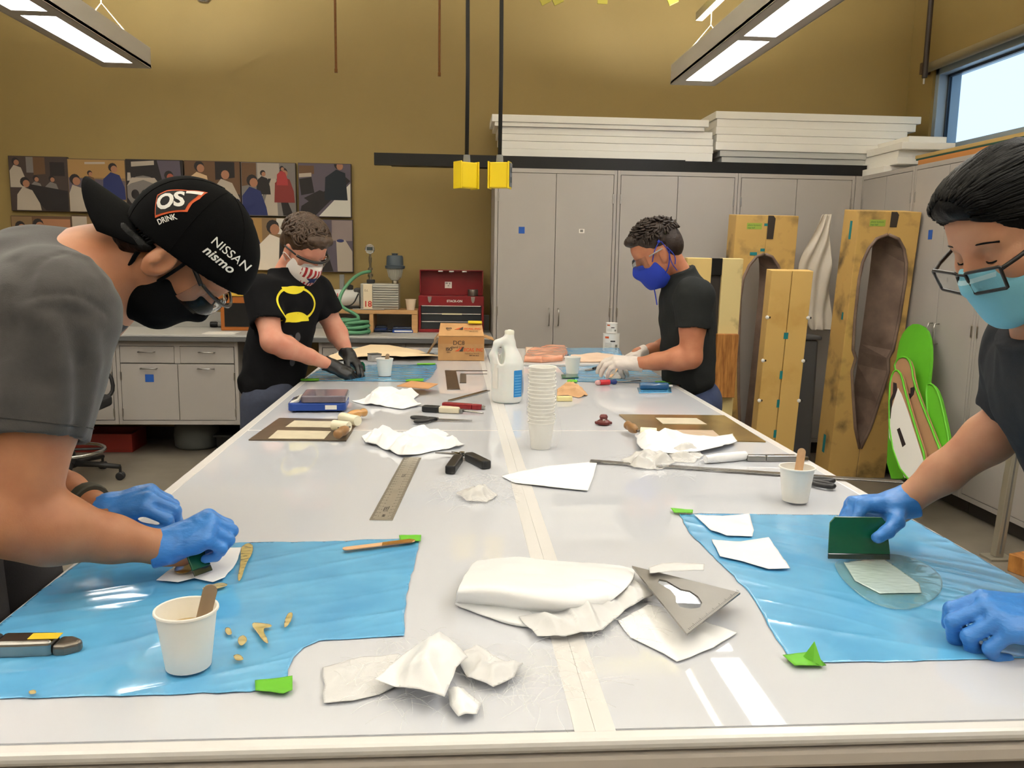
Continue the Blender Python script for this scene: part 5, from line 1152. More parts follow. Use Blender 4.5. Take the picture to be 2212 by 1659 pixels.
MB().tube([(cx+.215*math.cos(a/24*6.2832), cy+.215*math.sin(a/24*6.2832), .2) for a in range(24)], .011, 10, closed=True).build('foot_ring', mat('chrome', 0), ch, smooth=True)
for k in range(3): an = k*2.094+.3; MB().cyl((cx+.03*math.cos(an), cy+.03*math.sin(an), .205), (cx+.21*math.cos(an), cy+.21*math.sin(an), .2), .009, n=8).build('ring_spoke', m_pls, ch)
MB(Matrix.Translation((cx, cy, .47))).prism(rrect(-.23, .23, -.23, .23, .09), 0, .07).build('seat', mat('black_fabric', (34, 34, 36), .9), ch, bevel=.02, seg=3)
MB(frame((cx-.24, cy, .62), (0, 1, 0), (1, 0, .12))).prism(rrect(-.2, .2, -.02, .38, .08), -.03, .025).build('backrest', mat('black_fabric', 0), ch, bevel=.015)
MB().tube(smoothpoly([(cx-.1, cy, .49), (cx-.3, cy, .5), (cx-.3, cy, .7)], 1, False), .016, 8).build('back_bar', m_pls, ch, smooth=True)
for s in (-1, 1): MB().tube(smoothpoly([(cx-.05, cy+s*.2, .5), (cx-.05, cy+s*.285, .5), (cx-.08, cy+s*.29, .7), (cx+.17, cy+s*.29, .7), (cx+.2, cy+s*.285, .52), (cx+.08, cy+s*.2, .5)], 2, False), .0135, 8).build('arm_loop', m_pls, ch, smooth=True)
rc = thing('red_crate', 'low red plastic crate on the floor behind the rolling chair', 'crate', (-2.62, 6.45, 0))
m_rc = mat('crate_red', (130, 40, 30), .5); part('crate_floor', m_rc, rc, -2.85, -2.4, 6.3, 6.6, 0, .02)
for b in ((-2.85, -2.4, 6.3, 6.315, .02, .14), (-2.85, -2.4, 6.585, 6.6, .02, .14), (-2.85, -2.835, 6.315, 6.585, .02, .14), (-2.415, -2.4, 6.315, 6.585, .02, .14)): part('crate_wall', m_rc, rc, *b)
# ================================================================== MOULDS AND BOARDS ON THE RIGHT
def ymat(name, c1, c2, c3, sc=3.0):
    """tooling foam: yellow with overspray of dark dust"""
    m = mat(name, c1, .6, var=.1, vscale=sc, col2=c2, thr=(.52, .72), bump=.1, bscale=150); return m
m_yf = ymat('yellow_tooling_foam', (206, 170, 100), (184, 142, 70), None)
m_yd = ymat('dusty_tooling_foam', (192, 156, 90), (92, 76, 52), None, 5)
m_cav = mat('brown_resin_cavity', (140, 118, 104), .5, var=.25, vscale=6, col2=(96, 78, 68), bump=.15, bscale=60)
m_teal = mat('teal_tape', (20, 118, 122), .6); m_gt = mat('green_label_tape', (150, 172, 70), .7); m_pen = mat('marker_pen', (50, 96, 60), .7)
def leaned(pb, lean, w):
    """frame of a leaning slab: origin at floor left-front corner, x along +X, y up the slab, z to the camera"""
    return frame(pb, (1, 0, 0), (0, -1, -lean))
def half(mb, side, prof, W, H, D, bk=1.0):
    """one half of a split mould: outer rectangle minus the cavity profile [(y, halfwidth)]"""
    cx = W/2
    inner = [(cx+side*hw, y) for y, hw in prof]
    pts = [(0 if side < 0 else W, 0)]+[(cx, 0)]+inner+[(cx, H), (0 if side < 0 else W, H)]
    n = len(pts); vs = [(x, y, 0) for x, y in pts]+[(cx+(x-cx)*bk if 2 <= i < 2+len(inner) else x, y, -D) for i, (x, y) in enumerate(pts)]
    fs = []; mi = []
    f = list(range(n)); fs.append(tuple(f if side > 0 else f[::-1])); mi.append(0); fs.append(tuple(i+n for i in (f[::-1] if side > 0 else f))); mi.append(0)
    for i in range(n):
        j = (i+1) % n; q = (i, i+n, j+n, j); fs.append(q if side > 0 else q[::-1]); mi.append(1 if 1 <= i <= len(inner)+1 and i != len(inner)+1 or i == 1 else 0)
    b = len(mb.v); mb.v += [mb.xf @ V(v) for v in vs]; mb.f += [tuple(i+b for i in q) for q in fs]; mb.m += mi
def mould(label, px0, px1, ptop, yb, lean, W, D, prof, xl=None, tabs=(), notch=None, bk=(1, 1)):
    bot = V((xl, yb, 0)); H = 1.9
    F = leaned(bot, lean, W)
    # height from the photo's top edge
    for _ in range(6):
        top = F @ V((W/2, H, 0)); d = onY((px0+px1)/2, ptop, top.y).z; H += d-top.z
    pr = [(y*H, hw) for y, hw in prof]
    r = thing('foam_mould', label, 'mould', (xl+W/2, yb+.1, 0), 'yellow foam moulds')
    for s in (-1, 1):
        mb = MB(F); half(mb, s, pr, W, H, D, bk[s > 0]); mb.build('mould_half', [m_yd, m_cav], r, bevel=.004)
    # liner lip around the cavity
    for s in (-1, 1):
        pts = [F @ V((W/2+s*(hw+.004), y, .002)) for y, hw in pr]; MB().tube(pts, .011, 6).build('resin_lip', m_cav, r, smooth=True)
    for (u, v, w, h, face) in tabs:
        if face == 'f': MB(F).box(u*W-w/2, u*W+w/2, v*H-h/2, v*H+h/2, 0, .0015).build('teal_tape', m_teal, r)
        else: MB(F).box(-.0015, 0, v*H-h/2, v*H+h/2, -u*D-w/2, -u*D+w/2).build('teal_tape', m_teal, r)
    lx = .18*W; ly = H-.075
    MB(F).box(lx, lx+.105, ly-.02, ly+.022, 0, .0016).build('label_tape', m_gt, r)
    for k, t in enumerate(('plane bottom', 'top half')): lettering(t, F @ Matrix.Translation((lx+.006, ly+.003-.018*k, .0016)), .0165, m_pen, r)
    if notch: MB(F).prism([(W/2+.004, H-notch), (W/2+.05, H-notch), (W/2+.056, H-.02), (W/2+.04, H-.001), (W/2+.004, H-.001)], 0, .003).build('dark_notch', mat('notch_dark', (52, 44, 38), .8), r)  # thin dark brown patch on the face marks the notch
    return r, F, H
prof = [(.12, .0), (.2, .05), (.3, .085), (.42, .125), (.47, .11), (.5, .135), (.62, .15), (.76, .155), (.82, .145), (.87, .115), (.905, .07), (.92, .0)]
mould('tall yellow foam mould with a deep brown boat-shaped cavity against the right cabinets', 1813, 1940, 456, 5.50, .10, .415, .22, prof, 2.615,
      [(.45, .93, .03, .12, 's'), (.3, .62, .02, .05, 's'), (.5, .12, .035, .13, 's')], .1, (.62, .12))
prof2 = [(.05, .0), (.12, .06), (.3, .1), (.5, .13), (.68, .145), (.76, .135), (.81, .1), (.845, .05), (.855, 0)]
mould('tall yellow foam mould with an open dark slot behind the two joined planks', 1575, 1712, 465, 5.82, .07, .44, .16, prof2, 1.93, [(.5, .965, .04, .018, 'f'), (.32, .855, .05, .022, 'f'), (.46, .87, .03, .02, 'f')], .16, (.7, .25))
# two yellow planks joined side by side
F = leaned(V((1.94, 5.16, 0)), .10, .27); W = .262; H = 1.45
for _ in range(5): top = F @ V((W/2, H, 0)); H += onY(1708, 585, top.y).z-top.z
r = thing('foam_plank_pair', 'two pale yellow foam planks joined by a seam with teal tape tabs', 'plank', (2.08, 5.2, 0))
for x0, x1 in ((0, W*.5-.002), (W*.5+.002, W)): MB(F).box(x0, x1, 0, H, -.09, 0).build('plank', m_yf, r, bevel=.003)
for v in (.72, .55, .42, .28): MB(F).box(W*.5-.014, W*.5+.014 if v > .6 else W*.5+.004, v*H-.02*(1.0 if v > .6 else 1.6), v*H+.02, 0, .0015).build('teal_tape', m_teal, r)
for k, (u, v) in enumerate(((-.004, .80), (.99, .80), (-.004, .61), (.985, .61), (.99, .43), (.0, .43))):
    MB(F).lathe([(0, -.006), (.012, -.003), (.012, .004), (0, .008)], (u*W, v*H, .002), 7).build('plaster_dab', m_white, r)
    MB(F).box(u*W+.012, u*W+.022, v*H-.007, v*H+.005, 0, .001).build('dark_hole', m_blk, r)
# narrow framed piece beside the man, with the plywood block
F = leaned(V((1.40, 5.05, 0)), .05, .34); W = .345; H = 1.5
for _ in range(5): top = F @ V((W/2, H, 0)); H += onY(1545, 558, top.y).z-top.z
r = thing('slatted_mould', 'narrow cream foam mould with a black gap and a plywood block', 'mould', (1.57, 5.1, 0))
MB(F).box(0, .152, 0, H, -.06, 0).build('cream_slat', mat('cream_foam', (216, 186, 118), .6, var=.1, vscale=4), r, bevel=.003)
MB(F).box(.218, W, 0, H, -.06, 0).build('cream_slat', ymat('dusted_cream_foam', (206, 186, 130), (110, 96, 66), None, 7), r, bevel=.003)
MB(F).box(.152, .218, 0, H-.002, -.06, -.02).build('dark_gap', mat('dark_slot_brown', (46, 40, 36), .7), r); MB(F).box(.152, .218, H-.1, H, -.019, -.004).build('black_block', m_blk, r)
m_ply2 = mat('pine_grain', (190, 132, 66), .55, var=.3, vscale=9, col2=(132, 82, 34), stretch=(9, .5, 1), bump=.1)
zt_ = (onY(1575, 720, 5.0).z); zb_ = onY(1575, 855, 5.03).z
MB(F).box(.205, W-.008, zb_, zt_, .001, .04).build('plywood_block', m_ply2, r, bevel=.002)
# crumpled white tarp hanging behind the tallest mould
rows = []
for j in range(15):
    t = j/14; py = 462+t*252; xl_ = 1775-52*min(1, t*2.2)+30*max(0, t-.55)*2; xr_ = 1795
    rows.append([onY(xl_+(xr_-xl_)*i/9, py, 5.93)+V((0, -.03*math.sin(i*1.7+j*.9)+.03*noise.noise(V((i*.8, j*.7, 2))), 0)) for i in range(10)])
vs = [p for r_ in rows for p in r_]; fs = [(j*10+i, j*10+i+1, j*10+i+11, j*10+i+10) for j in range(14) for i in range(9)]
o = link('tarp', vs, fs, mat('white_tarp', (214, 204, 190), .6), smooth=True, solid=.003, subsurf=1, base=(2.55, 5.93, 0)); tag(o, 'crumpled white tarp hanging between the two tall yellow moulds', 'tarp')
bn = thing('shade_block', 'dark grey box in place of shade between the yellow planks and the tallest mould', 'bin', (2.42, 5.85, 0))  # added dark box stands in for the shade in this gap
MB().prism([(2.27, 5.68), (2.57, 5.68), (2.57, 5.98), (2.27, 5.98)], 0, .95).build('shade_block_body', mat('shade_block_grey', (64, 64, 66), .6), bn, bevel=.02); MB().box(2.255, 2.585, 5.665, 5.995, .95, .98).build('shade_block_top', mat('shade_block_grey', 0), bn, bevel=.01)
# bright green and cardboard cut-out shapes leaning on the right cabinets
m_grn = mat('bright_green_foam', (92, 176, 36), .55, var=.1, vscale=8); m_card = mat('cardboard_brown', (166, 126, 90), .8, var=.08, vscale=10); m_bkp = mat('black_marker', (36, 26, 28), .7)
N0 = V((1, 0, -.30)).normalized()
def cut(name, px, x, m, label, edge=None, extra=(), th=.02, group='leaning cut-out shapes'):
    P0 = V((x-.09, 0, .95)); pts = [onP(a, b, P0, N0) for a, b in px]
    lowest = min(p.z for p in pts); P = smoothpoly(pts, 1); c = sum(P, V())/len(P)
    r = thing(name, label, 'cut-out', (c.x, c.y, max(0, lowest)), group)
    U = V((0, -1, 0)); Vv = N0.cross(U).normalized()
    M_ = frame(c, U, -N0); Mi = M_.inverted(); q = [(Mi @ p) for p in P]; q2 = [(v.x, v.y) for v in q]
    MB(M_).prism(q2, -th, 0).build('panel', m, r)
    if edge: MB().tube(P, .007, 6, closed=True).build('foam_edge', edge, r, smooth=True)
    for k, (pp, mm, nm) in enumerate(extra):
        qq = [Mi @ onP(a, b, P0, N0) for a, b in pp]; MB(M_).prism([(v.x, v.y) for v in qq], 0, .0012+.0006*k).build(nm, mm, r)
    return r
cut('foam_cutout', [(1936, 775), (1944, 728), (1966, 700), (1990, 700), (2006, 720), (2011, 762), (2007, 812), (2000, 870), (1992, 960), (1960, 1034), (1914, 1034), (1920, 900)], 3.02, m_grn, 'tall bright green rounded cut-out board leaning on the right cabinets')
cut('foam_cutout', [(2000, 832), (2013, 828), (2027, 848), (2040, 900), (2052, 962), (2042, 990), (2016, 960), (2004, 900)], 2.97, m_grn, 'smaller bright green cut-out board with rounded tip beside the brown cardboard one', m_grn)
cut('cardboard_cutout', [(1930, 795), (1940, 774), (1956, 770), (1968, 784), (1974, 826), (1990, 870), (2014, 930), (2036, 985), (2020, 1005), (2000, 1010), (1962, 870)], 2.93, m_card, 'brown cardboard cut-out with green edge and black stepped marks', m_grn,
    [([(1952, 870), (1960, 862), (1960, 850), (1967, 850), (1967, 838), (1974, 836), (1974, 826), (1978, 832), (1974, 852), (1966, 862), (1956, 878)], m_bkp, 'black_mark'), ([(1957, 872), (1966, 864), (1970, 886), (1968, 894), (1960, 890)], m_bkp, 'black_mark')])
cut('cardboard_cutout', [(1921, 838), (1928, 806), (1938, 798), (1948, 812), (1956, 850), (1975, 915), (2002, 1000), (1992, 1034), (1952, 1034), (1922, 950)], 2.89, m_card, 'white-faced cardboard cut-out with a black bar, in front of the others', m_grn,
    [([(1940, 838), (1948, 852), (1962, 890), (1998, 1004), (1990, 1032), (1954, 1032), (1921, 945), (1919, 905)], m_white, 'white_face'), ([(1921, 868), (1929, 850), (1930, 826), (1937, 828), (1938, 842), (1934, 856), (1928, 866), (1924, 905), (1920, 902)], m_bkp, 'black_mark'), ([(1938, 928), (1944, 924), (1957, 960), (1950, 966)], m_bkp, 'black_bar')])
# steel post and wooden block by the right edge of the picture
a = onZ(2152, 1206, 0); r = thing('steel_post', 'galvanised square steel post leaning up from the floor by the table', 'post', tuple(a))
MB(frame(a, (1, 0, 0), V((.10, .05, 1)))).box(-.022, .022, -.022, .022, .012, 1.05).build('tube', mat('galvanised', 0), r, bevel=.003); MB(frame(a, (1, 0, 0), V((.10, .05, 1)))).box(-.004, .004, -.0235, -.022, .03, 1.0).build('slot_line', mat('slot_grey', (92, 92, 90), .6), r)
MB().box(a.x-.06, a.x+.07, a.y-.05, a.y+.05, 0, .012).build('foot_plate', mat('galvanised', 0), r, bevel=.002)
a = onZ(2204, 1215, 0); tag(MB(Matrix.Translation((a.x+.0, a.y-.2, 0)) @ Matrix.Rotation(.4, 4, 'Z')).prism([(-.12, -.1), (.15, -.1), (.15, .12), (-.1, .14)], 0, .09).build('timber_block', m_ply2, bevel=.004), 'orange timber offcut on the floor beside the steel post', 'timber')
# ================================================================== THINGS ON THE TABLE
m_film = mat('blue_release_film', (98, 172, 216), .16, var=.12, vscale=7, col2=(76, 150, 200), spec=.6, coat=.5)
m_filmd = mat('deep_blue_film', (66, 142, 192), .2, var=.25, vscale=9, col2=(104, 164, 196), spec=.6, coat=.4)
m_gtape = mat('green_tape', (92, 170, 34), .55)
m_silk = mat('white_glass_cloth', (238, 239, 240), .38, sheen=.4, bump=.08, bscale=900); m_silk2 = mat('sheer_glass_cloth', (224, 224, 224), .4, alpha=.86, bump=.08, bscale=900)
m_paperw = mat('white_paper', (238, 239, 239), .7); m_fib = mat('glass_fibre', (255, 255, 255), .35, alpha=.2)
m_resin = mat('amber_resin', (206, 186, 120), .08, alpha=.75, coat=1); m_resinw = mat('wet_resin', (150, 196, 190), .05, alpha=.28, coat=1)
m_steel = mat('steel_tool', (158, 156, 152), .25, 1, var=.15, vscale=30); m_blackp = mat('black_handle', (24, 24, 25), .4)
m_stick = mat('birch_stick', (206, 164, 122), .6, var=.15, vscale=40, stretch=(1, 8, 1)); m_stickg = mat('grey_stick', (150, 128, 104), .6)
def pts_(px): return [T(a, b) for a, b in px]
def clampx(P): return [V((min(X1-.006, max(X0+.006, p.x)), p.y, p.z)) for p in P]
def film_h(amp, f, dirv, seed, edge=0):
    d = V(dirv).normalized()
    def h(c):
        u = c.x*d.x+c.y*d.y; w = -c.x*d.y+c.y*d.x
        a = noise.noise(V((u*f*.35+seed, w*f*2.2, seed))); b = noise.noise(V((u*f*1.1, w*f*4, seed+5)))
        return amp*max(0, 1-abs(a)*4)**2+amp*.5*max(0, 1-abs(b)*4)**2+amp*.25*(noise.noise(V((c.x*30, c.y*30, seed)))+.6)
    return h
def sheet(name, px, m, label, cat, dz=.0012, hf=None, cuts=6, rag=0, group=None, clamp=False, ragstep=.02, rnd=0, **k):
    P = smoothpoly(pts_(px), rnd) if rnd else pts_(px); P = clampx(P) if clamp else P
    o = flatsheet(name, P, m, dz, hf=hf, cuts=cuts, rag=rag, ragstep=ragstep, **k); return tag(o, label, cat, group)
FL = [(908, 1164), (700, 1172), (520, 1174), (210, 1187), (60, 1300), (0, 1348), (-215, 1520), (0, 1512), (300, 1505), (540, 1497), (622, 1478), (622, 1450), (635, 1422), (655, 1402), (690, 1386), (873, 1376), (873, 1330), (878, 1285), (895, 1225)]
sheet('release_film', FL, m_film, 'large sheet of blue release film under the capped person\'s hands and paper cup', 'film', hf=film_h(.0010, 5, (1, .5, 0), 3), cuts=11, tl=.008, clamp=True, rag=.004)
FR = [(1467, 1111), (1560, 1111), (1791, 1114), (1960, 1118), (2212, 1258), (2500, 1412), (2520, 1420), (2212, 1424), (1941, 1431), (1770, 1433), (1702, 1420), (1676, 1382), (1646, 1326), (1616, 1279), (1565, 1228), (1488, 1151)]
sheet('release_film', FR, m_film, 'large sheet of blue release film under the surgical-masked person\'s squeegee', 'film', hf=film_h(.0008, 4, (.8, -.6, 0), 8), cuts=11, tl=.008, clamp=True, rag=.004)
sheet('release_film', [(649, 823), (705, 789), (943, 788), (944, 796), (936, 808), (930, 816), (917, 825)], m_filmd, 'blue release film with resin streaks under the black gloves', 'film', hf=film_h(.0014, 6, (1, 0, 0), 12), tl=.012, cuts=7, clamp=True, rag=.006)
sheet('release_film', [(1205, 794), (1290, 791), (1430, 789), (1447, 799), (1459, 828), (1251, 825), (1222, 812)], m_filmd, 'blue release film under the white gloves of the blue-masked person', 'film', hf=film_h(.0014, 6, (1, 0, 0), 15), tl=.012, cuts=7, clamp=True, rag=.004)
tp = [([(862, 1163), (910, 1162), (909, 1175), (864, 1176)], 'green tape tab under the brown end of the craft stick'), ([(551, 1480), (632, 1469), (632, 1500), (612, 1508), (552, 1500)], 'green tape tab on the scalloped corner of the film by the paper cup'), ([(1448, 1103), (1497, 1107), (1496, 1114), (1456, 1113)], 'green tape tab at the film corner near the two cloth patches'), ([(1690, 1424), (1755, 1416), (1784, 1446), (1716, 1447)], 'green tape tab with a lifted flap at the film corner near the table front'),
      ([(650, 821), (690, 820), (689, 825), (649, 825)], 'green tape tab at the table edge by the black gloves'), ([(878, 822), (916, 820), (914, 826), (876, 826)], 'green tape tab at the torn corner of the resin-streaked film'), ([(901, 787), (941, 787), (940, 790), (901, 790)], 'green tape tab on the far edge of the resin-streaked film'), ([(1226, 823), (1247, 823), (1247, 828), (1225, 828)], 'green tape tab below the empty paper cup'), ([(1414, 826), (1459, 826), (1459, 831), (1418, 831)], 'green tape tab against the blue-masked person\'s shirt')]
for px, lab in tp: sheet('tape_tab', px, m_gtape, lab, 'tape', dz=.0062, cuts=3, hf=lambda c: .0012*noise.noise(V((c.x*60, c.y*60, 1))), group='green tape tabs')
a, b, c = T(1735, 1418, .007), T(1757, 1416, .009), T(1778, 1440, .007); tf = bpy.data.objects['tape_tab.003']
link('tape_flap', [a, b+V((0, 0, .022)), c, T(1757, 1430, .008)], [(0, 1, 3), (1, 2, 3)], m_gtape, tf, solid=.0005)
# ---- paper cups
def paper_cup(px, py, label, stick=None, resin=False, m=m_cup, tint=None):
    p = T(px, py); p.z = TZ+.0065; r = thing('paper_cup', label, 'cup', tuple(p), 'white paper cups on the table')
    cup_mb(tuple(p)).build('cup_wall', m, r, smooth=True, auto=40)
    MB().tube([(p.x+.0408*math.cos(a*.1963), p.y+.0408*math.sin(a*.1963), p.z+.082) for a in range(32)], .0018, 6, closed=True).build('rolled_rim', m, r, smooth=True)
    if resin:
        MB().lathe([(0, .05), (.0352, .05), (.0356, .054), (0, .0545)], tuple(p), 24).build('resin', mat('cream_resin', (236, 208, 150), .2), r, smooth=True)
    return p
def stick(a, b, m, label, w=.0095, dip=None, bend=0):
    a, b = V(a), V(b); L = (b-a).length; v = (b-a).normalized(); n = (CAM-(a+b)/2); n = (n-v*n.dot(v)).normalized() if abs(v.z) > .3 else V((0, 0, 1))
    F = frame(a, v, n); r = thing('craft_stick', label, 'stick', tuple(a if a.z < b.z else b), 'wooden craft sticks')
    poly = [(w*.9+0*i, 0) for i in ()]+[(w-w*math.cos(t), w*math.sin(t)) for t in [i*math.pi/10-math.pi/2 for i in range(0)]]
    arc = lambda cx, s: [(cx+s*w*math.cos(t), s*w*math.sin(t)) for t in [-math.pi/2+i*math.pi/8 for i in range(9)]]
    MB(F).prism(arc(L-w, 1)+arc(w, -1), 0, .0018).build('blade', m, r)
    if dip: MB(F).prism([(L*dip[0], -w*1.02), (L-w, -w*1.02), (L+.001, 0), (L-w, w*1.02), (L*dip[0]+.006, w*1.02)], -.0003, .0024).build('resin_coat', mat('brown_resin_coat', (150, 104, 44), .15, coat=1), r)
    return r
p = paper_cup(408, 1446, 'white paper cup with cream resin and a grey stick on the near blue film', resin=True)
stick(p+V((.012, -.004, .025)), onY(457, 1262, p.y-.004), m_stickg, 'grey craft stick standing in the resin cup on the blue film')
p = paper_cup(1717, 1086, 'white paper cup with a clean stick beside the silver knife and black scissors')
stick(p+V((-.004, -.004, .01)), onY(1733, 968, p.y+.006), m_stick, 'clean craft stick standing in the paper cup near the black scissors')
p = paper_cup(831, 814, 'white paper cup with a grey stick beside the black gloves'); stick(p+V((.0, .0, .012)), onY(838, 764, p.y), m_stickg, 'grey craft stick standing in the cup beside the black gloves')
paper_cup(1236, 809, 'empty white paper cup on the film before the cans')
stick(T(740, 1187, .008), T(896, 1168, .008), m_stick, 'craft stick with a brown resin-coated end lying across the green tape', .0085, (.52,))
# nested stack of cups in a plastic sleeve
base = T(1168, 968); N = 16; proto = None
for i in range(N):
    lab = 'bottom cup of the nested paper cup stack in the plastic sleeve' if i == 0 else 'topmost cup of the nested paper cup stack in the plastic sleeve' if i == N-1 else 'white paper cup nested in the middle of the tall sleeved stack'
    if proto is None:
        proto = cup_mb((base.x, base.y, TZ+.001)).build('paper_cup', m_cup, smooth=True, auto=40, base=(base.x, base.y, TZ+.001)); tag(proto, lab, 'cup', 'nested cups in the sleeve')
    else: copy_tree(proto, None, (base.x+.0015*math.sin(i*1.3), base.y+.0015*math.cos(i*2.1), TZ+.001+i*.0112), label=lab)
vs, fs = [], []; nn, rows_ = 40, 19
for j in range(rows_):
    z = .002+j*.0088; 
    for k in range(nn):
        an = 6.2832*k/nn; r_ = .0455+.0035*noise.noise(V((math.cos(an)*3, math.sin(an)*3, j*.45)))+.003*abs(noise.noise(V((math.cos(an)*7, math.sin(an)*7, j*.9))))+(.02*max(0, math.cos(an+.4))**3*max(0, 1-abs(z-.06)/.07))
        vs.append((base.x+r_*math.cos(an), base.y+r_*math.sin(an), TZ+z))
for j in range(rows_-1):
    for k in range(nn): fs.append((j*nn+k, j*nn+(k+1) % nn, (j+1)*nn+(k+1) % nn, (j+1)*nn+k))
o = link('plastic_sleeve', vs, fs, mat('clear_sleeve', (245, 245, 244), .08, alpha=.13, spec=.9, coat=.6), smooth=True); tag(o, 'crumpled clear plastic sleeve around the tall stack of paper cups', 'sleeve')
# ---- jug
p = T(1095, 868); jx, jy = p.x, p.y+.0; s_ = 78/1800*3.12/2
jr = thing('jug', 'translucent white plastic gallon jug with blue label standing on the taped seam', 'jug', (jx, jy, TZ))
m_jug = mat('milky_plastic', (236, 238, 234), .3, trans=.1, sss=.1)
B = Blob(.004, .02); R_ = s_-.004
B.cone((jx, jy, TZ+.03), (jx, jy, TZ+.155), R_-.006, R_-.003, flat=((0, 1, 0), .95)); B.cone((jx, jy, TZ+.03), (jx, jy, TZ+.14), R_-.002, R_-.002, .01, cuts=[((jx, jy, TZ+.003), (0, 0, -1)), ((jx, jy, TZ+.16), (0, 0, 1))])
B.cone((jx, jy, TZ+.16), (jx+.006, jy, TZ+.235), R_-.008, .026, .02); B.cone((jx+.006, jy, TZ+.235), (jx+.006, jy, TZ+.275), .022, .019, .01)
hxx = jx-R_*.62
B.chain([(hxx-.012, jy-.01, TZ+.135), (hxx-.02, jy-.012, TZ+.19), (hxx-.004, jy-.012, TZ+.238), (jx-.012, jy-.008, TZ+.252)], [.016, .014, .0135, .015], k=.012)
B.ell((jx-R_*.42, jy-.035, TZ+.192), (.013, .075, .034), None, .006, sub=True)
B.post.append(cutplane((0, 0, TZ+.001), (0, 0, -1))); jb = blob('jug_body', B, m_jug, jr)
MB().lathe([(.0, .272), (.019, .272), (.0195, .286), (.0165, .29), (0, .291)], (jx+.006, jy, TZ), 20).build('screw_cap', mat('cap_white', (232, 230, 214), .4), jr, smooth=True, auto=40)
def wrap(z0, z1, a0, a1, r, m, nm, n=10):
    vs = []; 
    for i in range(n+1):
        a = a0+(a1-a0)*i/n
        for z in (z0, z1): vs.append((jx+r*math.cos(a), jy+r*.955*math.sin(a), TZ+z))
    return link(nm, vs, [(2*i, 2*i+2, 2*i+3, 2*i+1) for i in range(n)], m, jr, smooth=True)
wrap(.028, .135, -1.22, -.55, R_+.0022, mat('jug_blue_label', (34, 128, 196), .4), 'blue_label'); wrap(.028, .135, -.5, -.1, R_+.0022, m_wlab, 'white_label')
for k in range(4): wrap(.032+k*.004, .03+.085-k*.012, -.46+k*.08, -.42+k*.08, R_+.0028, mat('jug_blue_label', 0), 'label_stroke', 2)
for k in range(8): wrap(.036+k*.011, .0385+k*.011, -1.17, -.66, R_+.0028, mat('label_ink', (120, 180, 220), .4), 'label_print', 6)
wrap(.06, .16, -2.75, -2.25, R_+.0022, m_wlab, 'side_label')
# ---- cardboard box with lettering
yb_ = 4.68; a = T(946, 779); b = T(1046, 781); x0, x1, y0 = a.x, b.x, 4.66; h = onY(1000, 727, y0).z-TZ; dpt = .23
bx = thing('cardboard_box', 'brown cardboard box printed ECAS, INC. standing at the far end of the table', 'box', ((x0+x1)/2, y0+dpt/2, TZ))
m_cb = mat('corrugated_brown', (186, 144, 96), .75, var=.1, vscale=9, col2=(166, 124, 80))
part('box_body', m_cb, bx, x0, x1, y0, y0+dpt, TZ+.0008, TZ+h, bevel=.003)
zt2 = onY(1000, 700, y0+.1).z; fl = MB().add([(x0+.002, y0, TZ+h), (x1-.002, y0, TZ+h), (x1-.012, y0+.11, zt2), (x0+.012, y0+.11, zt2)], [(0, 1, 2, 3)]).build('top_flap', m_cb, bx, solid=.004)
MB().add([(x0+.012, y0+.115, zt2), (x1-.012, y0+.115, zt2), (x1-.002, y0+dpt, TZ+h+.001), (x0+.002, y0+dpt, TZ+h+.001)], [(0, 1, 2, 3)]).build('top_flap', m_cb, bx, solid=.004)
MB().add([(x1, y0+.01, TZ+h-.002), (x1, y0+.2, TZ+h-.002), (x1+.055, y0+.19, TZ+h-.02), (x1+.055, y0+.02, TZ+h-.02)], [(0, 1, 2, 3)]).build('side_flap', m_cb, bx, solid=.004)
MB().add([(x0, y0+.01, TZ+h-.002), (x0, y0+.2, TZ+h-.002), (x0-.02, y0+.19, TZ+h-.03), (x0-.02, y0+.02, TZ+h-.03)], [(0, 1, 2, 3)]).build('side_flap', m_cb, bx, solid=.004)
MB().box(x0+.002, x1-.002, y0-.0008, y0-.0002, TZ+h-.042, TZ+h-.001).build('packing_tape', mat('brown_tape', (170, 122, 72), .3), bx)
m_or = mat('box_orange_ink', (196, 84, 40), .7); m_bi = mat('box_black_ink', (50, 42, 40), .7); W_ = x1-x0
def box_print(F, s):
    lettering('ECAS, INC', F @ Matrix.Translation((W_*.555, .027*s, 0)), .0255*s, m_or, bx, bold=.03, shear=.2, sx=.92); lettering('ISO', F @ Matrix.Translation((W_*.17, .030*s, 0)), .024*s, m_bi, bx, bold=.03); lettering('9001', F @ Matrix.Translation((W_*.185, .017*s, 0)), .012*s, m_bi, bx)
    MB(F).prism([(W_*.36, .026*s), (W_*.44, .026*s), (W_*.54, .056*s)], 0, .0012).build('swoosh_print', m_or, bx); MB(F).prism([(W_*.46, .026*s), (W_*.535, .026*s), (W_*.545, .054*s)], 0, .0016).build('swoosh_print', m_bi, bx)
    lettering('Engineering Materials', F @ Matrix.Translation((W_*.58, .012*s, 0)), .0095*s, m_bi, bx); lettering('800-336-3622', F @ Matrix.Translation((W_*.68, .0, 0)), .0095*s, m_bi, bx, bold=.02)
Fb = frame((x0, y0-.001, TZ+.028), (1, 0, 0), (0, -1, 0)); box_print(Fb, 1)
sl = (V((x0, y0+.11, zt2))-V((x0, y0, TZ+h))); box_print(frame(V((x0, y0, TZ+h))+sl*.3+V((0, -.004, .005)), (1, 0, 0), V((0, -sl.z, sl.y))), .9)
lettering('DC8', Fb @ Matrix.Translation((W_*.32, h-.075, .0004)), .034, m_bi, bx); lettering('Hand Lam.', Fb @ Matrix.Translation((W_*.28, h-.094, .0004)), .018, m_bi, bx)
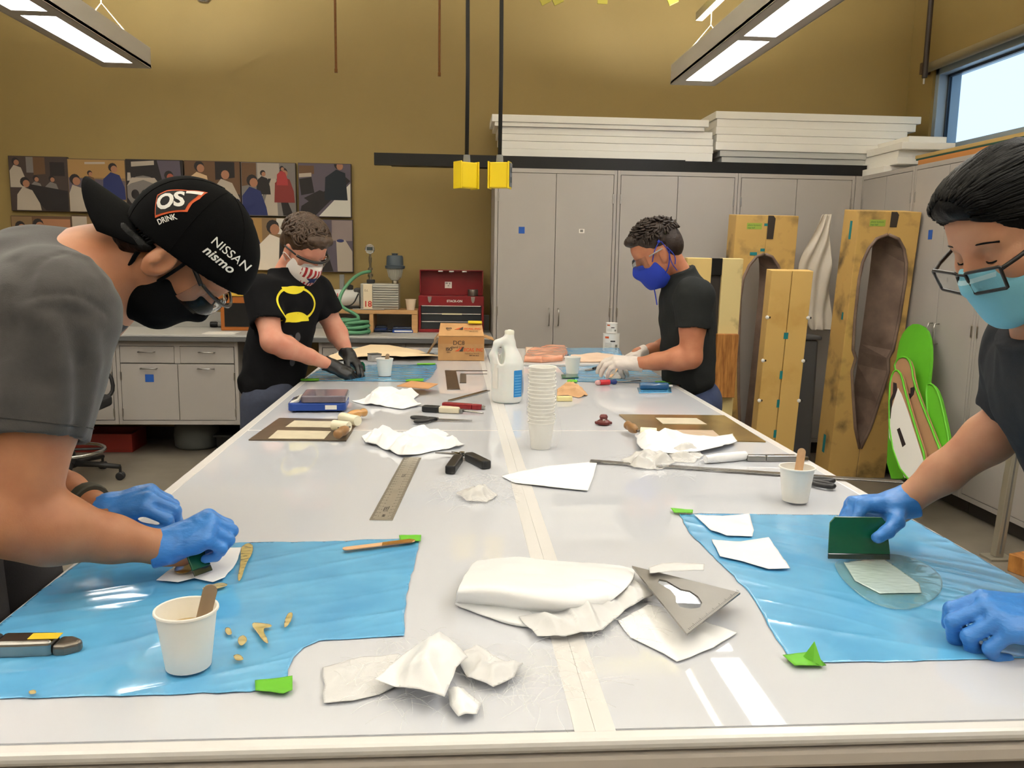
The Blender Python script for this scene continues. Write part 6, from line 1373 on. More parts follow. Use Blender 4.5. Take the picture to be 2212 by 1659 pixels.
tag(MB(Matrix.Translation((x1-.05, y0+.115, zt2+.004))).prism(rrect(-.04, .04, -.03, .03, .008), 0, .012).build('yellow_pad', mat('yellow_pad', (226, 200, 40), .6), bevel=.002), 'small yellow pad lying on top of the cardboard box', 'pad')
# ---- cans
p = T(1310, 751); yc = 5.285
def can(x, y, z, r, h, lab):
    c = thing('can', lab, 'can', (x, y, z), 'white resin cans'); m_can = mat('can_label', (222, 220, 216), .4)
    MB().lathe([(0, 0), (r-.002, 0), (r, .002), (r, h-.004), (r+.002, h-.003), (r+.002, h), (r-.004, h), (r-.005, h-.004), (0, h-.004)], (x, y, z), 30).build('can_body', m_can, c, smooth=True, auto=35)
    def band(z0, z1, a0, a1, m, n=8):
        vs = []
        for i in range(n+1):
            a = a0+(a1-a0)*i/n; vs += [(x+(r+.0006)*math.cos(a), y+(r+.0006)*math.sin(a), z+h*z0), (x+(r+.0006)*math.cos(a), y+(r+.0006)*math.sin(a), z+h*z1)]
        link('label_print', vs, [(2*i, 2*i+2, 2*i+3, 2*i+1) for i in range(n)], m, c)
    band(.72, .84, -2.6, -2.05, m_or); band(.52, .60, -1.85, -1.25, m_bi)
    for k in range(4): band(.22+k*.07, .235+k*.07, -2.6, -1.7, mat('grey_print', 0))
    band(.2, .36, -1.25, -.9, mat('grey_print', 0))
can(p.x, yc, TZ+.002, .052, .108, 'large white labelled can, below the smaller one'); can(p.x-.0, yc, TZ+.1115, .037, .066, 'small white labelled can stacked on the larger can')
# ---- peach cloth on its tray, cream paper, small box, brush
x0, x1 = T(1128, 788).x, T(1330, 788).x
tr = thing('layup_tray', 'white board carrying wet peach cloth and blue film at the far end', 'tray', ((x0+x1)/2, 4.85, TZ))
part('tray_board', m_rim, tr, x0, x1+.05, 4.46, 5.22, TZ+.001, TZ+.014, bevel=.003)
def blobsheet(px, m, nm, dz, hf, par, cuts=6): 
    P = [onZ(a, b, TZ+.015) for a, b in px]; v, f = filled([V((q.x, min(5.21, q.y), TZ+dz)) for q in P], cuts, lambda c, bd: 0 if bd else hf(c)); return link(nm, v, f, m, par, smooth=True, solid=.0008)
m_peach = mat('peach_cloth', (226, 168, 138), .2, var=.15, vscale=12, col2=(214, 140, 108), coat=.5)
blobsheet([(1132, 782), (1140, 765), (1180, 756), (1220, 757), (1226, 770), (1215, 780), (1170, 784)], m_peach, 'peach_cloth', .016, lambda c: .03+.008*noise.noise(c*14), tr); blobsheet([(1226, 783), (1232, 772), (1290, 766), (1330, 770), (1332, 783)], mat('pale_peach_cloth', (226, 196, 170), .4), 'peach_cloth', .016, lambda c: .012+.006*noise.noise(c*14), tr)
blobsheet([(1136, 752), (1330, 750), (1345, 768), (1228, 771), (1215, 758), (1150, 760)], m_filmd, 'blue_film_piece', .0165, lambda c: .006+.004*noise.noise(c*10), tr); blobsheet([(1134, 751), (1225, 752), (1215, 757), (1150, 760), (1136, 764)], mat('pale_peach_cloth', 0), 'peach_cloth', .018, lambda c: .006, tr)
m_creamp = mat('cream_paper', (226, 202, 166), .7)
sheet('cream_paper', [(690, 783), (735, 762), (800, 745), (840, 746), (905, 757), (957, 778), (870, 781), (780, 778)], m_creamp, 'folded cream paper sheet lying behind the black gloves', 'paper', dz=.002, cuts=6, hf=lambda c: .045*max(0, 1-abs((c.y-4.72)+.15*(c.x+.25))/.28)*max(0, 1-abs(c.x+.32)/.5))
p = T(808, 782); gb_ = thing('small_carton', 'small grey carton with dark lid behind the far paper cup', 'carton', (p.x, p.y, TZ)); F = Matrix.Translation((p.x, p.y+.03, TZ+.001)) @ Matrix.Rotation(.5, 4, 'Z')
MB(F).box(-.03, .03, -.028, .028, 0, .038).build('carton_body', mat('grey_carton', (150, 148, 146), .6), gb_, bevel=.002); MB(F).box(-.031, .031, -.029, .029, .0385, .043).build('carton_lid', mat('dark_lid', (58, 58, 60), .6), gb_, bevel=.001)
p = T(920, 768); br = thing('stirring_brush', 'dark flat brush with its wooden handle leaning on the cardboard box', 'brush', (p.x, p.y, TZ)); MB(Matrix.Translation((p.x, p.y, TZ+.001)) @ Matrix.Rotation(.3, 4, 'Z')).box(-.045, .045, -.02, .02, 0, .012).build('bristle_head', mat('slate_bristle', (70, 78, 88), .7), br, bevel=.003)
MB().tube([(p.x+.01, p.y, TZ+.01), V((onY(946, 728, 4.62).x, 4.6, onY(946, 728, 4.62).z))], [.006, .0075], 8).build('handle', m_stickg, br, smooth=True)
# ---- blue bench scale
p = T(681, 893); F = Matrix.Translation((p.x, p.y+.095, TZ+.0005)) @ Matrix.Rotation(.05, 4, 'Z'); sc = thing('bench_scale', 'blue digital bench scale with a smoky lid near the table edge', 'scale', (p.x, p.y+.09, TZ))
m_sb = mat('scale_blue', 0)
MB(F).prism(rrect(-.105, .105, -.085, .085, .018), .006, .035).build('base', m_sb, sc, bevel=.004); 
for sx in (-.08, .08):
    for sy in (-.06, .06): MB(F).cyl((sx, sy, 0), (sx, sy, .007), .01, n=10).build('foot', mat('black_rubber', 0), sc)
MB(F @ Matrix.Translation((-.085, 0, .036)) @ Matrix.Rotation(-.35, 4, 'Y')).box(-.024, .02, -.07, .07, -.006, .004).build('display_panel', mat('pale_panel', (206, 204, 196), .4), sc, bevel=.003)
MB(F @ Matrix.Translation((-.085, -.0, .041)) @ Matrix.Rotation(-.35, 4, 'Y')).box(-.012, .008, -.03, .035, 0, .0015).build('lcd', mat('lcd_grey', 0), sc)
MB(F).prism(rrect(-.058, .106, -.083, .083, .012), .036, .062).build('smoky_lid', mat('smoke_lid2', (112, 104, 116), .12, var=.3, vscale=20), sc, bevel=.005)
MB(F).box(.03, .072, -.0868, -.0852, .012, .028).build('maker_label', m_wlab, sc)
# ---- caul plates with release patches
def plate(px, m, label, patches, th=.004):
    P = pts_(px); r = thing('caul_plate', label, 'plate', tuple(sum(P, V())/len(P)), 'caul plates'); link('metal_plate', [p+V((0, 0, .0005)) for p in P]+[p+V((0, 0, th)) for p in P], [(3, 2, 1, 0), (4, 5, 6, 7), (0, 1, 5, 4), (1, 2, 6, 5), (2, 3, 7, 6), (3, 0, 4, 7)], m, r)
    for q, mm in patches:
        Q = [onZ(a, b, TZ+th) for a, b in q]; v, f = filled([V((c.x, c.y, TZ+th+.0006)) for c in Q], 3, lambda c, bd: .0006*noise.noise(c*80)); link('release_patch', v, f, mm, r, solid=.0008)
m_pt = mat('pale_patch', (206, 196, 172), .35, var=.1, vscale=30)
plate([(537, 952), (748, 954), (776, 908), (603, 905)], mat('dark_bronze_plate', (112, 98, 84), .35, .5, var=.35, vscale=14), 'dark stained metal plate with two pale patches under the twin rollers', [([(616, 923), (717, 924), (727, 911), (636, 909)], m_pt), ([(579, 948), (700, 949), (715, 932), (600, 930)], m_pt)])
plate([(1337, 897), (1400, 950), (1654, 956), (1564, 899)], mat('brass_plate', (172, 146, 92), .22, .6, var=.3, vscale=9, col2=(120, 96, 56)), 'brass-coloured metal plate with two pale patches before the yellow moulds', [([(1416, 903), (1432, 916), (1527, 917), (1505, 904)], m_pt), ([(1447, 929), (1462, 946), (1562, 949), (1540, 930)], mat('pink_patch', (196, 172, 146), .35, var=.2, vscale=30))])
# ---- seam rollers
m_hw = mat('varnished_handle', (196, 146, 84), .3, var=.15, vscale=30, coat=.5); m_hwd = mat('worn_handle', (146, 108, 66), .45, var=.25, vscale=30); m_rol = mat('cream_roller', (228, 222, 196), .35)
def roller(c0, c1, h1, label, mh, z=.019, dz=0):
    a, b, h = T(*c0, z), T(*c1, z), T(*h1, z); a.z = b.z = h.z = TZ+z+dz; mid = (a+b)/2; ax = (b-a).normalized(); d = (h-mid); d = (d-ax*d.dot(ax)*.4); L = d.length; d.normalize()
    r = thing('seam_roller', label, 'roller', (mid.x, mid.y, TZ), 'seam rollers')
    MB(frame(a, V((0, 0, 1)), ax)).lathe([(0, 0), (.0165, 0), (.0175, .002), (.0175, (b-a).length-.002), (.0165, (b-a).length), (0, (b-a).length)], n=22).build('roller_drum', m_rol, r, smooth=True, auto=40)
    e = b if (h-b).length < (h-a).length else a; o = e+ax*(.004 if e is b else -.004)
    MB().tube([mid+ax*0, o, o+d*.026, mid+d*.03], .0028, 7).build('fork', m_steel, r, smooth=True)
    s0 = (o+d*.028)
    MB(frame(s0, V((0, 0, 1)), d)).lathe([(0, 0), (.008, 0), (.010, .006), (.0145, .022), (.0165, .04), (.0145, .058), (.0105, .07), (.0145, .078), (.015, .088), (.009, .096), (0, .097)], n=18).build('handle', mh, r, smooth=True)
    return r
roller((738, 905), (773, 913), (818, 893), 'cream roller with a varnished wooden handle pointing off the dark plate', m_hw, dz=.006); roller((720, 922), (754, 926), (714, 950), 'cream roller with its worn handle toward the table edge, on the dark plate', m_hwd, dz=.006); roller((1383, 938), (1418, 940), (1345, 918), 'white roller with a worn wooden handle at the corner of the brass plate', m_hwd, dz=.006)
# ---- crumpled white cloths and papers
def crumple(px, m, label, cat, amp, seed, f=14, cuts=8, rag=.004, dz=.002, name='cloth_scrap', edge=.5, hf=None):
    PP = pts_(px); SG = [(PP[i], PP[(i+1) % len(PP)]-PP[i]) for i in range(len(PP))]
    def fall(c):
        d = 1.0
        for a, e in SG:
            t = min(1, max(0, ((c.x-a.x)*e.x+(c.y-a.y)*e.y)/(e.x*e.x+e.y*e.y))); d = min(d, math.hypot(c.x-a.x-t*e.x, c.y-a.y-t*e.y))
        return .22+.78*min(1, d/.028)
    def h(c):
        q = V((c.x*f+seed, c.y*f, seed*.7)); ca, sa = math.cos(seed), math.sin(seed); q = V(((q.x*ca-q.y*sa)*.4, (q.x*sa+q.y*ca)*.8, seed)); a = abs(noise.noise(q)); b = abs(noise.noise(q*2.1+V((3, 1, 2)))); z = amp*max(0, 1-2.4*a)*.85+amp*.3*max(0, 1-3*b); return max(0, z)*fall(c)+(hf(c) if hf else 0)
    return sheet(name, px, m, label, cat, dz=dz, hf=h, cuts=cuts, rag=rag)
crumple([(782, 945), (798, 938), (860, 940), (905, 931), (925, 936), (970, 944), (950, 958), (1005, 962), (990, 970), (940, 976), (905, 984), (870, 990), (835, 976), (812, 965), (790, 963)], m_paperw, 'crumpled white paper towel beside the steel ruler', 'paper', .035, 2, 13, name='paper_scrap')
crumple([(760, 868), (800, 860), (805, 848), (835, 838), (860, 850), (905, 856), (890, 866), (912, 878), (870, 886), (830, 880), (790, 876)], m_paperw, 'crumpled white paper next to the kraft card and blue bench scale', 'paper', .035, 5, 11, name='paper_scrap')
sheet('kraft_card', [(857, 850), (888, 838), (946, 845), (925, 856)], mat('kraft_brown', (184, 136, 92), .75), 'flat brown kraft card beside the crumpled paper', 'card', dz=.03, cuts=3, solid=.003)
sheet('white_sheet', [(1083, 1032), (1120, 1022), (1180, 1010), (1290, 1000), (1283, 1030), (1270, 1064), (1180, 1055), (1110, 1046)], m_paperw, 'flat bright white sheet across the taped seam', 'cloth', dz=.004, cuts=5, hf=lambda c: .004*max(0, noise.noise(V((c.x*8, c.y*8, 4)))))
crumple([(1372, 945), (1400, 952), (1470, 955), (1545, 952), (1582, 945), (1592, 962), (1560, 975), (1500, 985), (1440, 988), (1392, 985), (1375, 970)], m_silk, 'rumpled white glass cloth before the brass plate', 'cloth', .04, 9, 8, hf=lambda c: .008)
rl = thing('cloth_roll', 'small rolled-up piece of white cloth beside the silver knife', 'cloth roll', tuple(T(1570, 985))); a, b = T(1524, 992, .014), T(1610, 984, .014); pts2 = []
MB().tube([a, a.lerp(b, .3), a.lerp(b, .7), b], [.011, .0135, .014, .013], 14).build('roll', m_silk, rl, smooth=True, auto=40); MB(onT(1524, 998, 1610, 990, .002)).box(0, (b-a).length*.95, -.012, .004, 0, .0015).build('loose_edge', m_silk, rl)
# the folded cloth in the foreground
def loft(name, rows, m, label, cat, solid=.0012):
    n = len(rows[0]); vs = [onZ(a, b, TZ+z) for r in rows for a, b, z in r]; fs = [(j*n+i, j*n+i+1, j*n+n+i+1, j*n+n+i) for j in range(len(rows)-1) for i in range(n-1)]
    o = link(name, vs, [f[::-1] for f in fs], m, smooth=True, solid=solid, subsurf=3); return tag(o, label, cat)
loft('folded_cloth', [
  [(1022, 1208, .010), (1100, 1206, .012), (1190, 1212, .012), (1280, 1218, .012), (1380, 1224, .010)],
  [(1008, 1232, .026), (1090, 1228, .034), (1180, 1236, .036), (1280, 1244, .034), (1375, 1246, .022)],
  [(992, 1262, .040), (1080, 1256, .050), (1170, 1268, .050), (1260, 1276, .044), (1350, 1280, .024)],
  [(982, 1282, .034), (1070, 1276, .046), (1160, 1302, .040), (1250, 1310, .030), (1320, 1300, .020)],
  [(984, 1296, .014), (1080, 1300, .018), (1165, 1318, .016), (1245, 1320, .012), (1300, 1312, .012)],
  [(984, 1300, .006), (1080, 1310, .006), (1165, 1322, .006), (1240, 1326, .006), (1300, 1318, .006)],
  [(978, 1304, .003), (1040, 1330, .004), (1110, 1352, .004), (1180, 1360, .005), (1290, 1345, .006)]], m_silk, 'large folded white glass cloth lying across the taped seam', 'cloth')
cx_ = bpy.data.textures.new('cloth_clouds', 'CLOUDS'); cx_.noise_scale = .09; dm = bpy.data.objects['folded_cloth'].modifiers.new('rumple', 'DISPLACE'); dm.texture = cx_; dm.strength = .012; dm.mid_level = .4; dm.texture_coords = 'LOCAL'
crumple([(1120, 1348), (1200, 1330), (1290, 1300), (1340, 1262), (1372, 1240), (1400, 1270), (1410, 1300), (1350, 1330), (1300, 1375), (1220, 1388), (1160, 1386)], m_silk2, 'sheer frayed white cloth under the steel set square', 'cloth', .02, 14, 16, hf=lambda c: .006)
crumple([(1335, 1345), (1400, 1310), (1480, 1330), (1592, 1372), (1540, 1405), (1462, 1434), (1400, 1400), (1360, 1380)], m_silk, 'pointed white cloth piece under the tip of the set square', 'cloth', .006, 17, 9, dz=.003)
crumple([(697, 1448), (780, 1425), (860, 1415), (900, 1440), (880, 1480), (820, 1505), (760, 1520), (700, 1525)], m_silk2, 'flat sheer cloth scrap left of the crumpled white cloth', 'cloth', .010, 21, 12)
crumple([(810, 1498), (880, 1440), (950, 1400), (985, 1425), (1010, 1455), (985, 1480), (960, 1545), (880, 1525)], m_silk, 'bright white cloth scrap at the middle of the foreground heap', 'cloth', .030, 24, 12, dz=.008, hf=lambda c: .012)
crumple([(985, 1430), (1030, 1405), (1090, 1440), (1130, 1450), (1110, 1480), (1065, 1502), (1010, 1480)], m_silk2, 'frayed cloth scrap at the right end of the foreground heap', 'cloth', .026, 27, 14, dz=.008)
crumple([(965, 1505), (1000, 1500), (1040, 1530), (1030, 1555), (990, 1565), (972, 1540)], m_silk, 'small curled cloth scrap at the front of the foreground heap', 'cloth', .024, 29, 20, dz=.006)
for px, lab in (([(1499, 1117), (1560, 1122), (1618, 1116), (1628, 1152), (1625, 1165), (1570, 1163), (1535, 1152)], 'smaller silky cloth patch at the film corner by the green tape'), ([(1537, 1172), (1600, 1177), (1660, 1170), (1680, 1195), (1706, 1236), (1660, 1236), (1600, 1218), (1555, 1208)], 'larger silky cloth patch on the right blue film')):
    sheet('cloth_patch', px, m_silk, lab, 'cloth', dz=.006, cuts=7, rag=.002, hf=lambda c: .006*max(0, noise.noise(V((c.x*14, c.y*14, 3)))))
sheet('cloth_patch', [(338, 1262), (400, 1215), (440, 1196), (522, 1190), (510, 1225), (486, 1256), (460, 1266), (420, 1257), (385, 1266)], m_silk, 'white cloth patch under the green squeegee of the capped person', 'cloth', dz=.007, cuts=7, rag=.002, hf=lambda c: .004*max(0, noise.noise(V((c.x*12, c.y*12, 9)))))
sheet('resin_pool', [(372, 1252), (386, 1232), (410, 1218), (440, 1212), (456, 1226), (430, 1240), (400, 1256)], mat('dark_amber_resin', (150, 118, 62), .06, coat=1), 'dark amber resin soaking the cloth patch by the squeegee', 'resin', dz=.0125, rnd=2, cuts=5, hf=lambda c: .001)
for k, px in enumerate(([(520, 1186), (545, 1180), (548, 1200), (532, 1225), (520, 1266), (512, 1262), (520, 1225)], [(487, 1366), (497, 1366), (503, 1380), (494, 1384), (486, 1376)], [(541, 1358), (560, 1356), (588, 1360), (586, 1366), (566, 1368), (583, 1402), (572, 1400), (556, 1378)], [(620, 1335), (634, 1332), (630, 1352), (616, 1368), (613, 1362)], [(516, 1386), (530, 1383), (536, 1396), (520, 1408), (513, 1396)], [(502, 1428), (516, 1424), (530, 1436), (512, 1440)], [(476, 1266), (496, 1272), (480, 1280), (440, 1284), (436, 1280)], [(62, 1505), (78, 1502), (80, 1510), (64, 1512)])):
    sheet('resin_smear', px, m_resin, ('long dried resin strip beside the capped person\'s cloth patch', 'small oval resin drop beside the near paper cup', 'V-shaped dried resin smear on the near blue film', 'slim slanted resin smear near the scalloped film edge', 'round resin drop below the V-shaped smear', 'flat resin drop near the green tape on the scalloped corner', 'short resin streak just behind the near paper cup rim', 'tiny resin drop at the film\'s front edge')[k], 'resin', dz=.0066, cuts=4, rnd=2, tl=.003, hf=lambda c: .0012+.001*noise.noise(c*90), group='resin smears on the near film')
sheet('wet_layup', [(1822, 1222), (1905, 1212), (1985, 1268), (1990, 1288), (1900, 1290), (1846, 1262)], mat('wet_white_cloth', (206, 226, 222), .12, alpha=.9, coat=1), 'wet translucent cloth being smoothed beneath the green squeegee', 'cloth', dz=.0064, cuts=6, hf=lambda c: .0006*noise.noise(V((c.x*60, c.y*200, 1))))
sheet('resin_pool', [(1800, 1215), (1930, 1195), (2030, 1235), (2040, 1290), (1960, 1330), (1880, 1310), (1830, 1270), (1806, 1238)], m_resinw, 'glossy wet resin pool around the wet cloth', 'resin', dz=.0048, rnd=3, cuts=6, hf=lambda c: .0010*max(0, noise.noise(V((c.x*40, c.y*40, 5)))))
# ---- loose glass fibres (uncountable)
def fibres(cx, cy, rx, ry, n, label, seed, L=.06, hz=.02):
    rg = random.Random(seed); mb = MB()
    for i in range(n):
        a = rg.uniform(0, 6.283); q = math.sqrt(rg.random()); p = T(cx+rx*q*math.cos(a), cy+ry*q*math.sin(a)); th = rg.uniform(0, 6.283); cu_ = rg.uniform(-14, 14); l = L*rg.uniform(.4, 1.3); pts = []; z = .006+hz*rg.random()**2*(1-q*.7); x, y = p.x, p.y
        for j in range(6): pts.append((x, y, TZ+.004+z*math.sin(math.pi*(j+.5)/6))); x += math.cos(th)*l/5; y += math.sin(th)*l/5; th += cu_*l/5
        mb.tube(pts, .00026, 3, caps=False)
    o = mb.build('loose_fibres', m_fib); return tag(o, label, 'fibres', kind='stuff')
fibres(1030, 1065, 85, 34, 260, 'tangle of loose glass fibres beside the white sheet', 1, .05, .012); fibres(1440, 1005, 95, 32, 240, 'tangle of loose glass fibres over the long steel strip', 2, .06, .014); fibres(1290, 1340, 140, 60, 140, 'loose fibres fraying around the folded cloth', 3, .05, .006); fibres(930, 1470, 200, 80, 150, 'loose fibres around the foreground cloth heap', 4, .045, .004); fibres(1180, 1470, 110, 60, 60, 'thin stray fibres over the taped seam near the table front', 5, .06, .002)
for k, (cx, cy, w) in enumerate(((1400, 1000, 60), (1480, 985, 40), (1030, 1072, 45))): crumple([(cx-w, cy), (cx-w*.4, cy-14), (cx+w*.5, cy-12), (cx+w, cy+2), (cx+w*.5, cy+16), (cx-w*.5, cy+15)], mat('clear_wisp', (240, 238, 234), .25, alpha=.5), ('wispy fibre veil before the rumpled cloth', 'wispy fibre veil beside the cloth roll', 'wispy fibre veil in the fibre tangle')[k], 'fibre veil', .03, 40+k, 18, name='fibre_veil')
# ---- measuring and cutting tools
a, b, c = T(798, 1124), T(850, 1126), T(908, 989); u = T(872, 989); F = frame(a, u-a, (0, 0, 1)); L = (u-a).length; wR = (b-a).length*.95
rl = thing('steel_ruler', 'broad steel ruler with engraved marks beside the crumpled paper towel', 'ruler', tuple(a+V((.08, .2, 0))))
MB(F).box(0, L, -wR, 0, .0006, .0022).build('blade', mat('ruler_steel', (176, 170, 158), .35, .6, var=.15, vscale=25), rl)
m_ink = mat('engraved_black', (40, 36, 34), .6); mb = MB(F); 
for i in range(120):
    x = L*(i+1)/122; l = .006 if i % 5 else .011; mb.box(x, x+.0007, -l, 0, .0022, .0024).box(x, x+.0007, -wR, -wR+l, .0022, .0024)
tag(mb.build('graduations', m_ink, rl), kind='stuff')
for i in range(1, 24):
    for side in (-.018, -wR+.011):
        vs, fs = text_mesh(str(i), .009); G = F @ Matrix.Translation((L*i/24+.004, side, .0023)) @ Matrix.Rotation(math.pi/2, 4, 'Z'); link('numeral', [G @ v for v in vs], fs, m_ink, rl)
for x, s_, t in ((.06, .015, 'STEEL'), (L*.62, .013, 'RULE'), (.02, .011, 'MM')):
    G = F @ Matrix.Translation((x, -wR*.5-.005, .0023)); vs, fs = text_mesh(t, s_, bold=.02); link('maker_mark', [G @ v for v in vs], fs, m_ink, rl)
# steel set square with an organic cut-out, resting on the cloths
P3 = [onZ(1365, 1222, TZ+.03), onZ(1599, 1280, TZ+.03), onZ(1484, 1369, TZ+.03)]; c = sum(P3, V())/3
sq = thing('set_square', 'triangular steel set square with a curved cut-out resting on the white cloths', 'set square', (c.x, c.y, TZ+.02))
F = frame(P3[0], P3[1]-P3[0], (0, 0, 1)); Fi = F.inverted(); t3 = [(Fi @ p) for p in P3]; tri = [(p.x, p.y) for p in t3]
hole = [Fi @ onZ(a, b, TZ+.03) for a, b in ((1421, 1258), (1424, 1251), (1440, 1254), (1456, 1264), (1470, 1272), (1490, 1276), (1508, 1288), (1517, 1302), (1512, 1312), (1495, 1315), (1470, 1312), (1460, 1300), (1460, 1288), (1448, 1274), (1430, 1264))]
bm = bmesh.new(); o_ = [bm.verts.new((x, y, 0)) for x, y in tri]; h_ = [bm.verts.new((p.x, p.y, 0)) for p in hole]
es = [bm.edges.new((l[i], l[(i+1) % len(l)])) for l in (o_, h_) for i in range(len(l))]
bmesh.ops.triangle_fill(bm, edges=es, use_beauty=True, use_dissolve=False)
ho = [(p.x, p.y) for p in hole]
def inpoly(x, y, P):
    r = False
    for i in range(len(P)):
        (xa, ya), (xb, yb) = P[i], P[i-1]
        if (ya > y) != (yb > y) and x < (xb-xa)*(y-ya)/(yb-ya)+xa: r = not r
    return r
bmesh.ops.delete(bm, geom=[f for f in bm.faces if inpoly(f.calc_center_median().x, f.calc_center_median().y, ho)], context='FACES')
bmesh.ops.recalc_face_normals(bm, faces=bm.faces[:])
bm.verts.index_update(); link('steel_plate', [F @ v.co for v in bm.verts], [tuple(v.index for v in f.verts) for f in bm.faces], mat('set_square_steel', (128, 124, 118), .34, .6, var=.12, vscale=20), sq, solid=.003); bm.free()
mb = MB(F)
for i in range(40): t = (i+1)/42; p = t3[1].lerp(t3[2], t); n = (t3[0]-(t3[1]+t3[2])/2).normalized(); q = p+n*(.004 if i % 5 else .007); mb.tube([(p.x, p.y, .0033), (q.x, q.y, .0033)], .0003, 3)
tag(mb.build('graduations', m_ink, sq), kind='stuff')
tag(crumple([(1400, 1268), (1430, 1258), (1520, 1262), (1518, 1276), (1450, 1278), (1402, 1282)], m_silk2, 'thin cloth strip lying across the set square', 'cloth', .008, 33, 20, dz=.036))
# long steel straightedge across the right half
a, b = T(1275, 1000), T(1950, 1046); F = frame(a, b-a, (0, 0, 1)); o = thing('straightedge', 'long thin steel straightedge reaching past the right table edge', 'straightedge', tuple((a+b)/2)); L = min((b-a).length, .95)
MB(F).box(0, L, -.013, .013, .0045, .0075).build('strip', m_steel, o, bevel=.0006); MB(F).box(.0, .03, -.0132, .0132, .0044, .0076).build('worn_end', mat('dark_steel', (110, 108, 106), .4, .8), o); MB(F).box(.1, .5, -.0095, -.0088, .0075, .0078).build('scribed_line', m_ink, o)
# L squares
def lsq(px0, px1, px2, w1, w2, m, label):
    a, b, c = T(*px0), T(*px1), T(*px2); r = thing('steel_square', label, 'square', tuple(a), 'flat steel squares'); F = frame(a, c-a, (0, 0, 1)); q = F.inverted() @ b
    MB(F).box(0, (c-a).length, -w2, 0, .0006, .003).build('long_arm', m, r, bevel=.0006); MB(F).prism([(0, -w2-.0002), (w1, -w2-.0002), (w1+q.x, q.y), (q.x, q.y)], .0006, .0035).build('short_arm', m, r, bevel=.0006)
m_ds = mat('brown_steel', (92, 76, 66), .4, .6, var=.2, vscale=20)
lsq((961, 801), (966, 842), (1052, 801), .056, .016, m_ds, 'large dark flat steel square behind the jug'); lsq((994, 808), (993, 828), (1052, 808), .03, .010, mat('grey_steel_sq', (104, 98, 92), .4, .6), 'small grey steel square nested beside the larger one')
a, b = T(968, 868), T(1054, 845); F = frame(a, b-a, (0, 0, 1)); tag(MB(F).prism([(0, .002), (.02, -.01), ((b-a).length, -.011), ((b-a).length, .011), (.02, .011)], .0006, .005).build('steel_strip', m_steel), 'pointed grey steel strip leading to the jug', 'strip')
# utility knives and shears
def knife(px0, px1, label, cols, w=.014, h=.02, nose=True):
    a, b = T(*px0), T(*px1); L = (b-a).length; F = frame(a, b-a, (0, 0, 1)); r = thing('utility_knife', label, 'knife', tuple((a+b)/2), 'utility knives'); F = F @ Matrix.Translation((0, 0, .0005))
    x = 0
    for k, (fr, m, sc_) in enumerate(cols):
        x1_ = x+L*fr; last = k == len(cols)-1; w0 = w*sc_; w1_ = w*(cols[k+1][2] if not last else .35)
        B_ = MB(F); n = 6
        pr = [(x+(x1_-x)*i/n, w0+(w1_-w0)*max(0, i/n-.5)*2*(1 if last or abs(sc_-cols[min(k+1, len(cols)-1)][2]) > .01 else 0)) for i in range(n+1)]
        B_.prism([(q, -ww) for q, ww in pr]+[(q, ww) for q, ww in pr[::-1]], 0, h*(.75 if last else 1)); B_.build(('grip', 'body', 'nose', 'blade')[min(k, 3)], m, r, bevel=.006 if h > .022 else .0035, seg=3); x = x1_
    return r, F, L
r, F, L = knife((-150, 1415), (178, 1408), 'black and silver utility knife with a yellow sticker on the near film', [(.45, m_blackp, 1), (.38, m_steel, 1.12), (.17, mat('dull_nose', (120, 114, 106), .35, .8), 1.0)], .017, .024)
MB(F).box(L*.66, L*.86, -.009, .010, .0242, .025).build('yellow_sticker', mat('sticker_yellow', (206, 176, 40), .5), r, bevel=.0005)
MB(F @ Matrix.Translation((0, 0, .008))).prism([(L*.95, -.006), (L*.998, 0), (L*.95, .008)], 0, .001).build('blade', m_steel, r)
r, F, L = knife((1612, 996), (1746, 996), 'slim silver utility knife lying near the right table edge', [(.3, m_steel, .8), (.5, m_steel, 1.0), (.2, m_steel, .9)], .012, .018); MB(F).prism(rrect(L*.12, L*.45, -.004, .004, .004), .0178, .0186).build('slider', mat('dark_slot_grey', (70, 70, 72), .4), r); 
r, F, L = knife((957, 880), (1048, 886), 'red utility knife next to the jug', [(.7, mat('red_enamel', (130, 28, 32), .3), 1.0), (.22, mat('red_enamel', 0), .9), (.08, m_steel, .5)], .014, .02)
r, F, L = knife((913, 889), (1000, 894), 'black and cream utility knife beside the scissors', [(.42, m_blackp, 1), (.5, mat('cream_grip', (206, 196, 172), .35), 1.05), (.08, m_steel, .6)], .016, .024); MB(F).tube([(L*.95, .0, .012), (L*1.25, .004, .008), (L*1.5, .002, .006)], [.005, .0045, .003], 8).build('driver_shank', m_steel, r, smooth=True)
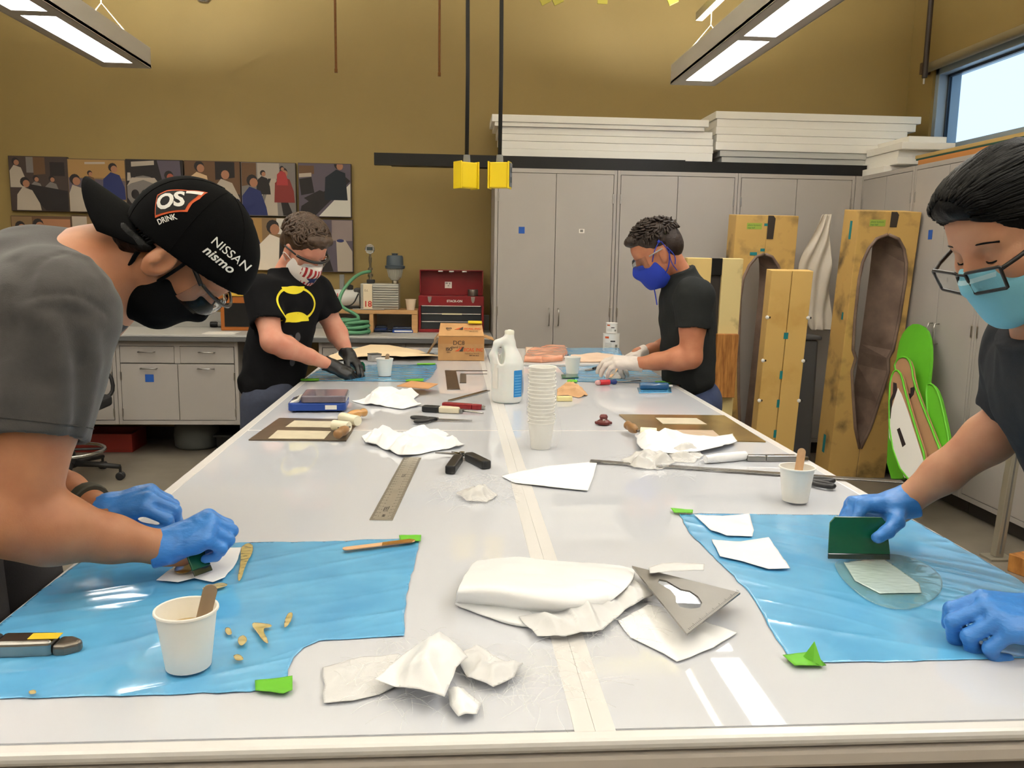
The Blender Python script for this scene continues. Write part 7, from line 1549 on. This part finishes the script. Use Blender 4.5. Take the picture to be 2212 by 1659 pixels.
def scissors(piv, tip, h1, h2, label, open_=.0, ringr=(.026, .018)):
    r = thing('scissors', label, 'scissors', tuple(T(*piv)), 'scissors'); z = TZ+.006; p = onZ(*piv, z); t = onZ(*tip, z); d = (t-p).normalized(); w = V((-d.y, d.x, 0))
    for s, hh in ((-1, h1), (1, h2)):
        dd = (d+w*s*open_).normalized(); ww = V((-dd.y, dd.x, 0)); L_ = (t-p).length; F = frame(p+V((0, 0, .0015*s)), dd, (0, 0, 1))
        MB(F).prism([(-.02, -.006), (L_*.4, -.007), (L_, 0), (L_*.4, .004), (-.02, .006)], -.001, .001).build('blade', m_steel, r)
        q = onZ(*hh, z+.004); v = (q-p); c = q; ax = v.normalized(); ay = V((-ax.y, ax.x, 0))
        MB().tube([c+ax*ringr[0]*math.cos(k*.314)+ay*ringr[1]*math.sin(k*.314) for k in range(20)], .0065, 8, closed=True).build('handle_ring', m_blackp, r, smooth=True)
        MB().tube([p+ax*.004+V((0, 0, .002)), c-ax*(ringr[0]-.002)], [.006, .008], 8).build('handle_shank', m_blackp, r, smooth=True)
    MB().lathe([(0, 0), (.0045, 0), (.004, .004), (0, .005)], p+V((0, 0, .0025)), 12).build('pivot_screw', m_steel, r)
scissors((945, 906), (1020, 909), (908, 903), (912, 909), 'black-handled scissors lying before the cream and black knife', .02, (.03, .012))
scissors((1715, 1034), (1690, 1034), (1772, 1037), (1776, 1046), 'black-ringed scissors half hidden behind the paper cup', .1, (.032, .014))
# spring snips with black grips
r = thing('snips', 'open spring snips with chunky black grips below the paper towel', 'snips', tuple(T(1003, 990))); pv = T(998, 982, .012)
for (g0, g1) in (((990, 990), (972, 1016)), ((1012, 985), (1052, 1005))):
    a, b = T(*g0, .012), T(*g1, .012); F = frame(a, b-a, (0, 0, 1)); MB(F).prism(rrect(0, (b-a).length, -.014, .014, .006), -.011, .012).build('grip', m_blackp, r, bevel=.004); MB().tube([pv, a], .005, 7).build('lever', m_steel, r)
for tp_ in ((940, 978), (975, 976)):
    t = T(*tp_, .012); d = (t-pv).normalized(); F = frame(pv, d, (0, 0, 1)); MB(F).prism([(-.012, -.008), (.02, -.008), ((t-pv).length, 0), (.02, .006), (-.012, .008)], -.002, .002).build('blade', m_steel, r)
MB().lathe([(0, 0), (.008, 0), (.008, .005), (0, .006)], pv+V((0, 0, .003)), 14).build('pivot_bolt', m_steel, r); MB().tube([pv+V((.008+.004*math.cos(k*.9), -.02+.004*math.sin(k*.9), -.008+k*.0008)) for k in range(20)], .001, 5).build('spring', m_steel, r)
# knob, eraser, kraft paper, screwdriver, packed tube
p = T(1305, 920); r = thing('clamp_knob', 'dark red plastic clamp knob lying beside the brass plate', 'knob', tuple(p)); m_kn = mat('maroon_plastic', (96, 36, 34), .35)
MB().lathe([(0, 0), (.018, 0), (.024, .004), (.024, .012), (.018, .017), (.013, .02), (.015, .03), (.011, .036), (0, .037)], tuple(p+V((0, .015, .0008))), 20).build('knob_body', m_kn, r, smooth=True, auto=40)
for s in (-1, 1): MB().box(p.x+s*.018, p.x+s*.030, p.y+.006, p.y+.024, TZ+.004, TZ+.013).build('wing', m_kn, r, bevel=.003)
lettering('M', frame((p.x-.006, p.y-.0035, TZ+.017), (1, 0, 0), (0, -1, .5)), .012, m_wlab, r)
p = T(1220, 868); tag(MB(Matrix.Translation((p.x, p.y+.014, TZ+.0008)) @ Matrix.Rotation(.05, 4, 'Z')).prism(rrect(-.032, .032, -.012, .012, .004), 0, .02).build('eraser_block', mat('cream_block', (222, 208, 150), .6), bevel=.003), 'small cream foam block behind the cup stack', 'block')
crumple([(1203, 845), (1215, 836), (1245, 836), (1258, 842), (1270, 855), (1250, 860), (1225, 855), (1204, 857)], mat('kraft_crumple', (190, 150, 110), .75), 'crumpled brown kraft paper behind the cup stack', 'paper', .03, 51, 14, name='kraft_paper')
a, b = T(1286, 833), T(1331, 831); F = frame(a+V((0, 0, .0135)), V((0, 0, 1)), b-a); L = (b-a).length; r = thing('screwdriver', 'screwdriver with red, clear and blue handle before the blue film', 'screwdriver', tuple(a)); F = frame(a+V((0, 0, .0135)), (0, 0, 1), b-a)
MB(F).lathe([(0, 0), (.009, .002), (.012, .01), (.012, .02), (.0105, .022)], n=14).build('butt', mat('pink_clear', (196, 150, 150), .2), r, smooth=True); MB(F).lathe([(.0125, .022), (.013, .03), (.0125, L*.66)], n=14).build('red_grip', mat('red_grip', (186, 40, 48), .25), r, smooth=True, auto=40); MB(F).lathe([(.0115, L*.66), (.009, L*.74), (.0125, L*.86), (.012, L*.97), (.005, L)], n=14).build('blue_collar', mat('navy_collar', (34, 50, 110), .25), r, smooth=True, auto=40); MB(F).lathe([(.003, L), (.003, L+.13), (0, L+.131)], n=8).build('shank', m_steel, r, smooth=True)
a, b = T(1382, 843), T(1444, 843); r = thing('resin_tube', 'dark blue translucent tube lying on a strip of blue film', 'tube', tuple((a+b)/2)); F = frame(a+V((0, .01, .018)), (0, 0, 1), b-a); L = (b-a).length; MB(F).lathe([(0, 0), (.012, .001), (.016, .008), (.0165, L-.008), (.013, L), (0, L+.001)], n=18).build('tube_body', mat('dark_blue_tube', (40, 84, 124), .12, coat=.6), r, smooth=True, auto=50); MB(F).lathe([(.005, L), (.005, L+.02), (0, L+.021)], n=10).build('nozzle', mat('white_plastic', 0), r, smooth=True)
sheet('film_strip', [(1376, 838), (1448, 836), (1451, 849), (1380, 850)], m_film, 'small strip of blue film under the dark tube', 'film', dz=.0012, cuts=3)
# squeegees and the spatula
m_gsq = mat('green_squeegee', (12, 84, 54), .25, coat=.4); m_wet = mat('wet_edge', (40, 52, 40), .05, coat=1)
def squeegee(px0, px1, h, label, lean=(0, .1, 1), th=.004, taper=.93, dz=.009):
    a, b = T(*px0, dz), T(*px1, dz); n = (b-a).cross(V(lean)).normalized(); F = frame(a, b-a, n); W_ = (b-a).length; r = thing('squeegee', label, 'squeegee', tuple((a+b)/2), 'green plastic squeegees'); k = W_*(1-taper)
    MB(F).prism([(.0, .011), (W_, .011), (W_-k, h-.012), (W_-k-.01, h), (k*.2+.01, h), (k*.2, h-.012)], -th/2, th/2).build('plate', m_gsq, r, bevel=.0012); MB(F).prism([(0, 0), (W_, 0), (W_, .0108), (0, .0108)], -th*.4, th*.4).build('wet_edge', m_wet, r, bevel=.001)
squeegee((1788, 1207), (1922, 1209), .082, 'dark green squeegee in the surgical-masked person\'s gloved hand', lean=(0, .12, 1), dz=.0105)
squeegee((420, 1246), (459, 1232), .075, 'dark green squeegee held under the capped person\'s gloves', lean=(-.5, .3, 1), dz=.0125)
squeegee((757, 802), (789, 803), .05, 'dark green squeegee under the black gloves', lean=(0, .3, 1), dz=.005)
a = pts_([(1212, 812), (1246, 810), (1250, 818), (1214, 819)]); tag(link('green_plate', [p+V((0, 0, .004)) for p in a]+[p+V((0, 0, .007)) for p in a], [(3, 2, 1, 0), (4, 5, 6, 7), (0, 1, 5, 4), (1, 2, 6, 5), (2, 3, 7, 6), (3, 0, 4, 7)], m_gsq), 'small flat green plastic plate before the empty paper cup', 'plate')
a, b = T(1266, 803), T(1306, 793); F = frame(a, b-a, (0, 0, 1)); r = thing('spatula', 'thin metal spatula on the film beside the white gloves', 'spatula', tuple(a)); MB(F).prism([(0, -.008), (.02, -.016), (.09, -.014), (.09, .014), (.02, .016), (0, .008)], .005, .007).build('blade', m_steel, r); MB(F).tube([(.085, 0, .008), ((b-a).length+.05, 0, .012)], .006, 8).build('handle', m_blackp, r)
p = T(1322, 812); r = thing('plastic_pouch', 'clear plastic cup of resin held under the white gloves', 'cup', (p.x, p.y, TZ)); MB().lathe([(0, .004), (.026, .004), (.032, .05), (.031, .05), (.025, .006), (0, .006)], (p.x-.01, p.y+.01, TZ), 22).build('clear_cup', mat('clear_cup', (235, 238, 238), .1, alpha=.4, coat=.5), r, smooth=True, auto=40)
sheet('clear_film', [(1299, 808), (1330, 803), (1348, 812), (1340, 820), (1310, 819)], mat('white_shine_film', (226, 226, 222), .1, alpha=.8), 'shiny clear film piece under the resin cup', 'film', dz=.0042, cuts=4, hf=lambda c: .002*max(0, noise.noise(c*60)))
stick(T(1318, 815, .009), onY(1334, 797, T(1334, 800).y+.02), m_stick, 'craft stick with amber resin under the white gloves', .007)
